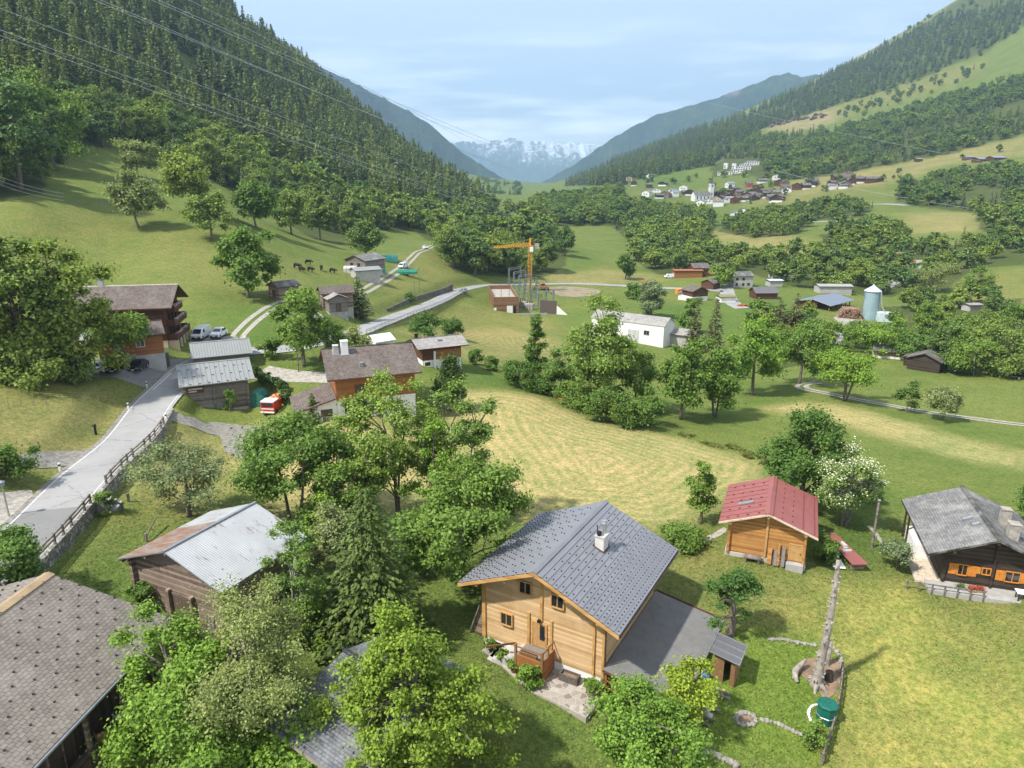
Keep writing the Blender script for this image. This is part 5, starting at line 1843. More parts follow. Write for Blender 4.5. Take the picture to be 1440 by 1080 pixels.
H.window('left', 12.9, 13.7, .7, 1.5, M_FRAME_W, 1)
H.window('left', 5.6, 6.5, 5.35, 6.2, M_FRAME_W, 1)
H.chimney(0.2, 12.4, .8, .8, 1.3, M_GREYWALL, None, True)
sb = MB()
H.fbox(sb, 'left', 2.0, 8.2, 2.5, 5.2, 0, .05)
sb.build('white_bay', M_WHITEWALL, H.root)
H = House('inn_annex', 'low russet annex with brown tiled roof in front of the inn', -56.7, 112.2, 7.2, 12.15, -2.106, 9.8, 3.93, 3.93, .399, of=.4, ob=.4, wlw=3.1, wrw=3.1, cat='annex')
H.walls(M_RUSSET, .2)
H.plinth(M_GREYWALL, .2, -3)
H.roof(M_BROWN_TILE, M_BROWNWOOD, cap=M_BROWN_TILE)
H.door('front', -.5, .6, .4, 2.4, M_BROWNWOOD, M_BROWNWOOD)
for a in (2.2, 5.2):
 H.window('left', a, a + 1.1, 1.6, 2.7, M_FRAME_W, 1)
H = House('roadside_barn', 'weathered log barn with pale grey sheet roof and a signboard beside the road bend', -50.04, 101.33, 1.4, 7.37, 1.104, 10.39, 4.34, 4.34, .515, of=.5, ob=.95, wlw=3.6, wrw=3.65, t=.12, cat='barn')
H.walls(M_GREYWOOD, -2.4)
def _rows_barn(side, q):
 return [(q - .25, .25, 10.2, 1.28, .16, .035), (q - 1.9, .9, 10.2, 1.28, .16, .035), (q - 3.6, .25, 10.2, 1.28, .16, .035)]
H.roof(M_GREY_SHEET, M_GREY_SHEET, cap=M_GREY_SHEET, seams=(-1, 1), guards={'seam': .64}, joint=m_plain('sheet_joint', (.12, .12, .115), .6), rows=_rows_barn)
sb = MB()
H.fbox(sb, 'right', .0, 6.3, -2.6, .5, 0, .06)
sb.build('corrugated_skirt', m_corrug('grey_corrugated', (.24, .25, .26), .14), H.root)
sb = MB()
H.fbox(sb, 'right', 6.35, 8.9, -3.2, -.6, 0, .12)
sb.build('base_wall', M_CONC, H.root)
sb = MB()
H.fbox(sb, 'right', .55, 2.75, 2.4, 3.25, .02, .1)
sg = sb.build('signboard', M_FRAME_BR, H.root)
sb = MB()
r_ = random.Random(8)
for row in (0, 1):
 a = .7
 while a < (2.6 if row == 0 else 1.7):
  w = r_.uniform(.05, .13)
  H.fbox(sb, 'right', a, a + w, 2.93 - row * .36, 3.13 - row * .36, .1, .11)
  a += w + .05
sb.build('lettering', M_FRAME_W, sg)
for a in (.0, 4.0, 8.72):
 crossed_logs(H, M_GREYWOOD, 'right', [q * .3 - 1.6 for q in range(15)], a + .1, .3, .302)
H = House('second_barn', 'weathered log barn with grey sheet roof tucked behind the roadside barn', -53.68, 114.23, 2.6, 7.78, 1.125, 9.45, 3.82, 3.82, .457, of=.4, ob=.5, wlw=3.2, wrw=3.2, t=.12, cat='barn')
H.walls(M_GREYWOOD, -2)
H.roof(M_GREY_SHEET, M_GREY_SHEET, cap=M_GREY_SHEET, seams=(-1, 1), guards={'seam': .42}, joint=m_plain('sheet_joint', (.15, .15, .145), .6))
H = House('white_based_chalet', 'long chalet with brown tile roof and russet boards over a white ground floor', -26.88, 96.42, 2.0, 11.06, 1.218, 12.99, 6.04, 6.04, .494, of=1.15, ob=.9, wlw=5.1, wrw=5.15, t=.2)
H.walls(M_RUSSET, 2.75)
H.plinth(M_WHITEWALL, 2.75, -2.5, .0)
H.roof(M_BROWN_TILE, M_BROWNWOOD, cap=M_BROWN_TILE)
for a, z, w in ((1.1, .9, 1.5), (4.6, .9, 1.5), (7.8, .9, 1.2), (2.6, 3.8, 1.4), (6.2, 3.8, 1.4)):
 H.window('right', a, a + w, z, z + 1.0, M_FRAME_BR, 2)
H.window('back', -2, -.6, 1, 2.2, M_FRAME_BR, 1)
H.window('back', 1, 2.4, 3.6, 4.8, M_FRAME_BR, 1)
H.chimney(.9, 1.9, .9, .7, 1.0, M_GREYWALL, M_ZINC, True)
H.chimney(1.1, 3.1, .95, .95, 1.7, M_FRAME_W, M_ZINC, True)
vb = MB()
vb.tube([(2.6, 6.2, H.rz(2.6) - .1), (2.6, 6.2, H.rz(2.6) + .7)], .09, 8)
vb.box(3.4, 4.2, 4.7, 5.2, H.rz(4.2), H.rz(3.4) + .25)
vb.build('roof_vent', M_ZINC, H.roofo)
cb = MB()
cb.bar((H.wr + .04, 0, H.rz(H.wr) - .1), (H.wr + .04, H.L, H.rz(H.wr) - .1), .14, .12)
cb.build('gutter', M_COPPER, H.root)
wg = MB()
wg.box(-2.6, 5.1, -4.2, 1.13, -2.5, 1.0)
wg.add([(5.1, -4.2, 1.0), (5.1, 1.13, 1.0), (5.1, 1.13, 3.2), (5.1, -4.2, 1.75), (-2.6, -4.2, 1.0), (-2.6, 1.13, 1.0), (-2.6, 1.13, 3.2), (-2.6, -4.2, 1.75)], [(0, 1, 2, 3), (7, 6, 5, 4), (0, 3, 7, 4)])
wing = wg.build('wing', M_WHITEWALL, H.root)
wr_ = MB()
top = [(-3.0, -4.7, 1.72), (5.6, -4.7, 1.72), (5.6, 1.1, 3.36), (-3.0, 1.1, 3.36)]
wr_.face(top, 0, [(0, 0), (8.6, 0), (8.6, 6), (0, 6)])
wr_.add(top + [(p[0], p[1], p[2] - .18) for p in top], [(7, 6, 5, 4), (0, 4, 5, 1), (1, 5, 6, 2), (3, 7, 4, 0)], 1)
wr_.build('wing_roof', [M_BROWN_TILE, M_BROWNWOOD], wing)
wn = MB()
wn.box(5.1, 5.16, -1.05, .5, .75, 1.75)
wf = wn.build('window', M_FRAME_BR, wing)
wn = MB()
wn.box(5.1, 5.17, -.95, -.32, .83, 1.67)
wn.box(5.1, 5.17, -.22, .4, .83, 1.67)
wn.build('pane', M_GLASS, wf)
H = House('brown_chalet', 'small brown chalet with pale grey roof and red shutters behind the long white-based chalet', -17.75, 121.03, 2.4, 7.01, 1.126, 9.5, 3.68, 3.68, .314, of=1.0, ob=1.3, wlw=3.0, wrw=3.0)
H.walls(M_BROWNWOOD, 1.2)
H.plinth(M_WHITEWALL, 1.2, -2, .0)
H.roof(M_OLD_TILE, M_BROWNWOOD, cap=M_OLD_TILE)
H.boards('cladding', M_RUSSET, 'right', [(2.3, 7.1, 1.25, 2.9)], 0, .06)
H.boards('pillar', M_FRAME_W, 'right', [(2.0, 2.25, -1, 2.8)], 0, .5)
H.window('back', .4, 1.2, 1.9, 2.8, m_plain('red_paint', (.4, .03, .04), .6), 1, shutters=m_plain('red_paint', (.4, .03, .04), .6), sh_w=.4)
H.window('right', .4, 1.4, .2, .9, M_FRAME_W, 0)
H.chimney(-.2, 1.0, .5, .5, .9, M_BLACK, None, False)
vb = MB()
vb.box(1.0, 1.7, 4.4, 5.2, H.rz(1.7) - .02, H.rz(1.0) + .08)
vb.build('skylight', M_ZINC, H.roofo)
q = hit(532, 492)
gable('white_tent', 'white tent roof peeping out behind the long chalet', (524, 490), 3.6, 3.4, 1.3, .45, .9, M_FRAME_W, m_plain('tent_cloth', (.62, .66, .72), .7), M_FRAME_W, cat='tent', dz=.4)
gable('field_barn', 'small dark barn with grey roof beside the tall round tree', (386, 421), 4.6, 5, 3.0, .4, .75, M_OLDWOOD, M_DARK_SLATE, cat='barn', wins=(), door=('front', -.6, .6, .2, 2))
gable('log_barn', 'old log barn on a stone base below the farm track, gable to the road', (477, 446), 4.2, 5.5, 4.3, .42, -.5, M_GREYWOOD, M_OLD_TILE, cat='barn', plinth=M_CONC, pz=1.2, door=('front', -.5, .5, 1.3, 3))
gable('brown_roofed_barn', 'brown-roofed barn joined behind the log barn', (462, 440), 5.6, 7, 3.6, .42, 1.15, M_OLDWOOD, M_BROWN_TILE, cat='barn', p=hit(452, 432))
gable('farm_barn', 'stone and timber barn with wide grey roof at the farm track', (500, 380), 8.4, 10, 3.2, .36, .5, M_GREYWOOD, M_STONE_SLATE, cat='barn', wins=(('front', -2, -1, 1.5, 2.3), ('front', 1, 2, 1.5, 2.3)))
gable('farm_shed', 'low pale shed with grey sheet roof in front of the farm barn', (497, 391), 4.6, 8, 2.4, .3, 1.0, M_GREYWALL, M_GREY_SHEET, cat='shed')
gable('track_cottage', 'small cottage with grey-brown roof at the foot of the trees right of the sawmill', (1252, 508), 5.0, 7.6, 2.2, .42, 1.95, M_OLDWOOD, M_DARK_SLATE, cat='cottage', p=hit(1228, 501), plinth=M_WHITEWALL, pz=.8)
gable('black_barn', 'black timber barn with dark slate roof in the meadow in front of the right-hand copse', (1297, 522), 7.2, 6.6, 2.9, .42, .78, M_DARKWOOD, M_DARK_SLATE, cat='barn', wins=())
gable('black_lean_to', 'lower black shed joined to the left side of the black barn', (1285, 516), 5, 5, 2.3, .35, .78, M_DARKWOOD, M_DARK_SLATE, cat='shed')
gable('edge_shed', 'grey-roofed shed cut by the right edge of the photograph', (1444, 532), 6, 7, 2.6, .4, .9, M_DARKWOOD, M_STONE_SLATE, cat='shed')
H = House('white_hall', 'long white hall with grey roof behind the big tree', 30.55 - 6 * .813, 206.44 + 6 * .58, -11.6, -3.66, 2.19, 23.6, 3.86, 3.86, .471, of=.3, ob=.3, wlw=3.7, wrw=3.7, cat='hall')
H.walls(M_WHITEWALL, -2)
H.roof(M_OLD_TILE, M_GREYWALL)
H.boards('gate', m_plain('gate_grey', (.45, .45, .43)), 'right', [(12, 15.5, 0, 4.0)])
for a in (3, 7, 17):
 H.window('right', a, a + 1.6, 3, 4.2, M_GREYWALL, 1)
gable('hall_annex', 'lower annex with pale roof at the right end of the white hall', (935, 482), 7, 9, 3.6, .3, 2.1, M_GREYWALL, M_OLD_TILE, cat='annex', p=hit(936, 482))
H = House('sawmill', 'open sawmill shed with a wide blue-grey roof beside the silo', 115.67, 269.58, -14.9, -10.39, .838, 20.6, 7.6, 7.6, .229, of=.8, ob=.8, wlw=7, wrw=6.6, cat='sawmill')
mb = MB()
mb.prism([(-7, -1.5), (1.5, -1.5), (1.5, H.rz(1.5) - .2), (0, H.hr - .2), (-7, H.rz(-7) - .2)], 1, 19.5)
mb.build('wall', M_BROWNWOOD, H.root)
H.roof(m_roof_sheet('saw_roof', (.2, .23, .29), .4), M_GREYWALL)
for k in range(6):
 mb = MB()
 mb.box(6.3, 6.6, 1 + k * 3.6, 1.3 + k * 3.6, -2, H.rz(6.5) - .2)
 mb.build('post', M_RUSSET, H.root)
def log_pile(label, px, n, L, yaw, r=.22, name='log_pile', rows=6):
 p = hit(*px)
 o = empty(name, p, yaw, label, 'logs')
 mb = MB()
 rr = random.Random(n)
 for j in range(rows):
  for i in range(n - j):
   x = (i - (n - j) / 2) * 2 * r + rr.uniform(-.05, .05)
   y = rr.uniform(-.5, .5)
   mb.tube([(x, -L / 2 + y, r + j * r * 1.75), (x, L / 2 + y, r + j * r * 1.75)], r * rr.uniform(.75, 1.05), 7)
 mb.build('logs', m_plain('cut_logs', (.26, .16, .1), .9, 0, .5, .9), o)
 return o
log_pile('heap of brown logs between the sawmill and the silo', (1196, 447), 13, 6, .3, .35, rows=6)
log_pile('heap of brown logs at the roadside above the silo', (1266, 366), 14, 6, 1.2, .35, rows=7)
p = hit(1222, 449)
o = empty('silo', p, .3, 'pale blue round silo tower with conical roof', 'silo')
hs = height_to(p, 409)
mb = MB()
mb.lathe([(2.9, -1), (2.75, hs * .5), (2.55, hs)], 22)
mb.build('tower', m_corrug('pale_blue_steel', (.3, .41, .44), .5), o, smooth=False)
mb = MB()
mb.lathe([(2.9, hs - .1), (2.9, hs + .05), (.35, hs + 1.9), (.3, hs + 2.3)], 22)
mb.build('cone_roof', m_plain('pale_steel', (.6, .66, .72), .4, .2), o)
mb = MB()
mb.bar((-2.9, -.9, 0), (-2.75, -.9, hs), .12, .12)
mb.bar((-2.9, -.3, 0), (-2.75, -.3, hs), .12, .12)
for k in range(int(hs / .5)):
 mb.bar((-2.9 + k * .006, -.9, .4 + k * .5), (-2.9 + k * .006, -.3, .4 + k * .5), .07, .07)
mb.build('ladder', M_STEEL, o)
mb = MB()
mb.tube([(2.4, -1.6, hs), (3.2, -2.6, hs * .5), (5.2, -4, 1.5)], .22, 8)
mb.build('chute', M_STEEL, o)
mb = MB()
mb.box(1.8, 6.5, -4.5, -.5, -1, 3.2)
mb.build('base_house', m_plain('pale_blue_box', (.5, .58, .62), .6), o)
RUSTIC = [
 ('long_shed', 'long brown shed on a white base beside the valley road', (884, 411), 4.5, 9.5, 3.0, .3, 1.85, M_BROWNWOOD, M_OLD_TILE, dict(plinth=M_WHITEWALL, pz=1.4)),
 ('russet_shed', 'long russet flat-roofed shed on the green beyond the valley road', (964, 391), 6, 14, 3.6, .08, 1.57, M_RUSSET, m_plain('russet_roof', (.3, .12, .06)), dict(p=hit(946, 390))),
 ('village_house', 'dark-roofed brown house joined to the russet shed', (981, 387), 9, 8, 4.5, .4, 1.5, M_BROWNWOOD, M_FAR_ROOF, dict(p=hit(971, 388))),
 ('stone_house', 'square stone house with dark roof by the village road', (1037, 403), 8, 9, 5.2, .35, 1.45, M_GREYWALL, M_DARK_SLATE, dict(p=hit(1026, 403), wins=(('right', 1, 2, 1, 2), ('right', 4, 5, 1, 2), ('right', 6.5, 7.5, 1, 2), ('right', 1, 2, 3.4, 4.4), ('right', 4, 5, 3.4, 4.4)))),
 ('village_house', 'low house with a broad dark grey roof right of the village road', (1070, 420), 7, 9, 2.6, .5, 1.5, M_BROWNWOOD, m_plain('slate_far', (.12, .12, .13)), dict(p=hit(1058, 419))),
 ('village_house', 'small grey-roofed house in front of the leafy tree by the valley road', (994, 407), 6, 6, 3, .45, .8, M_BROWNWOOD, M_STONE_SLATE, {}),
 ('village_house', 'chalet with brown roof over a white base behind the two dark spruces', (984, 424), 7.5, 7, 4.2, .42, -.4, M_BROWNWOOD, M_BROWN_TILE, dict(plinth=M_WHITEWALL, pz=2.0)),
 ('garage', 'low white garage with planted roof beside the village road', (1018, 425), 6, 6, 2.2, .05, 1.5, M_WHITEWALL, m_plain('planted_roof', (.2, .2, .07)), dict(p=hit(1010, 424))),
 ('village_house', 'small white house left of the brown-roofed chalet', (961, 422), 4.5, 5, 2.6, .3, .4, M_WHITEWALL, M_STONE_SLATE, {}),
 ('village_shed', 'long shed with pale blue sheet roof at the edge of the wood', (1095, 396), 6, 10, 3.2, .2, 1.6, M_GREYWALL, m_plain('pale_sheet', (.4, .45, .5)), dict(p=hit(1083, 391))),
 ('village_shed', 'grey shed with flat pale roof below the blue-roofed shed', (1086, 402), 5, 6, 2.6, .1, 1.5, M_GREYWALL, m_plain('pale_sheet', (.5, .52, .53)), dict(p=hit(1079, 402))),
 ('village_house', 'house with orange gable beside the leafy tree', (1003, 385), 6, 7, 3.4, .5, .9, M_FRAME_LT, M_FAR_ROOF, {}),
 ('wood_house', 'red-roofed house by the road above the silo', (1262, 374), 6, 8, 2.6, .4, 1.4, M_WHITEWALL, m_plain('red_tiles', (.38, .07, .05)), {}),
 ('wood_house', 'brown gabled house alone in the hedge wood', (1213, 345), 9, 9, 4, .45, .6, M_RUSSET, M_BROWN_TILE, {}),
 ('hut', 'pale hut on the slope behind the right-hand copse', (1357, 437), 4, 5, 2.4, .15, 1.4, M_GREYWALL, M_OLD_TILE, {}),
 ('long_roof', 'long pale roof half hidden behind the sawmill', (1165, 411), 6, 14, 3, .2, 1.6, M_GREYWALL, m_plain('pale_sheet2', (.3, .3, .29)), dict(p=hit(1148, 411))),
]
for nm, lab, px, W, L, h, sl, yaw, wm, rm, kw in RUSTIC:
 gable(nm, lab, px, W, L, h, sl, yaw, wm, rm, **kw)
o_p = hit(985, 283)
H = gable('church', 'white village church with dark roof and pointed bell tower', (985, 283), 11, 22, 8, .75, 1.35, M_WHITEWALL, M_DARK_SLATE, cat='church', p=hit(974, 283))
for a in (3, 8, 13, 18):
 H.window('right', a, a + 1.3, 2.5, 6, M_GLASS, 0)
mb = MB()
mb.box(-2.6, 2.6, 22.8, 28, -3, 22)
tw = mb.build('bell_tower', M_WHITEWALL, H.root)
mb = MB()
mb.box(-2.9, 2.9, 22.5, 28.3, 22, 22.6)
for c in ((-2.7, 22.7), (2.7, 22.7), (2.7, 28.1), (-2.7, 28.1)):
 pass
mb.add([(-2.9, 22.5, 22.6), (2.9, 22.5, 22.6), (2.9, 28.3, 22.6), (-2.9, 28.3, 22.6), (-.5, 24.9, 25.5), (.5, 24.9, 25.5), (.5, 25.9, 25.5), (-.5, 25.9, 25.5), (0, 25.4, 32)],
  [(0, 1, 5, 4), (1, 2, 6, 5), (2, 3, 7, 6), (3, 0, 4, 7), (4, 5, 8), (5, 6, 8), (6, 7, 8), (7, 4, 8)])
mb.build('spire', M_DARK_SLATE, tw)
mb = MB()
for z in (8, 17.5):
 mb.box(2.58, 2.64, 24.6, 26.2, z, z + 2.4)
 mb.box(-.8, .8, 22.74, 22.8, z, z + 2.4)
mb.build('belfry_opening', M_BLACK, tw)
M_VWALL = [M_BROWNWOOD, M_DARKWOOD, M_OLDWOOD, M_BROWNWOOD]
M_VROOF = [M_FAR_ROOF, M_BROWN_TILE, M_FAR_ROOF, M_DARK_SLATE]
M_BLUEROOF = m_plain('blue_grey_roof', (.2, .23, .28), .6)
VIL = [(70, 190, 'd'), (95, 170, 'o'), (120, 196, 'd'), (200, 156, 'w'), (268, 196, 'd'), (185, 206, 'd'), (240, 232, 'b'), (235, 262, 'd'), (280, 258, 'd'), (320, 252, 'b'), (180, 254, 'b'), (380, 222, 'b'),
  (375, 242, 'd'), (305, 240, 'w'), (415, 248, 'd'), (612, 206, 'b'), (640, 226, 'd'), (715, 202, 'r'), (780, 182, 'd'), (770, 222, 'd'), (575, 246, 'd'), (600, 262, 'd'), (632, 262, 'd'), (625, 284, 'b'), (560, 282, 'o'), (515, 292, 'w'),
  (540, 306, 'w'), (470, 306, 'b'), (660, 252, 'd'), (690, 242, 'd'), (700, 264, 'd'), (730, 256, 'd'), (735, 274, 'd'), (765, 268, 'd'), (800, 260, 'd'), (745, 240, 'd'), (790, 244, 'd'), (822, 252, 'd'), (850, 246, 'd'), (690, 282, 'd'), (655, 290, 'd'),
  (878, 164, 'w'), (890, 196, 'd'), (925, 196, 'd'), (900, 222, 'd'), (932, 232, 'b'), (960, 216, 'd'), (985, 218, 'd'), (1010, 214, 'd'), (1045, 186, 'd'), (1075, 182, 'd'), (1060, 202, 'd'), (1150, 216, 'w'), (1175, 168, 'l'), (1230, 172, 'l'), (1205, 196, 'd'), (1240, 190, 'd'),
  (1270, 190, 'd'), (1295, 184, 'd'), (1320, 172, 'w'), (1210, 210, 'd'), (1350, 182, 'd'), (1385, 176, 'd'), (1262, 140, 'd'), (700, 352, 'w'), (668, 362, 'w'), (985, 40, 'w')]
VL = dict(d=('dark timber chalet crowded into the church village', 'dark chalets of the church village'), w=('white house in the church village', 'white houses of the church village'), r=('red house in the church village above the church tower', None),
   b=('pale house with blue-grey roof in the church village', 'pale blue-roofed houses of the church village'), o=('house with orange-brown roof in the church village', 'orange-roofed houses of the church village'), l=('long brown house at the upper right end of the church village', 'long houses of the church village'))
r_ = random.Random(11)
VIL += [(r_.uniform(545, 880), r_.uniform(236, 284), 'd') for _ in range(26)] + [(r_.uniform(1030, 1260), r_.uniform(184, 214), 'd') for _ in range(10)]
for X, Y, kd in VIL:
 px = (860 + X / 3.789, 210 + Y / 3.789)
 wm = {'d': r_.choice(M_VWALL), 'w': M_WHITEWALL, 'r': m_plain('red_wall', (.35, .08, .06)), 'b': M_WHITEWALL, 'o': M_CREAM, 'l': M_BROWNWOOD}[kd]
 rm = {'d': r_.choice(M_VROOF), 'w': M_STONE_SLATE, 'r': M_FAR_ROOF, 'b': M_BLUEROOF, 'o': m_plain('orange_roof', (.3, .16, .09)), 'l': M_BROWN_TILE}[kd]
 W = r_.uniform(8.5, 12.5)
 gable('village_chalet' if kd in 'dl' else 'village_house', VL[kd][0], px, W, r_.uniform(8, 12) if kd != 'l' else 20, r_.uniform(3.6, 6.5), r_.uniform(.36, .5), r_.choice((.2, .5, 1.5, 1.7)) + r_.uniform(-.15, .15) if kd != 'l' else 1.5,
   wm, rm, group=VL[kd][1], plinth=M_WHITEWALL if kd == 'd' and r_.random() < .6 else None, pz=r_.uniform(1.2, 2.6),
   wins=[('front', a, a + 1.2, z, z + 1.2) for a in (-2.4, 1.0) for z in (3.0,)])
for k, (X, Y, w) in enumerate([(606, 104, 6), (650, 106, 6), (585, 138, 12), (620, 138, 12), (655, 130, 12), (680, 112, 12), (700, 100, 12), (715, 96, 12), (730, 86, 12), (745, 80, 14), (765, 84, 12), (720, 110, 12), (690, 126, 12)]):
 p = hit(860 + X / 3.789, 210 + Y / 3.789)
 o = empty('apartment_block', p, .45, 'white flat-roofed apartment block stepping up the wooded slope above the church', 'apartments', 'stepped white apartment blocks')
 h = 9 if w == 6 else 5.5
 mb = MB()
 mb.box(-w / 2, w / 2, 0, 9, -4, h)
 mb.build('wall', M_WHITEWALL, o)
 mb = MB()
 for j in range(3 if w > 6 else 1):
  for z in (1, 3.6):
   mb.box(-w / 2 + .8 + j * 3.8, -w / 2 + 3.2 + j * 3.8, -.05, .0, z, z + 1.5)
 mb.build('window', M_GLASS, o)
 mb = MB()
 mb.box(-w / 2 - .2, w / 2 + .2, -.2, 9.2, h, h + .35)
 mb.build('roof', M_GREYWALL, o)
for k in range(30):
 t = k / 29
 X = 70 + 300 * t + r_.uniform(-12, 12)
 Y = 224 - 62 * t ** .8 + r_.uniform(-7, 14)
 gable('hamlet_chalet', 'tiny dark chalet of the hamlet on the clearing high above the church village', (1060 + X / 3.789, 120 + Y / 3.789), r_.uniform(7, 10), r_.uniform(8, 11), r_.uniform(3.5, 5.5), .45, r_.uniform(0, 1.6), r_.choice(M_VWALL), r_.choice(M_VROOF), cat='house', group='chalets of the upper hamlet')
for k, (u, v, L, lab) in enumerate([(1371, 229, 26, 'large farm building with a broad pale grey roof on the right hay slope'), (1391, 227, 16, 'smaller farm building right of the large farm on the hay slope'), (1287, 228, 8, 'small white-roofed house by the trees on the hay slope'), (1122, 222, 9, 'lone pale house in the mixed wood above the church village'), (1355, 226, 12, 'long low farm roof left of the large farm building')]):
 gable('farm_building', lab, (u, v), 14 if L > 15 else 7, L, 4, .3, 1.5, M_BROWNWOOD, M_BLUEROOF if L > 9 else M_OLD_TILE, cat='farm')
M_CLAD = m_wood('slatted_cladding', (.12, .06, .035), (.25, .14, .08), .5, 2, .7, .4, .5)
p = hit(712, 439)
H = empty('substation_building', p, -.1, 'roofless slatted brown building of the substation', 'building')
hh = 5.2
mb = MB()
for (x0, x1, y0, y1) in ((-4.3, 4.3, 0, .3), (-4.3, 4.3, 27.7, 28), (-4.3, -4.0, .3, 27.7), (4.0, 4.3, .3, 27.7)):
 mb.box(x0, x1, y0, y1, -3, hh)
mb.build('wall', M_CLAD, H)
mb = MB()
mb.box(-4.0, 4.0, .3, 27.7, 3.6, 3.75)
mb.build('roof', M_GRAVEL, H)
mb = MB()
mb.box(-4.28, -3.4, -.04, .0, -1, 1.6)
mb.box(.2, 2.2, -.04, 0, -1, 2.2)
mb.build('door', M_WHITEWALL, H)
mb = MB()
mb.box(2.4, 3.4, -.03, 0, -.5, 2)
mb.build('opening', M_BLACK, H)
mb = MB()
mb.box(-6.2, 14, -.8, -.5, -3, -.4)
mb.build('base_wall', M_CONC, H)
def gantry(px, span, h, yaw, lab):
 p = hit(*px)
 o = empty('steel_gantry', p, yaw, lab, 'gantry', 'steel gantries of the substation')
 for x in (-span / 2, span / 2):
  mb = MB()
  for dx, dy in ((-.5, -.5), (.5, -.5), (.5, .5), (-.5, .5)):
   mb.bar((x + dx, dy, -1), (x + dx * .3, dy * .3, h), .14, .14)
  for k in range(6):
   z = h * k / 6
   q = .5 * (1 - .7 * k / 6)
   mb.bar((x - q, -q, z), (x + q, -q, z + h / 6), .08, .08)
   mb.bar((x + q, q, z), (x - q, q, z + h / 6), .08, .08)
  mb.build('mast', M_ZINC, o)
 mb = MB()
 for dz in (0, .7):
  mb.bar((-span / 2, 0, h - dz), (span / 2, 0, h - dz), .16, .16)
 for k in range(int(span)):
  mb.bar((-span / 2 + k, 0, h - .7), (-span / 2 + k + 1, 0, h), .09, .09)
 mb.build('beam', M_ZINC, o)
 for k in range(3):
  mb = MB()
  x = -span / 2 + span * (k + .5) / 3
  mb.lathe([(.14, 0), (.2, -.1), (.1, -.2), (.2, -.35), (.1, -.45), (.2, -.6), (.08, -.8)], 8, (x, 0, h - .75))
  mb.build('insulator', M_BROWNWOOD, o)
 return o
for (u, v, s_, top, y_) in ((724, 412, 8, 376, 2.2), (731, 416, 8, 381, 2.2), (738, 419, 8, 386, 2.2), (746, 422, 8, 391, 2.2), (758, 428, 10, 404, 2.2), (768, 432, 10, 410, 2.2)):
 gantry((u, v), s_, height_to(hit(u, v), top), y_, 'grey lattice gantry in the switchyard beside the slatted building')
p = hit(770, 441)
o = empty('screen_wall', p, .35, 'dark brown panel wall at the end of the switchyard', 'wall')
mb = MB()
mb.box(-2.8, 3.2, 0, .4, -2, 4.6)
mb.build('panel', m_plain('brown_panel', (.1, .075, .065), .7), o)
mb = MB()
mb.add([(3.3, 0, -2), (8, 0, -2), (8, 0, -.8), (3.3, 0, 2.9), (3.3, .4, -2), (8, .4, -2), (8, .4, -.8), (3.3, .4, 2.9)], [(0, 1, 2, 3), (7, 6, 5, 4), (3, 2, 6, 7), (1, 5, 6, 2)])
mb.build('ramp_wall', M_WHITEWALL, o)
for k, (u, v) in enumerate(((735, 432), (745, 435))):
 p = hit(u, v)
 o = empty('transformer', p, .4, ['pale transformer under the first gantries', 'pale transformer nearest the dark panel wall'][k], 'transformer')
 mb = MB()
 mb.box(-1.5, 1.5, -1, 1, -1, 2.2)
 for j in range(5):
  mb.box(-1.3 + j * .6, -1.0 + j * .6, -1.25, -1, .2, 1.9)
 mb.build('tank', M_GREYWALL, o)
 for j in range(3):
  mb = MB()
  mb.lathe([(.18, 0), (.26, .15), (.12, .3), (.24, .5), (.1, .7), (.2, .9), (.05, 1.2)], 8, (-.9 + j * .9, 0, 2.2))
  mb.build('bushing', M_BROWNWOOD, o)
M_CRANE = m_plain('crane_yellow', (.62, .3, .025), .55, 0, .12, 2)
p = hit(745, 407)
o = empty('tower_crane', p, 0, 'yellow-orange tower crane above the substation', 'crane')
hc = height_to(p, 346)
mb = MB()
s_ = .75
for dx, dy in ((-s_, -s_), (s_, -s_), (s_, s_), (-s_, s_)):
 mb.bar((dx, dy, -1), (dx, dy, hc), .2, .2)
k = 0.
while k < hc - 1.6:
 for (a, b) in (((-s_, -s_), (s_, -s_)), ((s_, -s_), (s_, s_)), ((s_, s_), (-s_, s_)), ((-s_, s_), (-s_, -s_))):
  mb.bar((*a, k), (*b, k + 1.6), .11, .11)
  mb.bar((*a, k + 1.6), (*b, k + 1.6), .11, .11)
 k += 1.6
mb.build('mast', M_CRANE, o)
jl = 15.5
dirj = Vector((-1, -.25, 0)).normalized()
sidej = Vector((-dirj.y, dirj.x, 0))
mb = MB()
for sgn in (-1, 1):
 mb.bar(sidej * .6 * sgn + Vector((0, 0, hc)), dirj * jl + sidej * .6 * sgn + Vector((0, 0, hc - .5)), .16, .16)
mb.bar((0, 0, hc + 1.4), dirj * jl + Vector((0, 0, hc + .2)), .18, .18)
for k in range(15):
 t0, t1 = k / 15 * jl, (k + 1) / 15 * jl
 for sgn in (-1, 1):
  mb.bar(dirj * t0 + sidej * .6 * sgn + Vector((0, 0, hc - .5 * k / 15)), dirj * (t0 + t1) / 2 + Vector((0, 0, hc + 1.4 - 1.2 * k / 15)), .1, .1)
  mb.bar(dirj * t1 + sidej * .6 * sgn + Vector((0, 0, hc - .5 * k / 15)), dirj * (t0 + t1) / 2 + Vector((0, 0, hc + 1.4 - 1.2 * k / 15)), .1, .1)
mb.build('jib', M_CRANE, o)
mb = MB()
for sgn in (-1, 1):
 mb.bar(sidej * .6 * sgn + Vector((0, 0, hc)), dirj * -3.4 + sidej * .6 * sgn + Vector((0, 0, hc)), .2, .25)
mb.bar((0, 0, hc + 3), dirj * -3.4 + Vector((0, 0, hc + .2)), .1, .1)
mb.bar((0, 0, hc), (0, 0, hc + 3.2), .8, .8)
mb.bar((0, 0, hc + 3), dirj * 8 + Vector((0, 0, hc + .8)), .08, .08)
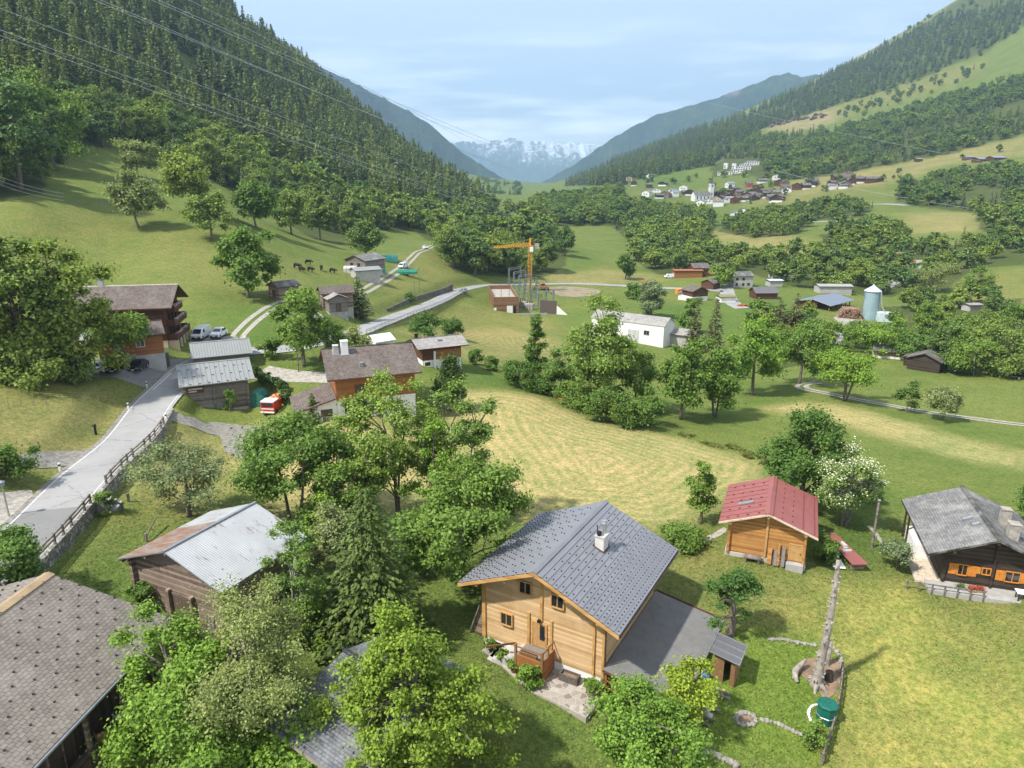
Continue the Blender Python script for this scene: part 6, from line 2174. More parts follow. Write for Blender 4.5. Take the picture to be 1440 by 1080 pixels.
mb.build('counter_jib', M_CRANE, o)
mb = MB()
c_ = dirj * -3.0
mb.box(c_.x - .9, c_.x + .9, c_.y - .8, c_.y + .8, hc - 1.2, hc + .9)
mb.build('counterweight', M_CONC, o)
mb = MB()
mb.box(-.2, 1.3, -1.9, -.85, hc - 2.2, hc - .3)
mb.build('cab', M_FRAME_W, o)
mb = MB()
mb.bar(dirj * 8 + Vector((0, 0, hc - .3)), dirj * 8 + Vector((0, 0, hc - 3)), .06, .06)
mb.build('hoist_rope', M_BLACK, o)
B = dict
plant('spruce_tree', 'drooping light green spruce standing in front of the larch chalet terrace trees', 'tree', (527, 905), 683, 200, 'conifer', 'fresh', 3, whorls=62, per=12, sprays=28, size=.38, droop=.5, power=.68, bushy=1.5, base=.03)
plant('cherry_tree', 'wide yellow-green cherry tree filling the bottom centre of the photograph', 'tree', (584, 1120), 868, 400, 'broad', 'lime', 5, clumps=230, leaves=78000, size=0.144, cz=.5, shape=.3, cs=.6, limb=22, hollow=.35, flat=.6, open_=.3)
plant('maple_tree', 'bright green maple beside the shingled house gallery', 'tree', (262, 1075), 880, 175, 'broad', 'bright', 6, clumps=46, leaves=36750, size=0.144, cz=.43, limb=14)
plant('maple_tree', 'low bright green maple at the bottom edge below the slate shed', 'tree', (290, 1120), 975, 150, 'broad', 'bright', 16, clumps=36, leaves=26250, size=0.144, cz=.46, limb=10)
plant('apple_tree', 'pale olive apple tree with a forked trunk left of the slate shed', 'tree', (352, 1048), 842, 236, 'broad', 'olive', 7, clumps=60, leaves=44625, size=0.112, cz=.38, limb=20, tr=.3, open_=.35)
plant('birch_tree', 'thin weeping birch at the corner of the sheet-roofed barn', 'tree', (428, 900), 715, 80, 'broad', 'ash', 8, clumps=40, leaves=11375, size=0.13, cz=.44, limb=16, tr=.09, bark=M_BARK_PALE, open_=.3)
plant('willow_tree', 'grey-green willow behind the sheet-roofed barn', 'tree', (478, 830), 712, 92, 'broad', 'grey', 9, clumps=40, leaves=15750, size=0.14, cz=.46, limb=12)
plant('elder_shrub', 'elder shrub with cream flower heads below the sheet-roofed barn', 'shrub', (440, 912), 838, 66, 'broad', 'bright', 10, clumps=20, leaves=7000, size=0.16, cz=.5)
plant('shrub', 'dense dark green shrubs under the apple tree', 'shrub', (420, 1095), 985, 190, 'broad', 'bright', 11, clumps=40, leaves=21000, size=0.17, cz=.5, tr=.08)
plant('shrub', 'upright climbing shrub on the front wall of the sheet-roofed barn', 'shrub', (212, 872), 806, 48, 'broad', 'mid', 12, clumps=18, leaves=6300, size=0.14, cz=.5, tr=.05)
plant('shrub', 'green shrub above the stone wall in the left corner', 'shrub', (18, 835), 742, 105, 'broad', 'mid', 13, clumps=30, leaves=15750, size=0.19, cz=.5, tr=.08)
plant('shrub', 'small leafy shrub growing on the road wall beside the concrete steps', 'shrub', (151, 724), 688, 24, 'broad', 'mid', 14, clumps=12, leaves=3150, size=0.13, cz=.5, tr=.04)
plant('shrub', 'round dark shrub at the left edge below the road meadow', 'shrub', (8, 676), 630, 78, 'broad', 'deep', 15, clumps=22, leaves=8750, size=0.18, cz=.5, tr=.05)
plant('ash_tree', 'tall airy ash with several visible stems in front of the white-based chalet', 'tree', (560, 735), 512, 148, 'broad', 'ash', 21, cs=.8, clumps=64, leaves=26250, size=0.19, cz=.43, limb=26, trunks=3, tr=.2, open_=.45)
plant('ash_tree', 'slender light-leaved ash leaning right above the dense maple', 'tree', (652, 745), 545, 118, 'broad', 'ash', 22, cs=.8, clumps=48, leaves=16625, size=0.19, cz=.42, limb=22, trunks=2, tr=.18, open_=.45)
plant('ash_tree', 'young ash with thin stems left of the tall airy ash', 'tree', (520, 742), 560, 90, 'broad', 'ash', 23, cs=.8, clumps=36, leaves=11375, size=0.19, cz=.44, limb=18, trunks=2, tr=.14, open_=.4)
plant('ash_tree', 'ash with bare lower stems between the tall airy ash and the maple', 'tree', (605, 752), 600, 96, 'broad', 'bright', 24, cs=.8, clumps=36, leaves=12250, size=0.18, cz=.42, limb=18, trunks=3, tr=.13, open_=.4)
plant('maple_tree', 'dense round maple at the left corner of the larch chalet roof', 'tree', (662, 835), 640, 150, 'broad', 'mid', 25, clumps=56, leaves=29750, size=0.20, cz=.46, limb=12)
plant('maple_tree', 'broad dense green tree left of the thicket above the parking gravel', 'tree', (412, 738), 585, 172, 'broad', 'mid', 26, clumps=54, leaves=28000, size=0.21, cz=.44, limb=14, trunks=2, tr=.22)
plant('maple_tree', 'low dark green tree in the gap behind the fresh spruce', 'tree', (480, 760), 640, 84, 'broad', 'mid', 27, clumps=30, leaves=12250, size=0.19, cz=.46)
plant('apple_tree', 'low wide grey-green apple tree on the bank below the road', 'tree', (266, 726), 626, 135, 'broad', 'grey', 28, clumps=40, leaves=13125, size=0.16, cz=.36, limb=20, tr=.24, open_=.35)
plant('yew_tree', 'dark dense cone-shaped yew beside the white-based chalet', 'tree', (633, 578), 497, 66, 'broad', 'hedge', 29, clumps=90, leaves=15000, size=.2, cz=.5, shape=.34, hollow=.3, flat=1.1)
plant('thuja', 'small pointed thuja in front of the low wing of the white-based chalet', 'tree', (441, 596), 552, 22, 'conifer', 'fresh', 30, whorls=26, per=9, sprays=6, size=.45, droop=.0, power=.6, base=.0)
plant('shrub', 'leafy shrub growing against the roadside barn', 'shrub', (323, 579), 544, 20, 'broad', 'bright', 31, clumps=12, leaves=3150, size=0.14, cz=.5, tr=.05)
plant('ash_tree', 'young leafy ash rising behind the broad dense tree left of the thicket', 'tree', (468, 716), 592, 88, 'broad', 'ash', 221, clumps=36, leaves=12000, size=.19, cz=.46, limb=14, trunks=2, tr=.12)
plant('shrub', 'dark leafy shrub filling the foot of the thicket behind the fresh spruce', 'shrub', (575, 800), 720, 92, 'broad', 'mid', 222, clumps=30, leaves=12000, size=.19, cz=.5, tr=.06)
plant('shrub', 'leafy shrub between the broad dense tree and the willow', 'shrub', (452, 775), 700, 70, 'broad', 'bright', 223, clumps=26, leaves=9000, size=.19, cz=.5, tr=.06)
plant('shrub', 'long dark shrub under the huge trees at the left edge', 'shrub', (48, 540), 488, 104, 'broad', 'wood', 224, clumps=30, leaves=9000, size=.3, cz=.5, tr=.06)
plant('shrub', 'dark shrub under the huge tree beside the inn car park', 'shrub', (105, 537), 486, 70, 'broad', 'wood', 225, clumps=26, leaves=7000, size=.3, cz=.5, tr=.06)
plant('plum_tree', 'bushy green fruit tree at the bottom edge right of the terrace', 'tree', (908, 1100), 972, 168, 'broad', 'bright', 32, clumps=60, leaves=28000, size=0.15, cz=.46, limb=14, tr=.16)
plant('plum_tree', 'yellow-green fruit tree leaning against the flat felt roof', 'tree', (962, 1035), 940, 96, 'broad', 'lime', 33, clumps=34, leaves=12250, size=0.14, cz=.42, limb=12, tr=.14)
plant('vine_shrub', 'climbing vine on the front posts of the garden store', 'shrub', (884, 992), 962, 30, 'broad', 'mid', 34, clumps=16, leaves=4550, size=0.13, cz=.5, tr=.04)
plant('pear_tree', 'gnarled pruned fruit tree behind the tool hut', 'tree', (1025, 893), 802, 70, 'broad', 'deep', 35, clumps=26, leaves=9100, size=0.14, cz=.36, limb=18, tr=.3, open_=.2)
plant('shrub', 'small round bush beside the garden fence below the green water tank', 'shrub', (1140, 1052), 1016, 30, 'broad', 'mid', 36, clumps=14, leaves=3850, size=0.12, cz=.5, tr=.04)
plant('shrub', 'vine-covered shrub in front of the porch of the larch chalet', 'shrub', (741, 968), 936, 34, 'broad', 'bright', 37, clumps=16, leaves=4550, size=0.13, cz=.5, tr=.04)
plant('walnut_tree', 'big dark green walnut tree behind the red-roofed cabin', 'tree', (1132, 714), 577, 136, 'broad', 'deep', 38, clumps=64, leaves=33250, size=0.21, cz=.47, limb=14, tr=.3)
_o, _H, _rx, _v = plant('elder_tree', 'elder tree covered in white blossom right of the red-roofed cabin', 'tree', (1184, 740), 632, 92, 'broad', 'mid', 39, clumps=40, leaves=14875, size=0.16, cz=.43, limb=14, trunks=3, tr=.2)
_q = _v.reshape(-1, 4, 3)
_c4 = _q.mean(1)
_r = np.random.default_rng(4)
_m = (_r.random(len(_c4)) < .5) & (_c4[:, 2] > _H * .35)
_fl = leaf_quads(_c4[_m] + np.array([0, 0, .14]) + _r.normal(size=(_m.sum(), 3)) * .06, np.array([0, 0, 1.]) + _r.normal(size=(_m.sum(), 3)) * .35, .15, _r, 1.0)
link('blossom', crown_me('blossom', _fl, M_BLOSSOM), _o)
plant('cherry_tree', 'slim young tree in the mown field left of the red-roofed cabin', 'tree', (985, 738), 638, 46, 'broad', 'mid', 40, clumps=26, leaves=8400, size=0.17, cz=.44, limb=14, tr=.12, shape=.6)
plant('sapling', 'small dark sapling right of the blossoming elder', 'tree', (1230, 708), 678, 20, 'broad', 'deep', 41, clumps=10, leaves=2275, size=0.16, cz=.42, tr=.06)
plant('shrub', 'pale rose bush at the terrace fence of the dark chalet', 'shrub', (1258, 800), 752, 48, 'broad', 'grey', 42, clumps=16, leaves=4550, size=0.14, cz=.5, tr=.05)
plant('walnut_tree', 'leafy branch of a tree cut by the right edge behind the dark chalet', 'tree', (1462, 735), 688, 70, 'broad', 'mid', 43, clumps=20, leaves=7350, size=0.18, cz=.44)
plant('shrub', 'low tangle of shrubs behind the ridge of the larch chalet', 'shrub', (955, 768), 742, 70, 'broad', 'mid', 44, clumps=16, leaves=5600, size=0.16, cz=.5, tr=.04)
plant('shrub', 'dark hedge bush against the right wall of the red-roofed cabin', 'shrub', (1160, 790), 752, 38, 'broad', 'deep', 45, clumps=14, leaves=4550, size=0.16, cz=.5, tr=.04)
plant('walnut_tree', 'huge leafy tree at the left edge behind the road meadow', 'tree', (35, 528), 322, 145, 'broad', 'wood', 46, clumps=70, leaves=29750, size=0.36, cz=.52, tr=.5)
plant('walnut_tree', 'huge leafy tree beside the inn car park', 'tree', (104, 532), 345, 138, 'broad', 'wood', 147, clumps=70, leaves=29750, size=0.36, cz=.52, tr=.5)
plant('maple_tree', 'lower spreading tree over the cars in the inn car park', 'tree', (178, 508), 446, 86, 'broad', 'mid', 48, clumps=34, leaves=12250, size=0.29, cz=.33, limb=12)
plant('maple_tree', 'leafy tree filling the left edge in front of the huge trees', 'tree', (-14, 528), 366, 96, 'broad', 'wood', 49, clumps=40, leaves=15750, size=0.36, cz=.5)
plant('oak_tree', 'tall round tree on the hay slope beside the small dark barn', 'tree', (349, 419), 314, 82, 'broad', 'mid', 50, clumps=46, leaves=16625, size=0.51, cz=.45, limb=10, tr=.35)
plant('ash_tree', 'yellowish tree standing alone high on the left hay slope', 'tree', (197, 320), 231, 74, 'broad', 'olive', 51, clumps=34, leaves=11375, size=0.51, cz=.43, limb=14, tr=.3)
plant('oak_tree', 'round dark tree on the hay slope right of the yellowish tree', 'tree', (298, 338), 268, 68, 'broad', 'wood', 52, clumps=34, leaves=11375, size=0.51, cz=.45)
plant('maple_tree', 'big tree cluster crown behind the yellowish tree', 'tree', (268, 300), 206, 84, 'broad', 'wood', 53, clumps=44, leaves=13125, size=0.64, cz=.46)
plant('maple_tree', 'pale round tree at the wood edge above the yellowish tree', 'tree', (197, 250), 190, 56, 'broad', 'olive', 54, clumps=30, leaves=8750, size=0.64, cz=.45)
plant('maple_tree', 'round tree right of the dark barn slope at the wood edge', 'tree', (362, 322), 250, 66, 'broad', 'mid', 55, clumps=34, leaves=9800, size=0.64, cz=.46)
plant('maple_tree', 'round leafy tree above the farm track barns', 'tree', (410, 330), 268, 52, 'broad', 'wood', 56, clumps=30, leaves=8400, size=0.64, cz=.46)
plant('maple_tree', 'leafy tree nearest the farm barn on the uphill side', 'tree', (515, 362), 312, 52, 'broad', 'wood', 57, clumps=30, leaves=8400, size=0.59, cz=.46)
plant('linden_tree', 'broad tree beside the gravel drive between the road and the barns', 'tree', (428, 516), 398, 82, 'broad', 'mid', 58, clumps=46, leaves=16625, size=0.30, cz=.44, limb=14, tr=.3)
plant('spruce_tree', 'dark bushy spruce beside the log barn on the stone base', 'tree', (505, 446), 387, 38, 'conifer', 'spruce', 59, whorls=26, per=9, sprays=7, size=.9, droop=.1, power=.6, bushy=1.4, base=.02)
plant('shrub', 'leafy shrub left of the broad tree at the gravel drive', 'shrub', (383, 505), 470, 30, 'broad', 'mid', 60, clumps=14, leaves=3850, size=0.25, cz=.5, tr=.06)
plant('shrub', 'round shrub right of the broad tree beside the road', 'shrub', (468, 504), 455, 44, 'broad', 'mid', 61, clumps=20, leaves=5600, size=0.25, cz=.5, tr=.06)
plant('shrub', 'olive shrub in front of the white tent roof', 'shrub', (500, 496), 462, 44, 'broad', 'olive', 62, clumps=20, leaves=5600, size=0.23, cz=.5, tr=.06)
plant('shrub', 'wide dark shrub behind the brown chalet roof', 'shrub', (596, 478), 442, 50, 'broad', 'deep', 63, clumps=20, leaves=6300, size=0.30, cz=.5, tr=.06)
plant('shrub', 'smaller dark shrub right of the wide one behind the brown chalet', 'shrub', (636, 476), 446, 34, 'broad', 'deep', 64, clumps=18, leaves=5250, size=0.29, cz=.5, tr=.06)
plant('shrub', 'small shrub on the slope above the road wall bend', 'shrub', (577, 424), 412, 16, 'broad', 'deep', 65, clumps=10, leaves=2100, size=0.32, cz=.5, tr=.06)
plant('poplar_tree', 'narrow twisted poplar left of the big centre tree', 'tree', (752, 542), 446, 40, 'broad', 'deep', 66, cs=1.2, clumps=60, leaves=9625, size=0.26, cz=.47, limb=16, shape=.45)
plant('ash_tree', 'thin tree between the narrow poplar and the big centre tree', 'tree', (786, 556), 482, 56, 'broad', 'ash', 67, clumps=30, leaves=8750, size=0.24, cz=.45, limb=14, open_=.3)
plant('ash_tree', 'big pale green tree in the centre in front of the white hall', 'tree', (845, 574), 426, 118, 'broad', 'ash', 68, clumps=66, leaves=25375, size=0.30, cz=.46, limb=20, tr=.4)
plant('maple_tree', 'dark leafy tree tucked right of the big centre tree', 'tree', (893, 572), 500, 62, 'broad', 'mid', 69, clumps=30, leaves=10500, size=0.27, cz=.46)
for k, (u, v, t_, w, lf, lab) in enumerate([(728, 545, 508, 62, 'deep', 'dark bush at the left end of the hedge below the poplar'), (806, 572, 536, 60, 'mid', 'round bush in the hedge under the thin tree'), (850, 592, 538, 66, 'bush', 'pale bush in the middle of the hedge at the mown field'),
           (905, 600, 546, 66, 'mid', 'large bush at the right end of the hedge at the mown field'), (880, 600, 556, 50, 'bush', 'bush beside the largest hedge bush at the mown field'), (760, 552, 528, 44, 'deep', 'low dark bush in the hedge right under the poplar'),
           (690, 520, 500, 26, 'mid', 'small bush beside the utility pole above the mown field'), (670, 512, 490, 24, 'bush', 'small pale bush near the brown chalet garden')]):
 plant('bush', lab, 'bush', (u, v), t_, w, 'broad', lf, 70 + k, clumps=20, leaves=6650, size=0.23, cz=.5, tr=.06)
plant('ash_tree', 'leafy tree with a bare trunk at the left of the stream group', 'tree', (957, 590), 484, 82, 'broad', 'mid', 80, clumps=46, leaves=16625, size=0.29, cz=.42, limb=12, tr=.26)
plant('ash_tree', 'leafy tree with twin trunks at the right of the stream group', 'tree', (1005, 586), 486, 82, 'broad', 'mid', 81, clumps=46, leaves=16625, size=0.29, cz=.42, limb=12, trunks=2, tr=.28)
plant('maple_tree', 'tall bright tree behind the stream group', 'tree', (1058, 556), 452, 92, 'broad', 'bright', 82, clumps=48, leaves=16625, size=0.32, cz=.45)
plant('maple_tree', 'tall dark green tree left of the track bend', 'tree', (1124, 540), 446, 88, 'broad', 'mid', 83, clumps=50, leaves=17500, size=0.32, cz=.46)
plant('maple_tree', 'leafy tree filling the gap in front of the sawmill', 'tree', (1160, 496), 446, 60, 'broad', 'mid', 84, clumps=34, leaves=10500, size=0.36, cz=.5)
plant('walnut_tree', 'lone wide light green tree with several stems beside the field track', 'tree', (1186, 564), 490, 86, 'broad', 'bright', 85, clumps=44, leaves=14875, size=0.27, cz=.38, limb=18, trunks=3, tr=.26)
plant('apple_tree', 'small apple tree left of the pair beside the field track', 'tree', (1274, 580), 540, 34, 'broad', 'bush', 86, clumps=18, leaves=5600, size=0.22, cz=.42, tr=.12)
plant('apple_tree', 'larger grey-green apple tree of the pair beside the field track', 'tree', (1326, 591), 538, 54, 'broad', 'grey', 87, clumps=26, leaves=8050, size=0.22, cz=.42, limb=14, tr=.16)
plant('spruce_tree', 'dark spruce left of the pair behind the white hall annex', 'tree', (976, 492), 414, 34, 'conifer', 'brown', 88, whorls=28, per=8, sprays=7, size=.8, droop=.3, power=.85)
plant('spruce_tree', 'taller dark spruce right of the pair behind the white hall annex', 'tree', (1003, 496), 411, 38, 'conifer', 'brown', 89, whorls=28, per=8, sprays=7, size=.85, droop=.3, power=.85)
plant('spruce_tree', 'brownish spruce in front of the sawmill roof', 'tree', (1116, 470), 410, 34, 'conifer', 'brown', 90, whorls=26, per=8, sprays=7, size=.95, droop=.3, power=.7)
plant('spruce_tree', 'smaller brownish spruce left of the one in front of the sawmill', 'tree', (1094, 466), 420, 26, 'conifer', 'brown', 91, whorls=22, per=8, sprays=6, size=.9, droop=.3, power=.7)
plant('willow_tree', 'grey-green weeping willow behind the white hall roof', 'tree', (916, 446), 396, 46, 'broad', 'grey', 92, clumps=30, leaves=9100, size=0.47, cz=.48)
plant('oak_tree', 'round dark tree alone at the right end of the hay field behind the crane', 'tree', (879, 393), 358, 28, 'broad', 'deep', 93, clumps=24, leaves=5250, size=0.68, cz=.46)
plant('maple_tree', 'dark round bush beside the long shed on the valley road', 'tree', (892, 420), 398, 30, 'broad', 'deep', 94, clumps=20, leaves=4550, size=0.59, cz=.48)
plant('maple_tree', 'leafy tree beside the stone house in the valley village', 'tree', (1015, 405), 372, 32, 'broad', 'mid', 95, clumps=24, leaves=5600, size=0.68, cz=.47)
plant('maple_tree', 'leafy tree left of the two dark spruces', 'tree', (969, 470), 410, 30, 'broad', 'mid', 96, clumps=20, leaves=5250, size=0.51, cz=.48)
plant('maple_tree', 'round tree on the village green left of the brownish spruces', 'tree', (1066, 455), 422, 38, 'broad', 'mid', 97, clumps=24, leaves=5950, size=0.55, cz=.47)
for k, (u, v, t_, w, lf, lab) in enumerate([(1203, 488, 450, 58, 'mid', 'leafy tree below the silo base'), (1238, 500, 452, 72, 'bright', 'bright tree with a broad crown right of the silo'), (1282, 508, 465, 60, 'mid', 'tree behind the black timber barn'), (1300, 470, 424, 46, 'mid', 'tall tree in the middle of the right-hand copse'),
           (1330, 520, 452, 66, 'wood', 'dense tree right of the black timber barn'), (1368, 528, 474, 76, 'mid', 'wide tree at the meadow edge of the right-hand copse'), (1412, 530, 458, 72, 'wood', 'dense tree near the right edge of the copse'), (1390, 490, 440, 60, 'wood', 'tree rising behind the copse near the right edge'), (1350, 480, 444, 50, 'mid', 'round tree behind the dense copse'),
           (1312, 412, 368, 58, 'olive', 'broad olive tree on the slope above the silo'), (1373, 416, 378, 46, 'mid', 'bushy tree left of the yellow bank on the right slope'), (1432, 480, 420, 50, 'mid', 'tree cut by the right edge above the copse')]):
 plant('maple_tree', lab, 'tree', (u, v), t_, w, 'broad', lf, 110 + k, clumps=32, leaves=9100, size=0.36, cz=.5)
plant('spruce_tree', 'single dark spruce rising out of the right-hand copse', 'tree', (1420, 520), 448, 30, 'conifer', 'spruce', 98, whorls=26, per=8, sprays=6, size=.8, droop=.3)
plant('maple_tree', 'broad leafy tree overlapping the leafy belt at the upper left edge', 'tree', (30, 268), 92, 128, 'broad', 'wood', 130, clumps=60, leaves=19250, size=0.64, cz=.47)
plant('maple_tree', 'dark tree at the far left edge of the upper meadow', 'tree', (-10, 272), 150, 90, 'broad', 'wood', 131, clumps=40, leaves=13125, size=0.64, cz=.47)
plant('maple_tree', 'tall tree second from the left edge above the upper meadow', 'tree', (78, 240), 96, 100, 'broad', 'mid', 132, clumps=46, leaves=14000, size=0.68, cz=.47)
LEAF_GRASS = dict(bush=m_leaf('grass_blades', (.17, .2, .06), .3, .3, .8, 0), bright=m_leaf('grass_blades', (.13, .21, .045), .3, .3, .8, 0), mid=m_leaf('grass_blades', (.1, .17, .04), .3, .3, .8, 0))
def tufts(name, poly_px, n, size, leaf, seed, lift=.5):
 wp = np.array([hit(*q)[:2] for q in poly_px])
 lo, hi = wp.min(0), wp.max(0)
 r = np.random.default_rng(seed)
 x = r.uniform(lo[0], hi[0], n * 4)
 y = r.uniform(lo[1], hi[1], n * 4)
 m = inpoly(x, y, wp) & (fbm(x / 3, y / 3, 3, seed) > -.15)
 x, y = x[m][:n], y[m][:n]
 z = Z(x, y)
 p = np.stack([x, y, z + size * .3], 1)
 nr = r.normal(size=p.shape) * [1, 1, .25] + [0, 0, lift]
 v = leaf_quads(p, nr, size, r, 1.9)
 o = link(name, crown_me(name, v, LEAF_GRASS[leaf]))
 return tag(o, kind='stuff')
def grass(n):
 az, ld, T = G_TINT
 r = np.random.default_rng(77)
 d = np.sqrt(r.uniform(28 ** 2, 88 ** 2, n))
 a = r.uniform(R(-40), R(40), n)
 x, y = np.sin(a) * d, np.cos(a) * d
 q, _, _ = seg_dist(x, y, ROADS['main'][0][::3])
 m = q > 3.9
 for poly in PAVED + [TERR]:
  m &= ~inpoly(x, y, poly)
 m &= r.random(n) * 1.6 < np.clip((84 - d) / 40, 0, 1)
 x, y = x[m], y[m]
 i = np.clip(np.searchsorted(ld, np.log(np.hypot(x, y))), 0, len(ld) - 1)
 j = np.clip(np.searchsorted(az, np.arctan2(x, y)), 0, len(az) - 1)
 c = T[i, j] * r.uniform(.86, 1.22, (len(x), 1)) * r.uniform(.92, 1.08, (len(x), 3))
 h = r.uniform(.05, .1, len(x))
 p = np.stack([x, y, Z(x, y) + h * .3], 1)
 k = c[:, 0] < .235
 x, y, c, h, p = x[k], y[k], c[k], h[k], p[k]
 nr = r.normal(size=p.shape) * [.35, .35, .2] + [0, 0, 1]
 v = leaf_quads(p, nr, h * 1.3, r, 1.9)
 n_ = NT('turf_blades')
 n_.done(n_.n('ShaderNodeAttribute', attribute_name='tint').outputs['Color'], .9, 0, .1)
 me = mesh_np('grass', v, quads_to_faces(len(p)), n_.m, smooth=False)
 at_ = me.attributes.new('tint', 'FLOAT_COLOR', 'POINT')
 at_.data.foreach_set('color', np.repeat(np.concatenate([c, np.ones((len(c), 1))], 1), 4, 0).astype(np.float32).ravel())
 tag(link('grass', me), kind='stuff')
tufts('stream_bank', [(955, 612), (1000, 628), (1040, 640), (1075, 655), (1078, 648), (1010, 618), (960, 604)], 5000, .4, 'bush', 3)
tufts('undergrowth', [(330, 1078), (430, 960), (500, 1000), (480, 1079), (400, 1079)], 9000, .28, 'bright', 4)
build_terrain()
ln, w = ROADS['main']
strip('road', ln, -w / 2, w / 2, .03, M_ASPH)
n_ = len(ln)
i0 = int(np.argmin(np.linalg.norm(ln[:, :2] - hit(88, 706)[:2], axis=1)))
strip('road_surface_patch', ln[:i0], -w / 2, w / 2, .036, M_ASPH_DARK)
strip('road_marking', ln[3:], -w / 2 + .12, -w / 2 + .25, .042, M_WHITE_LINE)
strip('road_marking', ln[3:i_wall1 + 26], w / 2 - .3, w / 2 - .18, .042, M_WHITE_LINE)
strip('road_verge', ln, -w / 2 - .55, -w / 2, .015, M_GRAVEL_DARK)
strip('gutter_strip', ln, w / 2, w / 2 + .28, .05, M_CONC)
iw = [int(np.argmin(np.linalg.norm(ln[:, :2] - hit(*q)[:2], axis=1))) for q in ((208, 552), (243, 523))]
dl = ln[iw[0]:iw[1]]
strip('road_marking', dl, -w / 2 + .6, -w / 2 + .85, .046, M_WHITE_LINE)
for key in ('track_a', 'track_b', 'track_c'):
 ln2, w2 = ROADS[key]
 for s0, s1 in ((-w2 / 2, -w2 / 2 + 1.05), (w2 / 2 - 1.05, w2 / 2)):
  strip('track', ln2, s0, s1, .06 if key != 'track_b' else .1, M_GRAVEL, dz=True)
for key in ('drive_a', 'lane_a', 'lane_b', 'lane_c', 'lane_d', 'lane_e'):
 ln2, w2 = ROADS[key]
 strip('road', ln2, -w2 / 2, w2 / 2, .12 if key != 'drive_a' else .06, M_ASPH if key != 'drive_a' else M_GRAVEL, dz=True)
patch('car_park', [(112, 524), (150, 511), (200, 508), (245, 505), (262, 508), (258, 530), (238, 545), (212, 545), (172, 534), (128, 531)], M_ASPH_DARK, .05)
patch('gravel_yard', [(236, 576), (262, 586), (300, 594), (352, 599), (388, 604), (394, 616), (352, 646), (318, 636), (308, 614), (272, 602), (240, 592)], M_GRAVEL_DARK, .06)
patch('gravel_patch', [(28, 640), (60, 636), (100, 635), (140, 630), (122, 646), (95, 655), (35, 656)], M_GRAVEL_DARK, .06)
patch('gravel_patch', [(-6, 694), (20, 692), (45, 690), (40, 720), (10, 740), (-10, 740)], M_GRAVEL, .05)
patch('drive', [(270, 478), (300, 474), (334, 474), (330, 484), (300, 486), (268, 487)], M_ASPH_DARK, .06)
patch('building_yard', [(772, 404), (800, 403), (842, 408), (836, 416), (800, 418), (775, 412)], m_plain('pale_earth', (.24, .2, .125), .95, 0, .25, .3), .1, 3)
patch('sawmill_yard', [(1172, 446), (1215, 446), (1205, 458), (1180, 456)], M_GRAVEL, .12, 3)
patch('garden_path', [(955, 772), (975, 762), (1000, 752), (1018, 742), (1021, 748), (1004, 758), (980, 768), (960, 778)], M_GRAVEL, .04, .5)
patch('garden_bed', [(1120, 935), (1135, 927), (1160, 925), (1180, 932), (1182, 958), (1172, 978), (1158, 984), (1150, 970), (1128, 952)], M_EARTH, .05, .4)
def m_crazy():
 n = NT('crazy_paving')
 co = n.coord()
 wv = n.n('ShaderNodeTexVoronoi', {'Scale': 1.9, 'Vector': co, 'Randomness': 1.0}, feature='DISTANCE_TO_EDGE')
 cl = n.n('ShaderNodeTexVoronoi', {'Scale': 1.9, 'Vector': co, 'Randomness': 1.0})
 c = n.ramp(n.sep(cl.outputs['Color'])[0], [(.1, (.2, .175, .155)), (.5, (.33, .3, .265)), (.9, (.43, .4, .36))])
 c = n.mix(n.maprange(n.noise(6, 4, co), .35, .65, .3, 0), c, (.16, .14, .12))
 e = n.maprange(wv.outputs['Distance'], .035, .075)
 c = n.mix(e, (.36, .32, .26), c)
 n.bump(e, .5, .03)
 return n.done(c, .85, 0, .25)
M_CRAZY = m_crazy()
pz = .1
pts = [(q[0], q[1]) for q in TERR]
mb = MB()
k = len(pts)
vs = [(p[0], p[1], pz) for p in pts] + [(p[0], p[1], -1.2) for p in pts]
mb.add(vs, [tuple(range(k))] + [(i, i + k, (i + 1) % k + k, (i + 1) % k) for i in range(k)])
me_o = mb.build('terrace_paving', M_CRAZY)
tag(me_o, kind='structure')
ln, w = ROADS['main']
seg = ln[:i_wall1 + 1]
t_ = np.gradient(seg[:, :2], axis=0)
t_ /= np.linalg.norm(t_, axis=1)[:, None]
rt = np.stack([t_[:, 1], -t_[:, 0]], 1)
M_STONE = NT('rubble_stone')
_v1 = M_STONE.n('ShaderNodeTexVoronoi', {'Scale': 2.6, 'Vector': M_STONE.coord()}, feature='DISTANCE_TO_EDGE')
_v2 = M_STONE.n('ShaderNodeTexVoronoi', {'Scale': 2.6, 'Vector': M_STONE.coord()})
_e = M_STONE.maprange(_v1.outputs['Distance'], .02, .1)
_cc = M_STONE.ramp(M_STONE.sep(_v2.outputs['Color'])[1], [(.1, (.17, .155, .135)), (.9, (.38, .36, .32))])
M_STONE.bump(_e, .7, .06)
M_STONE = M_STONE.done(M_STONE.mix(_e, (.1, .09, .08), _cc), .9, 0, .2)
mb = MB()
vs, fs = [], []
for p, r in zip(seg, rt):
 for off, dz in ((w / 2 + .3, -2.6), (w / 2 + .3, .24), (w / 2 + .68, .24), (w / 2 + .74, -2.6)):
  q = p[:2] + r * off
  vs.append((q[0], q[1], p[2] + dz))
for i in range(len(seg) - 1):
 for j in range(3):
  fs.append((i * 4 + j, i * 4 + j + 1, (i + 1) * 4 + j + 1, (i + 1) * 4 + j))
fs += [(0, 3, 2, 1), tuple((len(seg) - 1) * 4 + j for j in range(4))]
mb.add(vs, fs)
o = mb.build('roadside_wall', M_STONE)
tag(o, 'long low stone retaining wall along the valley side of the near road', 'wall')
rail = empty('road_railing', (0, 0, 0), 0, 'weathered wooden railing standing on the stone wall of the near road', 'railing')
off = w / 2 + .48
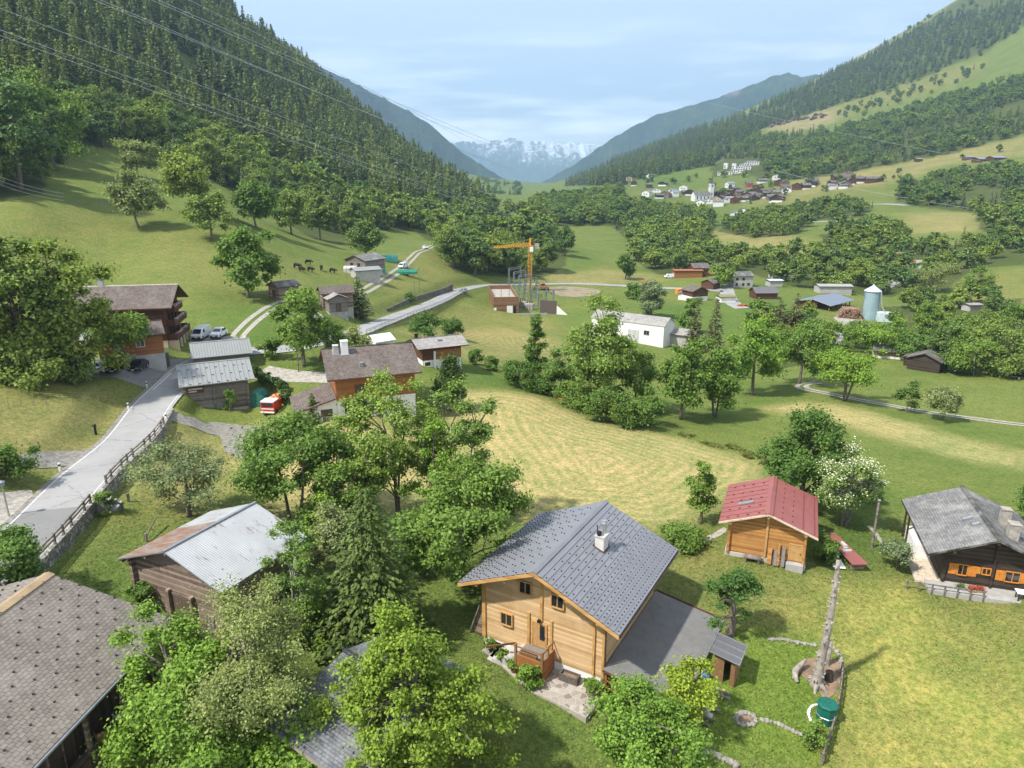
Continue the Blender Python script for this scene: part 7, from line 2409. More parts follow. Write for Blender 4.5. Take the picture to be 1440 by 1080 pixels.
cum = np.concatenate([[0], np.cumsum(np.linalg.norm(np.diff(seg[:, :2], axis=0), axis=1))])
gap = cum[int(np.argmin(np.linalg.norm(seg[:, :2] - hit(136, 716)[:2], axis=1)))]
def on_wall(s, h):
 i = min(int(np.searchsorted(cum, s)), len(seg) - 1)
 q = seg[i, :2] + rt[i] * off
 return (q[0], q[1], seg[i, 2] + h)
s = 0.4
prev = None
while s < cum[-1] * .86:
 if abs(s - gap) < 1.4:
  prev = None
  s += 2.2
  continue
 mb = MB()
 mb.bar(on_wall(s, .2), on_wall(s, 1.2), .17, .17)
 mb.build('post', M_GREYWOOD, rail)
 if prev is not None:
  for h in (1.08, .72):
   mb = MB()
   mb.bar(on_wall(prev, h), on_wall(s, h), .1, .15)
   mb.build('rail', M_GREYBOARD, rail)
 prev = s
 s += 2.2
gi = int(np.argmin(np.linalg.norm(seg[:, :2] - hit(136, 716)[:2], axis=1)))
gp, gr = seg[gi], rt[gi]
yaw = math.atan2(gr[0], gr[1])
o = empty('road_steps', (gp[0] + gr[0] * (w / 2 + .7), gp[1] + gr[1] * (w / 2 + .7), gp[2]), yaw, 'pale concrete steps leading down from the road to the barn yard', 'steps')
for k in range(5):
 mb = MB()
 mb.box(-1.0, 1.0, k * .42, (k + 1) * .42 - .005, -2.4, .05 - .3 * k)
 mb.build('step', M_CONC, o)
for k in (0, 1):
 mb = MB()
 mb.bar((1.1 - k * 2.2, 2.2, -2.2), (1.1 - k * 2.2, 2.2, -.2), .22, .22)
 mb.build('post', M_GREYWOOD, o)
mb = MB()
mb.bar((1.1, .0, .6), (1.1, 2.2, -.3), .14, .14)
mb.build('handrail', M_GREYWOOD, o)
j0 = int(np.argmin(np.linalg.norm(ln[:, :2] - hit(505, 470)[:2], axis=1)))
j1 = int(np.argmin(np.linalg.norm(ln[:, :2] - hit(656, 410)[:2], axis=1)))
seg2 = ln[j0:j1]
t2 = np.gradient(seg2[:, :2], axis=0)
t2 /= np.linalg.norm(t2, axis=1)[:, None]
r2 = np.stack([t2[:, 1], -t2[:, 0]], 1)
o = empty('guard_rail', (0, 0, 0), 0, 'long grey guard rail on a low wall along the road towards the substation', 'guard rail')
mb = MB()
vs, fs = [], []
for p, r in zip(seg2, r2):
 for of_, dz in ((w / 2 + .35, -1.9), (w / 2 + .35, .15), (w / 2 + .75, .15), (w / 2 + .8, -1.9)):
  q = p[:2] + r * of_
  vs.append((q[0], q[1], p[2] + dz))
for i in range(len(seg2) - 1):
 for j in range(3):
  fs.append((i * 4 + j, i * 4 + j + 1, (i + 1) * 4 + j + 1, (i + 1) * 4 + j))
mb.add(vs, fs)
mb.build('base_wall', M_STONE, o)
mb = MB()
mb.tube([(*(p[:2] + r * (w / 2 + .5)), p[2] + .95) for p, r in zip(seg2[::3], r2[::3])], .09, 5)
mb.tube([(*(p[:2] + r * (w / 2 + .5)), p[2] + .6) for p, r in zip(seg2[::3], r2[::3])], .07, 5)
mb.build('rail', M_STEEL, o)
for p, r in list(zip(seg2, r2))[::2]:
 mb = MB()
 q = p[:2] + r * (w / 2 + .5)
 mb.bar((q[0], q[1], p[2] + .1), (q[0], q[1], p[2] + 1.0), .11, .11)
 mb.build('post', M_STEEL, o)
up = [(545, 438), (575, 426), (605, 418), (628, 412), (637, 409)]
pl = [hit(*q) for q in up]
mb = MB()
vs, fs = [], []
for k, p in enumerate(pl):
 h = [.7, 1.3, 1.6, 2.0, 2.6][k]
 vs += [(p[0], p[1], p[2] - 1), (p[0], p[1], p[2] + h), (p[0] - .3, p[1] + .8, p[2] + h), (p[0] - .3, p[1] + .8, p[2] - 1)]
for i in range(len(pl) - 1):
 for j in range(3):
  fs.append((i * 4 + j, i * 4 + j + 1, (i + 1) * 4 + j + 1, (i + 1) * 4 + j))
fs.append((16, 17, 18, 19))
mb.add(vs, fs)
tag(mb.build('retaining_wall', m_plain('dark_stone', (.12, .105, .09), .95, 0, .4, 1)), 'dark dry-stone retaining wall on the uphill side of the road bend', 'wall')
def m_orange():
 return m_plain('orange_paint', (.6, .12, .02), .55, 0, .15, 3)
for k, (u, v, lab) in enumerate([(85, 664, 'white delineator post beside the gravel patch'), (181, 577, 'white delineator post at the left kerb above the road meadow'), (207, 546, 'white delineator post nearest the car park'), (234, 592, 'white delineator post at the end of the road wall')]):
 p = hit(u, v)
 o = empty('delineator_post', p, 0, lab, 'post', 'delineator posts along the near road')
 mb = MB()
 mb.box(-.09, .09, -.09, .09, -.2, 1.05)
 mb.build('post', M_FRAME_W, o)
 mb = MB()
 mb.box(-.095, .095, -.095, .095, .7, .9)
 mb.build('band', M_BLACK, o)
p = hit(135, 611)
o = empty('hydrant_post', p, 0, 'short black post with a hooded top in the road meadow', 'post')
mb = MB()
mb.lathe([(.14, -.2), (.14, 1.0), (.2, 1.05), (.2, 1.2), (.12, 1.3)], 10)
mb.build('post', M_BLACK, o)
mb = MB()
mb.box(-.3, 0, -.09, .09, 1.1, 1.22)
mb.build('arm', M_BLACK, o)
p = hit(13, 727)
o = empty('street_lamp', p, 0, 'slim grey street lamp with a lantern at the left edge', 'street lamp')
hl = height_to(p, 679)
mb = MB()
mb.tube([(0, 0, -.3), (0, 0, hl * .5), (-.05, 0, hl - .3)], [.085, .07, .05], 8)
mb.build('pole', M_STEEL, o)
mb = MB()
mb.lathe([(.08, 0), (.2, .05), (.26, .38), (.28, .4), (.3, .44), (.08, .56)], 10, (-.05, 0, hl - .35))
mb.build('lantern', M_ZINC, o)
for k in range(8):
 u, v = 12 + k * 18, 571 - k * .6
 p = hit(u, v)
 mb = MB()
 mb.bar((0, 0, -.2), (.03, 0, 1.0), .05, .05)
 o = mb.build('fence_stake', M_GREYBOARD)
 o.location = p
 tag(o, 'thin pale stake of the wire fence crossing the road meadow', 'stake', 'stakes of the meadow wire fence')
def pole(px, top, lab, r=.13, name='utility_pole', mat=None, cross=False):
 p = hit(*px)
 h = height_to(p, top)
 o = empty(name, p, 0, lab, 'pole')
 mb = MB()
 mb.tube([(0, 0, -.5), (0, 0, h)], [r, r * .75], 8)
 mb.build('shaft', mat or M_GREYWOOD, o)
 mb = MB()
 if cross:
  mb.bar((-.7, 0, h - .3), (.7, 0, h - .3), .1, .12)
 else:
  mb.lathe([(r * .8, 0), (r * 1.3, .05), (r * .9, .14)], 8, (0, 0, h - .02))
 mb.build('cap', M_ZINC, o)
 return np.array([p[0], p[1], p[2] + h])
pole((1226, 770), 704, 'weathered wooden utility pole between the red-roofed cabin and dark chalet')
pole((420, 523), 466, 'wooden utility pole beside the gravel drive of the long chalet')
pole((641, 522), 486, 'dark utility pole above the mown field near the brown chalet')
pole((571, 376), 336, 'pale mast beside the farm track trailers', name='mast', mat=M_STEEL)
for k, (u, v, t, lab) in enumerate([(705, 437, 398, 'thin pole in front of the slatted substation building'), (716, 438, 402, 'second thin pole in front of the slatted substation building'), (745, 446, 396, 'thin pole nearest the dark panel wall of the substation'), (583, 412, 382, 'thin pole on the slope above the road bend'), (590, 410, 376, 'taller thin pole on the slope above the road bend'), (500, 390, 372, 'thin pole beside the farm shed'), (488, 393, 378, 'short thin pole left of the farm shed')]):
 pole((u, v), t, lab, .09)
M_WIRE = m_plain('cable', (.45, .46, .48), .5, .3, .1, 1)
def cable(lab, P0, P1, sag, r, grp='overhead power lines across the valley'):
 a, b = at(*P0), at(*P1)
 n = 60
 t = np.linspace(0, 1, n)[:, None]
 p = a + (b - a) * t
 p[:, 2] -= (4 * t * (1 - t) * sag)[:, 0]
 mb = MB()
 rr = np.linspace(r[0], r[1], n) * 1.1
 mb.tube(p, rr, 5)
 tag(mb.build('power_cable', M_WIRE), lab, 'cable', grp)
cable('power cable crossing the left forest from the top edge, lowest pair, upper strand', (-60, 20, 95), (790, 318, 900), 3, (.035, .16))
cable('power cable crossing the left forest from the top edge, lowest pair, lower strand', (-60, 28, 95), (790, 324, 900), 3, (.035, .16))
cable('single power cable between the lowest and the top pairs over the left forest', (-40, -4, 100), (760, 296, 900), 2, (.035, .15))
cable('power cable of the double strand starting at the top edge near the left corner', (60, -30, 110), (720, 236, 1000), 2, (.04, .17))
cable('second power cable of the double strand starting at the top edge near the left corner', (66, -32, 110), (724, 240, 1000), 2, (.04, .17))
cable('power cable of the second strand crossing the upper left skyline', (140, -32, 110), (700, 208, 1000), 1, (.04, .16))
cable('upper power cable of the second strand crossing the upper left skyline', (148, -32, 110), (704, 204, 1000), 1, (.04, .16))
cable('topmost power cable leaving the left skyline into the sky', (200, -32, 120), (650, 196, 1000), -2, (.035, .12))
for k in range(3):
 cable(['upper', 'middle', 'lower'][k] + ' thin cable of the bundle entering at the left edge above the huge trees', (-60, 224 + k * 6, 140), (90, 272 + k * 5, 190), 1, (.03, .035), 'thin cables at the left edge')
for k, (P0, P1) in enumerate([((930, 128, 1400), (1500, 250, 700)), ((900, 230, 1500), (1500, 340, 560)), ((890, 240, 1500), (1500, 352, 560)), ((1000, 310, 700), (1500, 405, 330)), ((1090, 240, 900), (1500, 312, 480))]):
 cable(['power cable drawn across the mixed wood on the right mountainside', 'upper of two power cables passing below the church village', 'lower of two power cables passing below the church village', 'power cable above the sawmill wood on the right', 'power cable crossing the hay slope below the big farm'][k], P0, P1, 4, (.15, .08))
def lerp(a, b, t):
 return a + (b - a) * t
def make_car(name, label, p, yaw, col, kind='estate', group=None):
 """yaw 0 looks along +y; the nose points to -y so a car parked nose-out faces the camera"""
 o = empty(name, p, yaw, label, 'car' if kind not in ('van', 'camper') else 'van', group)
 paint = col if not isinstance(col, tuple) else NT('car_paint').done(col, .25, .15, .6)
 if kind in ('van', 'camper'):
  L, W, Hh = 4.9, 1.9, 2.05
  prof = [(-L / 2, .35), (-L / 2, .8), (-L / 2 + .35, 1.1), (-L / 2 + 1.15, 1.85), (-L / 2 + 1.5, 2.02), (L / 2 - .15, 2.05), (L / 2, 1.8), (L / 2, .35)]
  win = [(-L / 2 + .5, 1.2, -L / 2 + 1.12, 1.78)]
 else:
  L, W = (4.5, 1.78) if kind == 'estate' else (4.1, 1.74)
  back = L / 2 - (.25 if kind == 'estate' else .5)
  prof = [(-L / 2, .32), (-L / 2, .62), (-L / 2 + .12, .78), (-L / 2 + 1.15, .95), (-L / 2 + 1.85, 1.4), (-L / 2 + 2.4, 1.47), (back - .5, 1.44), (back, 1.02), (L / 2, .92), (L / 2, .32)]
  if kind == 'suv':
   prof = [(y, z * 1.16) for y, z in prof]
 mb = MB()
 n = len(prof)
 secs = [(-W / 2, .86, 0), (-W / 2 * .98, 1, 0), (-W / 2 * .8, 1, .0), (W / 2 * .8, 1, 0), (W / 2 * .98, 1, 0), (W / 2, .86, 0)]
 zm = max(q[1] for q in prof)
 vs = []
 for j, sx in enumerate((-1, -.93, .93, 1)):
  for y, z in prof:
   x = sx * W / 2
   hi = max(0, (z - .95) / (zm - .95 + 1e-6))
   x *= 1 - .16 * hi
   zz = z if abs(sx) < 1 else z - .05
   vs.append((x, y * (1 if abs(sx) < 1 else .985), zz))
 fs = []
 for j in range(3):
  for i in range(n):
   fs.append((j * n + i, j * n + (i + 1) % n, (j + 1) * n + (i + 1) % n, (j + 1) * n + i))
 fs += [tuple(range(n))[::-1], tuple(3 * n + i for i in range(n))]
 mb.add(vs, fs)
 mb.build('body', paint, o, smooth=False)
 g = MB()
 if kind in ('van', 'camper'):
  for (y0, z0, y1, z1_) in [(-L / 2 + .38, 1.14, -L / 2 + 1.12, 1.83)]:
   g.add([(-W * .4, y0 - .03, z0), (W * .4, y0 - .03, z0), (W * .36, y1 - .03, z1_), (-W * .36, y1 - .03, z1_)], [(0, 1, 2, 3)])
  ws = [(-L / 2 + 1.1, -L / 2 + 1.9, 1.2, 1.75)]
  zc = 1.45
 else:
  k = 1.16 if kind == 'suv' else 1
  g.add([(-W * .41, -L / 2 + 1.18, 1.0 * k), (W * .41, -L / 2 + 1.18, 1.0 * k), (W * .36, -L / 2 + 1.8, 1.38 * k), (-W * .36, -L / 2 + 1.8, 1.38 * k)], [(0, 1, 2, 3)])
  g.add([(-W * .4, back + .02, 1.05 * k), (W * .4, back + .02, 1.05 * k), (W * .36, back - .43, 1.4 * k), (-W * .36, back - .43, 1.4 * k)], [(3, 2, 1, 0)])
  ws = [(-L / 2 + 1.75, -L / 2 + 2.5, 1.02 * k, 1.34 * k), (-L / 2 + 2.58, back - .35, 1.02 * k, 1.34 * k)]
 g.build('windscreen', M_GLASS, o)
 g = MB()
 for sx in (-1, 1):
  for (y0, y1, z0, z1_) in ws:
   xa, xb = sx * (W / 2 * .985), sx * (W / 2 * .9)
   f = [(xa, y0, z0), (xa, y1, z0), (xb, y1, z1_), (xb, y0 + .25, z1_)]
   g.add(f, [(0, 1, 2, 3) if sx > 0 else (3, 2, 1, 0)])
 g.build('side_window', M_GLASS, o)
 tyre = m_plain('tyre', (.015, .015, .015), .9)
 for sx in (-1, 1):
  for y in (-L / 2 + .82, L / 2 - .85):
   t = MB()
   t.tube([(sx * (W / 2 - .2), y, .33), (sx * (W / 2 + .02), y, .33)], .33, 14)
   wh = t.build('wheel', tyre, o)
   t = MB()
   t.tube([(sx * (W / 2 + .015), y, .33), (sx * (W / 2 + .035), y, .33)], .2, 10)
   t.build('rim', M_STEEL, wh)
  t = MB()
  t.box(sx * W * .33 - .2, sx * W * .33 + .2, -L / 2 - .02, -L / 2 + .08, .6, .76)
  t.build('headlight', M_STEEL, o)
 t = MB()
 t.box(-W * .42, W * .42, -L / 2 - .025, -L / 2 + .05, .34, .55)
 t.build('bumper', M_BLACK, o)
 t = MB()
 t.box(-.26, .26, -L / 2 - .035, -L / 2 + .05, .42, .53)
 t.build('number_plate', M_FRAME_W, o)
 return o
def on_ground(px):
 p = hit(*px)
 return (p[0], p[1], p[2] + .06)
WHITE_P = (.72, .73, .74)
make_car('parked_car', 'white estate car parked nose out at the left of the inn car park', on_ground((143, 522)), -.3, WHITE_P)
make_car('parked_car', 'dark low car parked in the middle of the inn car park under the tree', on_ground((163, 522)), -.25, (.015, .017, .018), 'hatch')
make_car('parked_car', 'black hatchback parked nose out nearest the inn terrace', on_ground((195, 520)), -.1, (.012, .013, .018), 'hatch')
make_car('parked_van', 'white camper van parked beside the inn balconies', on_ground((284, 475)), .0, WHITE_P, 'camper')
make_car('parked_car', 'white car parked right of the camper van', on_ground((308, 474)), .05, WHITE_P, 'suv')
make_car('parked_van', 'small white van at the farm track trailers', on_ground((567, 377)), .3, WHITE_P, 'van')
make_car('parked_car', 'white car driving on the farm track toward the wood', on_ground((598, 350)), -.5, WHITE_P, 'suv')
make_car('parked_van', 'white trailer van left of the russet shed in the valley village', on_ground((941, 391)), 1.5, WHITE_P, 'van')
make_car('parked_car', 'grey car driving on the road at the bend before the substation', on_ground((652, 411)), 2.6, (.3, .31, .32), 'hatch')
p = on_ground((377, 585))
o = empty('fire_truck', p, .12, 'small old red fire truck with a white cab roof beside the roadside barn', 'truck')
RED = NT('fire_red').done((.5, .035, .018), .35, .05, .5)
mb = MB()
mb.prism([(-1.05, .45), (1.05, .45), (1.05, 1.3), (.98, 2.0), (-.98, 2.0), (-1.05, 1.3)], 0, 1.7)
mb.build('cab', RED, o)
mb = MB()
mb.box(-1.0, 1.0, -.03, 1.74, 2.0, 2.16)
mb.build('cab_roof', M_FRAME_W, o)
mb = MB()
mb.box(-.88, .88, -.02, .02, 1.32, 1.88)
mb.build('windscreen', M_GLASS, o)
mb = MB()
mb.box(-.96, .96, -.03, .0, .95, 1.08)
mb.build('stripe', M_FRAME_W, o)
mb = MB()
mb.box(-1.05, 1.05, 1.75, 5.0, .6, 1.9)
bd = mb.build('body', RED, o)
mb = MB()
r_ = random.Random(4)
for k in range(9):
 mb.rock((r_.uniform(-.7, .7), r_.uniform(1.9, 4.6), 2.0), r_.uniform(.25, .45), k)
mb.build('load', m_plain('load_canvas', (.5, .3, .14), .9, 0, .5, 2), bd)
for sx in (-1, 1):
 for y in (.7, 4.0):
  t = MB()
  t.tube([(sx * .75, y, .42), (sx * 1.08, y, .42)], .42, 14)
  t.build('wheel', M_BLACK, o)
 t = MB()
 t.lathe([(.13, 0), (.13, .04)], 10, (0, 0, 0))
 h_ = t.build('headlight', M_STEEL, o)
 h_.rotation_euler = (math.pi / 2, 0, 0)
 h_.location = (sx * .72, -.02, .75)
mb = MB()
mb.box(-1.05, 1.05, -.14, -.02, .42, .6)
mb.build('bumper', M_FRAME_W, o)
p = hit(361, 573)
mb = MB()
mb.prism([(-1.2, -.5), (1.2, -.5), (1.15, 1.6), (.5, 2.3), (-.6, 2.35), (-1.1, 1.7)], 0, 2.6)
o = mb.build('covered_stack', m_plain('green_tarp', (.03, .14, .11), .6, 0, .35, 1.5))
o.location = p
tag(o, 'stack under a dark green tarpaulin beside the red fire truck', 'tarpaulin')
HB = [(362, 532), (374, 540), (386, 546), (398, 552), (404, 566)]
for k, (u, v) in enumerate(HB):
 plant('hedge_bush', ['clipped hedge bush nearest the roadside barn', 'second clipped hedge bush from the roadside barn', 'clipped hedge bush in the middle of the row by the fire truck', 'clipped hedge bush next to the wing roof', 'clipped hedge bush at the front end of the row'][k], 'hedge', (u, v), v - 18, 20, 'broad', 'hedge', 200 + k, group='clipped hedge by the fire truck', clumps=14, leaves=2600, size=.24, cz=.5, hollow=.2, tr=.04)
o = empty('picket_fence', hit(435, 601), .3, 'low dark picket fence in front of the long white-based chalet', 'fence')
a, b = hit(420, 597), hit(500, 595)
o.location, o.rotation_euler = (0, 0, 0), (0, 0, 0)
for h in (.35, .85):
 mb = MB()
 mb.bar((*a[:2], a[2] + h), (*b[:2], b[2] + h), .05, .09)
 mb.build('rail', M_OLDPLANKV, o)
n_ = 34
for k in range(n_):
 q = a + (b - a) * k / (n_ - 1)
 mb = MB()
 mb.box(q[0] - .06, q[0] + .06, q[1] - .05, q[1] - .02, q[2] - .1, q[2] + 1.0)
 mb.build('picket', M_OLDPLANKV, o)
a, b = hit(176, 511), hit(231, 508)
mb = MB()
mb.bar((*a[:2], a[2] + .5), (*b[:2], b[2] + .5), .5, 1.8)
tag(mb.build('terrace_wall', M_STONE), 'grey stone terrace wall behind the parked cars of the inn', 'wall')
p = hit(226, 500)
o = empty('inn_sign', p, .2, 'blank pale signboard on a post at the corner of the inn annex', 'sign')
mb = MB()
mb.tube([(0, 0, -.5), (0, 0, 3.3)], .07, 8)
mb.build('post', M_STEEL, o)
mb = MB()
mb.box(-.6, .6, -.05, .05, 2.5, 3.3)
mb.build('board', M_FRAME_W, o)
p = hit(233, 515)
o = empty('ticket_post', p, 0, 'dark square stone pillar at the right end of the inn terrace wall', 'pillar')
mb = MB()
mb.box(-.5, .5, -.5, .5, -.5, 2.3)
mb.build('shaft', m_plain('dark_pillar', (.09, .085, .075), .9), o)
mb = MB()
mb.box(-.62, .62, -.62, .62, 2.3, 2.5)
mb.build('coping', M_GREYWALL, o)
for (u, v, L, col, lab, nm) in [(547, 367, 6.5, (.1, .42, .38), 'turquoise tarpaulin-covered hay stack above the farm track', 'covered_stack'), (573, 388, 7, (.02, .2, .14), 'dark green trailer beside the farm track', 'trailer'), (536, 386, 3, (.03, .3, .26), 'small green-covered trailer beside the farm barn tree', 'trailer'), (512, 393, 5.5, (.32, .45, .62), 'pale blue tarpaulin heap in front of the farm shed', 'covered_stack'), (493, 384, 4, (.5, .5, .47), 'pale grey hay bale stack left of the farm shed', 'covered_stack')]:
 p = hit(u, v)
 o = empty(nm, p, 1.5, lab, 'trailer' if nm == 'trailer' else 'stack')
 mb = MB()
 z0 = .7 if nm == 'trailer' else -.4
 mb.prism([(-1.15, z0), (1.15, z0), (1.2, 1.5), (.8, 2.2), (-.8, 2.2), (-1.2, 1.5)], -L / 2, L / 2)
 mb.build('cover', m_plain('tarp', col, .55, 0, .25, .8), o)
 if nm == 'trailer':
  for sx in (-1, 1):
   t = MB()
   t.tube([(sx * 1.0, 0, .4), (sx * 1.2, 0, .4)], .4, 12)
   t.build('wheel', M_BLACK, o)
def cow(px, yaw, lab, col=(.016, .013, .012)):
 p = hit(*px)
 o = bpy.data.objects.new('cow', None)
 me = bpy.data.meshes.new('cow')
 pts = [(0, .75, 1.15), (0, .2, 1.12), (0, -.45, 1.12), (0, -.75, 1.2), (0, -1.12, 1.0), (0, -1.4, .72), (0, .95, 1.0), (0, 1.0, .4)]
 rad = [.32, .42, .38, .24, .2, .12, .06, .05]
 ed = [(0, 1), (1, 2), (2, 3), (3, 4), (4, 5), (0, 6), (6, 7)]
 for (x, y, b_) in ((.2, .68, 0), (-.2, .68, 0), (.2, -.5, 2), (-.2, -.5, 2)):
  k = len(pts)
  s = .06 if b_ == 0 else -.03
  pts += [(x, y, .85), (x, y + s, .45), (x, y, .05)]
  rad += [.16, .08, .07]
  ed += [(b_, k), (k, k + 1), (k + 1, k + 2)]
 k = len(pts)
 pts += [(.2, -1.1, 1.1), (-.2, -1.1, 1.1)]
 rad += [.05, .05]
 ed += [(4, k), (4, k + 1)]
 me.from_pydata(pts, ed, [])
 ob = link('cow', me)
 md = ob.modifiers.new('skin', 'SKIN')
 for i, sv in enumerate(me.skin_vertices[0].data):
  sv.radius = (rad[i], rad[i])
 me.skin_vertices[0].data[1].use_root = True
 sb = ob.modifiers.new('sub', 'SUBSURF')
 sb.levels = sb.render_levels = 1
 me.materials.append(m_plain('cow_hide', col, .8))
 ob.location = p
 ob.rotation_euler = (0, 0, yaw)
 ob.scale = (1.1, 1.1, 1.1)
 tag(ob, lab, 'cow', 'cows grazing on the left meadow')
for (u, v, y, lab) in [(418, 378, 1.4, 'dark cow at the left of the small herd on the meadow'), (425, 383, 1.0, 'dark cow lowest on the slope in the small herd'), (434, 372.5, 1.7, 'dark cow highest on the slope in the small herd'), (437, 383, 1.2, 'dark cow in the middle of the small herd'), (452, 381, .2, 'dark cow at the right of the small herd seen end-on'), (468, 384.5, 1.3, 'small dark cow straying farthest right of the herd')]:
 cow((u, v), y, lab)
def excavator(px, yaw, lab, sc=1.):
 p = hit(*px)
 o = empty('excavator', p, yaw, lab, 'excavator')
 o.scale = (sc, sc, sc)
 OR = m_plain('digger_orange', (.6, .17, .02), .5, 0, .12, 3)
 for sx in (-1, 1):
  mb = MB()
  mb.prism([(-1.6, .3), (-1.3, 0), (1.3, 0), (1.6, .3), (1.3, .75), (-1.3, .75)], sx * .9 - .25, sx * .9 + .25)
  t = mb.build('track', M_BLACK, o)
  t.rotation_euler = (0, 0, math.pi / 2)
 mb = MB()
 mb.box(-1.2, 1.2, -1.4, 1.5, .85, 1.7)
 mb.build('body', OR, o)
 mb = MB()
 mb.box(-1.15, -.1, -1.3, .2, 1.7, 2.8)
 cb = mb.build('cab', OR, o)
 mb = MB()
 mb.box(-1.17, -.08, -1.32, .1, 1.95, 2.65)
 mb.build('window', M_GLASS, cb)
 mb = MB()
 mb.bar((.4, -1.2, 1.6), (.4, -3.4, 3.4), .35, .45)
 mb.bar((.4, -3.4, 3.4), (.4, -4.9, 1.5), .28, .35)
 mb.build('arm', OR, o)
 mb = MB()
 mb.prism([(-4.9 - .4, .3), (-4.9 + .5, .5), (-4.9 + .3, 1.5), (-4.9 - .2, 1.5)], 0, .9)
 bk = mb.build('bucket', M_BLACK, o)
 bk.rotation_euler = (0, 0, math.pi / 2)
 bk.location = (.85, 0, 0)
 return o
excavator((766, 408), 1.2, 'red-orange excavator on the bare earth beside the crane')
excavator((916, 407), 1.5, 'yellow-orange excavator on the valley road behind the long shed', 1.2)
p = hit(951, 415)
o = empty('container', p, 1.3, 'orange skip container beside the valley road', 'container')
mb = MB()
mb.prism([(-1.2, .2), (1.2, .2), (1.5, 2.6), (-1.5, 2.6)], 0, 6.5)
mb.build('skip', m_plain('skip_orange', (.62, .24, .03), .55, 0, .12), o)
mb = MB()
for y in (1.5, 5):
 mb.box(-1.3, 1.3, y - .15, y + .15, -.4, .2)
mb.build('skid', M_BLACK, o)
for (u, v, n, lab) in [(808, 566, 11, 'scatter of orange-brown planks on the edge of the mown field'), (856, 577, 7, 'smaller scatter of orange-brown planks nearer the hedge'), (1050, 431, 9, 'heap of orange material at the village road bend')]:
 p = hit(u, v)
 mb = MB()
 r_ = random.Random(n)
 for k in range(n * 3):
  a = r_.uniform(-.5, .5)
  x, y = r_.uniform(-2.6, 2.6), r_.uniform(-.8, .8)
  mb.bar((x - 1.2, y - a, .1 + .045 * k * .6), (x + 1.2, y + a, .1 + .045 * k * .6 + r_.uniform(-.1, .1)), .3, .08)
 o = mb.build('plank_heap', m_plain('orange_planks', (.5, .15, .05), .7, 0, .25, 2))
 o.location = p
 tag(o, lab, 'planks')
 o.rotation_euler = (0, 0, -.25)
p = hit(1148, 964)
o = empty('dead_tree', p, 0, 'tall bare dead trunk with knobbly branch stubs beside the garden fence', 'tree')
h = height_to(p, 788)
r_ = random.Random(12)
M_DEAD = m_plain('dead_wood', (.27, .24, .205), .9, 0, .4, 3)
pts, rad = [], []
for k in range(25):
 t = k / 24
 pts.append((.12 * math.sin(t * 3) + .25 * t, .1 * math.sin(t * 5 + 1), -.3 + (h + .3) * t))
 rad.append(lerp(.36, .14, t ** .8) * (1 + (.8 if k == 0 else .35 if k == 1 else .1 if k == 2 else 0)) * (1.1 if k % 3 == 0 else .97))
mb = MB()
mb.tube(pts, rad, 12)
tr = mb.build('trunk', M_DEAD, o, smooth=True)
for k in range(70):
 t = .07 + .9 * (k // 4 * 4 + r_.uniform(0, 1)) / 70
 i = min(int(t * 24), 23)
 a = r_.uniform(0, 6.28)
 c = Vector(pts[i]).lerp(Vector(pts[i + 1]), t * 24 - i)
 d = Vector((math.cos(a), math.sin(a), r_.uniform(-.15, .3)))
 mb = MB()
 l = rad[i] + r_.uniform(.07, .2)
 mb.tube([c + d * rad[i] * .6, c + d * l], [.09, .055], 6)
 mb.build('stub', M_DEAD, tr)
for (a, l) in ((.3, 1.0), (2.4, .8), (4.2, .9), (5.4, .8)):
 mb = MB()
 mb.tube([(math.cos(a) * .3, math.sin(a) * .3, .25), (math.cos(a) * l, math.sin(a) * l, -.15)], [.2, .07], 7)
 mb.build('root', M_DEAD, tr)
pq = hit(1157, 940)
mb = MB()
mb.tube([(0, 0, -.2), (.1, 0, 1.2), (.2, .1, 1.9)], [.2, .17, .1], 9)
ob = mb.build('dead_stump', M_DEAD)
ob.location = hit(1162, 935)
tag(ob, 'shorter broken grey stump right behind the tall dead trunk', 'stump')
mb = MB()
mb.tube([(0, 0, -.1), (0, 0, .75)], [.3, .27], 12)
ob = mb.build('log_stump', m_plain('dark_stump', (.07, .05, .04), .9))
ob.location = hit(1165, 957)
tag(ob, 'short dark cut stump in the earth bed beside the dead trunk', 'stump')
mb = MB()
mb.tube([(-.6, -.6, 0), (-.35, -.1, .35), (.1, .3, .45), (.6, .55, .8)], [.16, .24, .2, .1], 9)
mb.tube([(-.5, -.9, 0), (-.5, -.3, .3), (-.3, .2, .3)], [.12, .2, .14], 9)
ob = mb.build('driftwood', M_DEAD)
ob.location = hit(1124, 948)
tag(ob, 'twisted grey driftwood log at the left of the earth bed', 'log')
p = hit(1161, 1012)
o = empty('water_butt', p, .2, 'dark green octagonal water butt beside the garden fence', 'water tank')
GRN = m_plain('green_plastic', (.008, .105, .075), .45, 0, .12, 2)
mb = MB()
mb.lathe([(.62, -.1), (.66, .5), (.64, 1.15), (.68, 1.18), (.68, 1.26)], 8)
bdy = mb.build('barrel', GRN, o)
mb = MB()
mb.lathe([(.71, 1.24), (.71, 1.31), (.6, 1.37), (.15, 1.4), (.12, 1.46)], 8)
mb.build('lid', GRN, o)
mb = MB()
mb.lathe([(.67, .42), (.69, .44), (.69, .5), (.67, .52)], 8)
mb.build('hoop', M_STEEL, bdy)
def edging(lab, px, r=.14, name='stone_edging', seed=1, closed=False, mat=None):
 """a laid line of stones touching one another"""
 pts = [hit(*q) for q in px]
 if closed:
  pts.append(pts[0])
 l_ = smooth_line(pts, r * 1.5)
 mb = MB()
 rr = random.Random(seed)
 for k, q in enumerate(l_):
  z = ground_z(q[0], q[1])
  mb.rock((q[0], q[1], z + r * .3), r * rr.uniform(.9, 1.4), seed * 100 + k)
 tag(mb.build(name, mat or M_PALE_STONE), lab, 'stones')
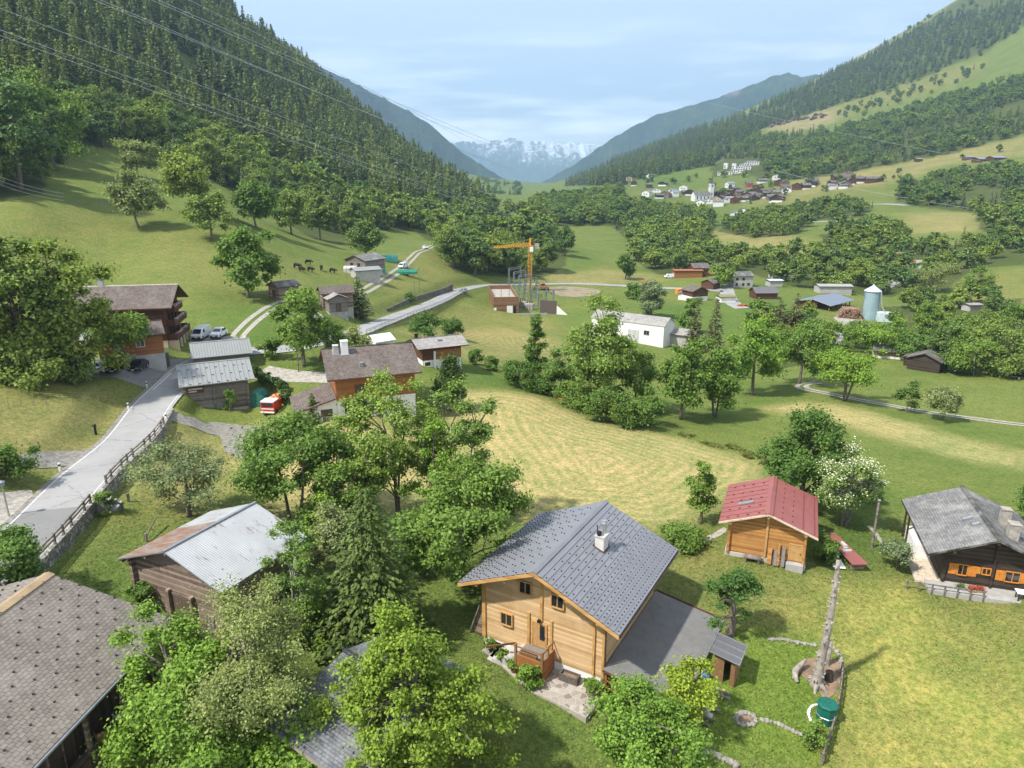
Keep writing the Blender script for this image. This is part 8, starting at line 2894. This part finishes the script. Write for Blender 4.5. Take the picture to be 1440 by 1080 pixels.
M_PALE_STONE = m_plain('pale_stone', (.27, .25, .215), .9, 0, .25, 3)
edging('curved line of pale stones behind the lawn from the hut to the dead trunk', [(1081, 900), (1100, 900), (1122, 904), (1145, 908)], .15, seed=1)
edging('curved line of pale stones crossing the lawn below the raised bed', [(1072, 1013), (1090, 1017), (1110, 1026), (1131, 1036)], .15, seed=2)
edging('pale stones along the top of the garden fence corner', [(1172, 912), (1180, 922), (1184, 935), (1184, 945)], .17, seed=3)
edging('white ring of edging around the left of the green water butt', [(1150, 991), (1141, 994), (1137, 1003), (1140, 1013), (1148, 1018)], .1, seed=4, mat=M_FRAME_W)
edging('ring of pale boulders around the small raised bed on the lawn', [(1034, 1010), (1042, 1003), (1058, 1007), (1062, 1015), (1052, 1020), (1038, 1018)], .17, seed=5, closed=True)
patch('garden_bed', [(1038, 1010), (1045, 1006), (1057, 1009), (1058, 1014), (1050, 1017), (1040, 1015)], M_EARTH, .06, .25)
edging('bank of grey boulders at the bottom edge below the raised bed', [(990, 1058), (1003, 1062), (1018, 1068), (1034, 1076)], .26, seed=6)
edging('stepping stones running up beside the utility pole', [(1222, 742), (1232, 752), (1240, 764)], .22, seed=7)
o = empty('garden_fence', (0, 0, 0), 0, 'low weathered post and rail fence along the right side of the chalet garden', 'fence')
fl = smooth_line([hit(*q) for q in [(1183, 947), (1182, 970), (1177, 1000), (1170, 1030), (1162, 1054), (1155, 1076)]], 1.15)
for k, q in enumerate(fl):
 mb = MB()
 mb.bar((q[0], q[1], q[2] - .2), (q[0], q[1], q[2] + .95), .12, .12)
 mb.build('post', M_GREYWOOD, o)
 if k:
  pq = fl[k - 1]
  for h in (.4, .8):
   mb = MB()
   mb.bar((pq[0], pq[1], pq[2] + h), (q[0], q[1], q[2] + h), .07, .12)
   mb.build('rail', M_GREYBOARD, o)
for k, (a, b) in enumerate([((1005, 917 + 62), (1026, 986)), ((992, 966), (1025, 978)), ((990, 990), (1012, 1004)), ((986, 1008), (1004, 1016)), ((985, 1016), (998, 1026))]):
 pa, pb = hit(*a), hit(*b)
 mb = MB()
 mb.bar((*pa[:2], pa[2] + .16), (*pb[:2], pb[2] + .16), .16, .16)
 tag(mb.build('timber_beam', M_GREYBOARD), ['pale timber beam lying second from the tool hut', 'longest pale timber beam lying nearest the tool hut', 'pale timber beam lying in the middle of the five', 'pale timber beam lying second from the bottom edge', 'shortest pale timber beam lying nearest the bottom edge'][k], 'beam', 'timber beams beside the garden store')
p = hit(990, 955)
mb = MB()
mb.rock((0, 0, .35), .42, 3, 0, 1.05)
mb.rock((.25, .1, .2), .3, 5, 0, .9)
o = mb.build('blue_sack', m_plain('blue_plastic', (.015, .09, .45), .45, 0, .3, 3), smooth=True)
o.location = p
tag(o, 'crumpled bright blue plastic sack beside the tool hut', 'sack')
for k, (u, v) in enumerate(((996, 975), (993, 1000), (996, 1008))):
 mb = MB()
 mb.rock((0, 0, .1), .32, 40 + k)
 o = mb.build('boulder', M_GREYWALL)
 o.location = hit(u, v)
 tag(o, ['round grey boulder nearest the tool hut beams', 'round grey boulder in the middle of the beams', 'round grey boulder lowest among the beams'][k], 'boulder')
p = atz(801, 957, .1)
o = empty('stone_trough', p, .519, 'dark rectangular stone trough against the white base of the larch chalet', 'trough')
mb = MB()
M_TR = m_plain('dark_trough', (.1, .085, .075), .85, 0, .3, 4)
mb.box(-.7, .7, -.32, .32, 0, .12)
mb.box(-.7, .7, -.32, -.24, .12, .55)
mb.box(-.7, .7, .24, .32, .12, .55)
mb.box(-.7, -.6, -.24, .24, .12, .55)
mb.box(.6, .7, -.24, .24, .12, .55)
mb.build('basin', M_TR, o)
mb = MB()
mb.box(-.6, .6, -.24, .24, .12, .4)
mb.build('soil', M_EARTH, o)
p = atz(834, 976, .1)
o = empty('barrel_planter', p, 0, 'wooden half-barrel planter with green plants at the corner of the terrace', 'planter')
mb = MB()
mb.lathe([(.42, 0), (.52, .35), (.5, .72), (.42, .72), (.4, .6)], 16)
bb = mb.build('barrel', m_plain('barrel_wood', (.13, .1, .075), .8, 0, .3, 4), o)
for z in (.14, .56):
 mb = MB()
 mb.lathe([(.475 if z < .3 else .525, z), (.49 if z < .3 else .535, z + .03), (.475 if z < .3 else .525, z + .06)], 16)
 mb.build('hoop', M_ZINC, bb)
rr = np.random.default_rng(2)
c = rr.normal(size=(500, 3)) * [.24, .24, .1] + [0, 0, .75]
link('plants', crown_me('plants', leaf_quads(c, rr.normal(size=c.shape) + [0, 0, 1], .22, rr), LEAF['mid']), o)
for k, (u, v) in enumerate(((706, 930), (722, 945), (690, 915))):
 p = atz(u, v, .1)
 o = empty('flower_pot', p, 0, ['terracotta flower pot in the middle of the terrace left end', 'terracotta flower pot nearest the porch on the terrace', 'dark flower pot by the cellar window of the larch chalet'][k], 'flower pot')
 mb = MB()
 mb.lathe([(.16, 0), (.24, .38), (.26, .4), (.26, .45), (.2, .45), (.19, .38)], 12)
 mb.build('pot', m_plain('terracotta', (.3, .12, .06) if k < 2 else (.05, .05, .05), .8), o)
 c = rr.normal(size=(260, 3)) * [.18, .18, .14] + [0, 0, .62]
 link('plants', crown_me('plants', leaf_quads(c, rr.normal(size=c.shape) + [0, 0, 1], .2, rr), LEAF['mid']), o)
p = hit(1194, 790)
o = empty('sheet_stack', p, -.12, 'stack of red roofing sheets weighed down with stones beside the red-roofed cabin', 'sheet stack')
mb = MB()
mb.add([(-.75, -1.6, .62), (.75, -1.6, .55), (.62, 3.6, .9), (-.6, 3.6, .95), (-.75, -1.6, .7), (.75, -1.6, .63), (.62, 3.6, .98), (-.6, 3.6, 1.03)], [(0, 3, 2, 1), (4, 5, 6, 7), (0, 1, 5, 4), (1, 2, 6, 5), (2, 3, 7, 6), (3, 0, 4, 7)])
mb.build('sheets', M_RED_ROOF, o)
for y in (-1.2, 1.1, 3.1):
 mb = MB()
 mb.box(-.6, .6, y - .1, y + .1, -.3, .62 + max(0, (y + 1.2) * .06))
 mb.build('trestle', M_OLDWOOD, o)
mb = MB()
mb.box(-.45, .35, .3, .55, .78, .95)
mb.box(.1, .4, 1.1, 1.9, .85, 1.0)
mb.box(-.1, .25, .75, .95, .8, .98)
mb.build('weights', M_GREYWALL, o)
p = hit(1177, 796)
mb = MB()
mb.add([(-.5, -.6, .1), (.5, -.6, .06), (.5, 1.5, .5), (-.5, 1.5, .55), (-.5, -.6, .16), (.5, -.6, .12), (.5, 1.5, .56), (-.5, 1.5, .61)], [(0, 3, 2, 1), (4, 5, 6, 7), (0, 1, 5, 4), (1, 2, 6, 5), (2, 3, 7, 6), (3, 0, 4, 7)])
o = mb.build('white_sheet', M_FRAME_W)
o.location = p
tag(o, 'white corrugated sheet lying left of the red roofing sheets', 'sheet')
hb_ = big
def local(x, y, z):
 r = hb_.root
 c, s_ = math.cos(r.rotation_euler.z), math.sin(r.rotation_euler.z)
 return (r.location.x + c * x - s_ * y, r.location.y + s_ * x + c * y, r.location.z + z)
def deck_chair(name, lab, loc, yaw, mat, sc=1.):
 o = empty(name, loc, yaw, lab, 'chair')
 o.scale = (sc, sc, sc)
 mb = MB()
 for k in range(7):
  mb.box(-.28, .28, -.5 + k * .1, -.42 + k * .1, .36, .39)
 mb.build('seat', mat, o)
 mb = MB()
 for k in range(8):
  t = k / 7
  mb.bar((-.28, .22 + t * .45, .38 + t * .75), (.28, .22 + t * .45, .38 + t * .75), .03, .075)
 mb.bar((-.28, .2, .36), (-.28, .7, 1.18), .05, .05)
 mb.bar((.28, .2, .36), (.28, .7, 1.18), .05, .05)
 mb.build('backrest', mat, o)
 for sx in (-1, 1):
  for (y0, y1) in ((-.45, -.5), (.25, .55)):
   mb = MB()
   mb.bar((sx * .28, y0, .4), (sx * .28, y1, 0), .05, .05)
   mb.build('leg', mat, o)
  mb = MB()
  mb.bar((sx * .32, -.45, .6), (sx * .32, .4, .62), .06, .04)
  mb.build('armrest', mat, o)
 return o
deck_chair('deck_chair', 'white slatted deck chair on the gallery of the shingled house', local(7.4, 9.3, 1.76), .114 + 2.0, M_FRAME_W, 1.15)
deck_chair('wooden_chair', 'orange-brown wooden chair on the gallery of the shingled house', local(7.2, 7.7, 1.76), .114 + 2.3, M_FRAME_LT, 1.05)
mb = MB()
mb.rock((0, 0, .4), .6, 9, 0, .7)
o = mb.build('white_sheet_bundle', M_FRAME_W, smooth=True)
o.location = local(7.3, 10.4, 1.75)
tag(o, 'bundle under a white cloth behind the white deck chair', 'bundle')
rt_ = dark.root
def dloc(x, y, z):
 c, s_ = math.cos(rt_.rotation_euler.z), math.sin(rt_.rotation_euler.z)
 return (rt_.location.x + c * x - s_ * y, rt_.location.y + s_ * x + c * y, rt_.location.z + z)
for k, (x, y) in enumerate(((-1.2, .2), (-.6, .35), (-2.0, .3))):
 o = empty('flower_trough', dloc(x, y, .02), .309, ['planter of red flowers below the small window of the dark chalet', 'second planter of red flowers right of the small window of the dark chalet', 'blue-grey watering tub on the terrace of the dark chalet'][k], 'planter')
 mb = MB()
 mb.box(-.28, .28, -.16, .16, 0, .28)
 mb.build('box', M_RUSSET if k < 2 else m_plain('tub_blue', (.12, .17, .25), .6), o)
 c = rr.normal(size=(260, 3)) * [.16, .1, .08] + [0, 0, .38]
 link('flowers', crown_me('flowers', leaf_quads(c, rr.normal(size=c.shape) + [0, 0, 1], .1, rr), m_plain('red_flowers', (.35, .08, .04), .8, 0, .6, 20) if k < 2 else LEAF['mid']), o)
o = empty('garden_table', dloc(3.0, .1, .02), .309, 'long pale table on the terrace of the dark chalet', 'table')
mb = MB()
mb.box(-1.1, 1.1, -.4, .4, .7, .76)
mb.build('top', M_FRAME_W, o)
for sx in (-1, 1):
 for sy in (-1, 1):
  mb = MB()
  mb.box(sx * .95 - .04, sx * .95 + .04, sy * .3 - .04, sy * .3 + .04, 0, .7)
  mb.build('leg', M_DARKWOOD, o)
o = empty('terrace_railing', dloc(0, 0, 0), .309, 'low grey rail along the terrace in front of the dark chalet', 'railing')
for k in range(7):
 mb = MB()
 mb.box(-6.2 + k * .95 - .06, -6.2 + k * .95 + .06, -.56, -.44, -1, .55)
 mb.build('post', M_GREYWOOD, o)
mb = MB()
mb.bar((-6.2, -.5, .5), (-.5, -.5, .5), .08, .1)
mb.build('rail', M_GREYBOARD, o)
pa, pb = hit(206, 762), hit(222, 742)
mb = MB()
mb.bar((*pa[:2], pa[2] + .5), (*pb[:2], pb[2] + 1.1), .1, .12)
mb.bar((*pa[:2], pa[2] - .2), (*pa[:2], pa[2] + .8), .2, .2)
tag(mb.build('barrier_pole', M_GREYBOARD), 'pale slanting pole on a stub post behind the sheet-roofed barn', 'pole')
grass(420000)
scatter_woods()
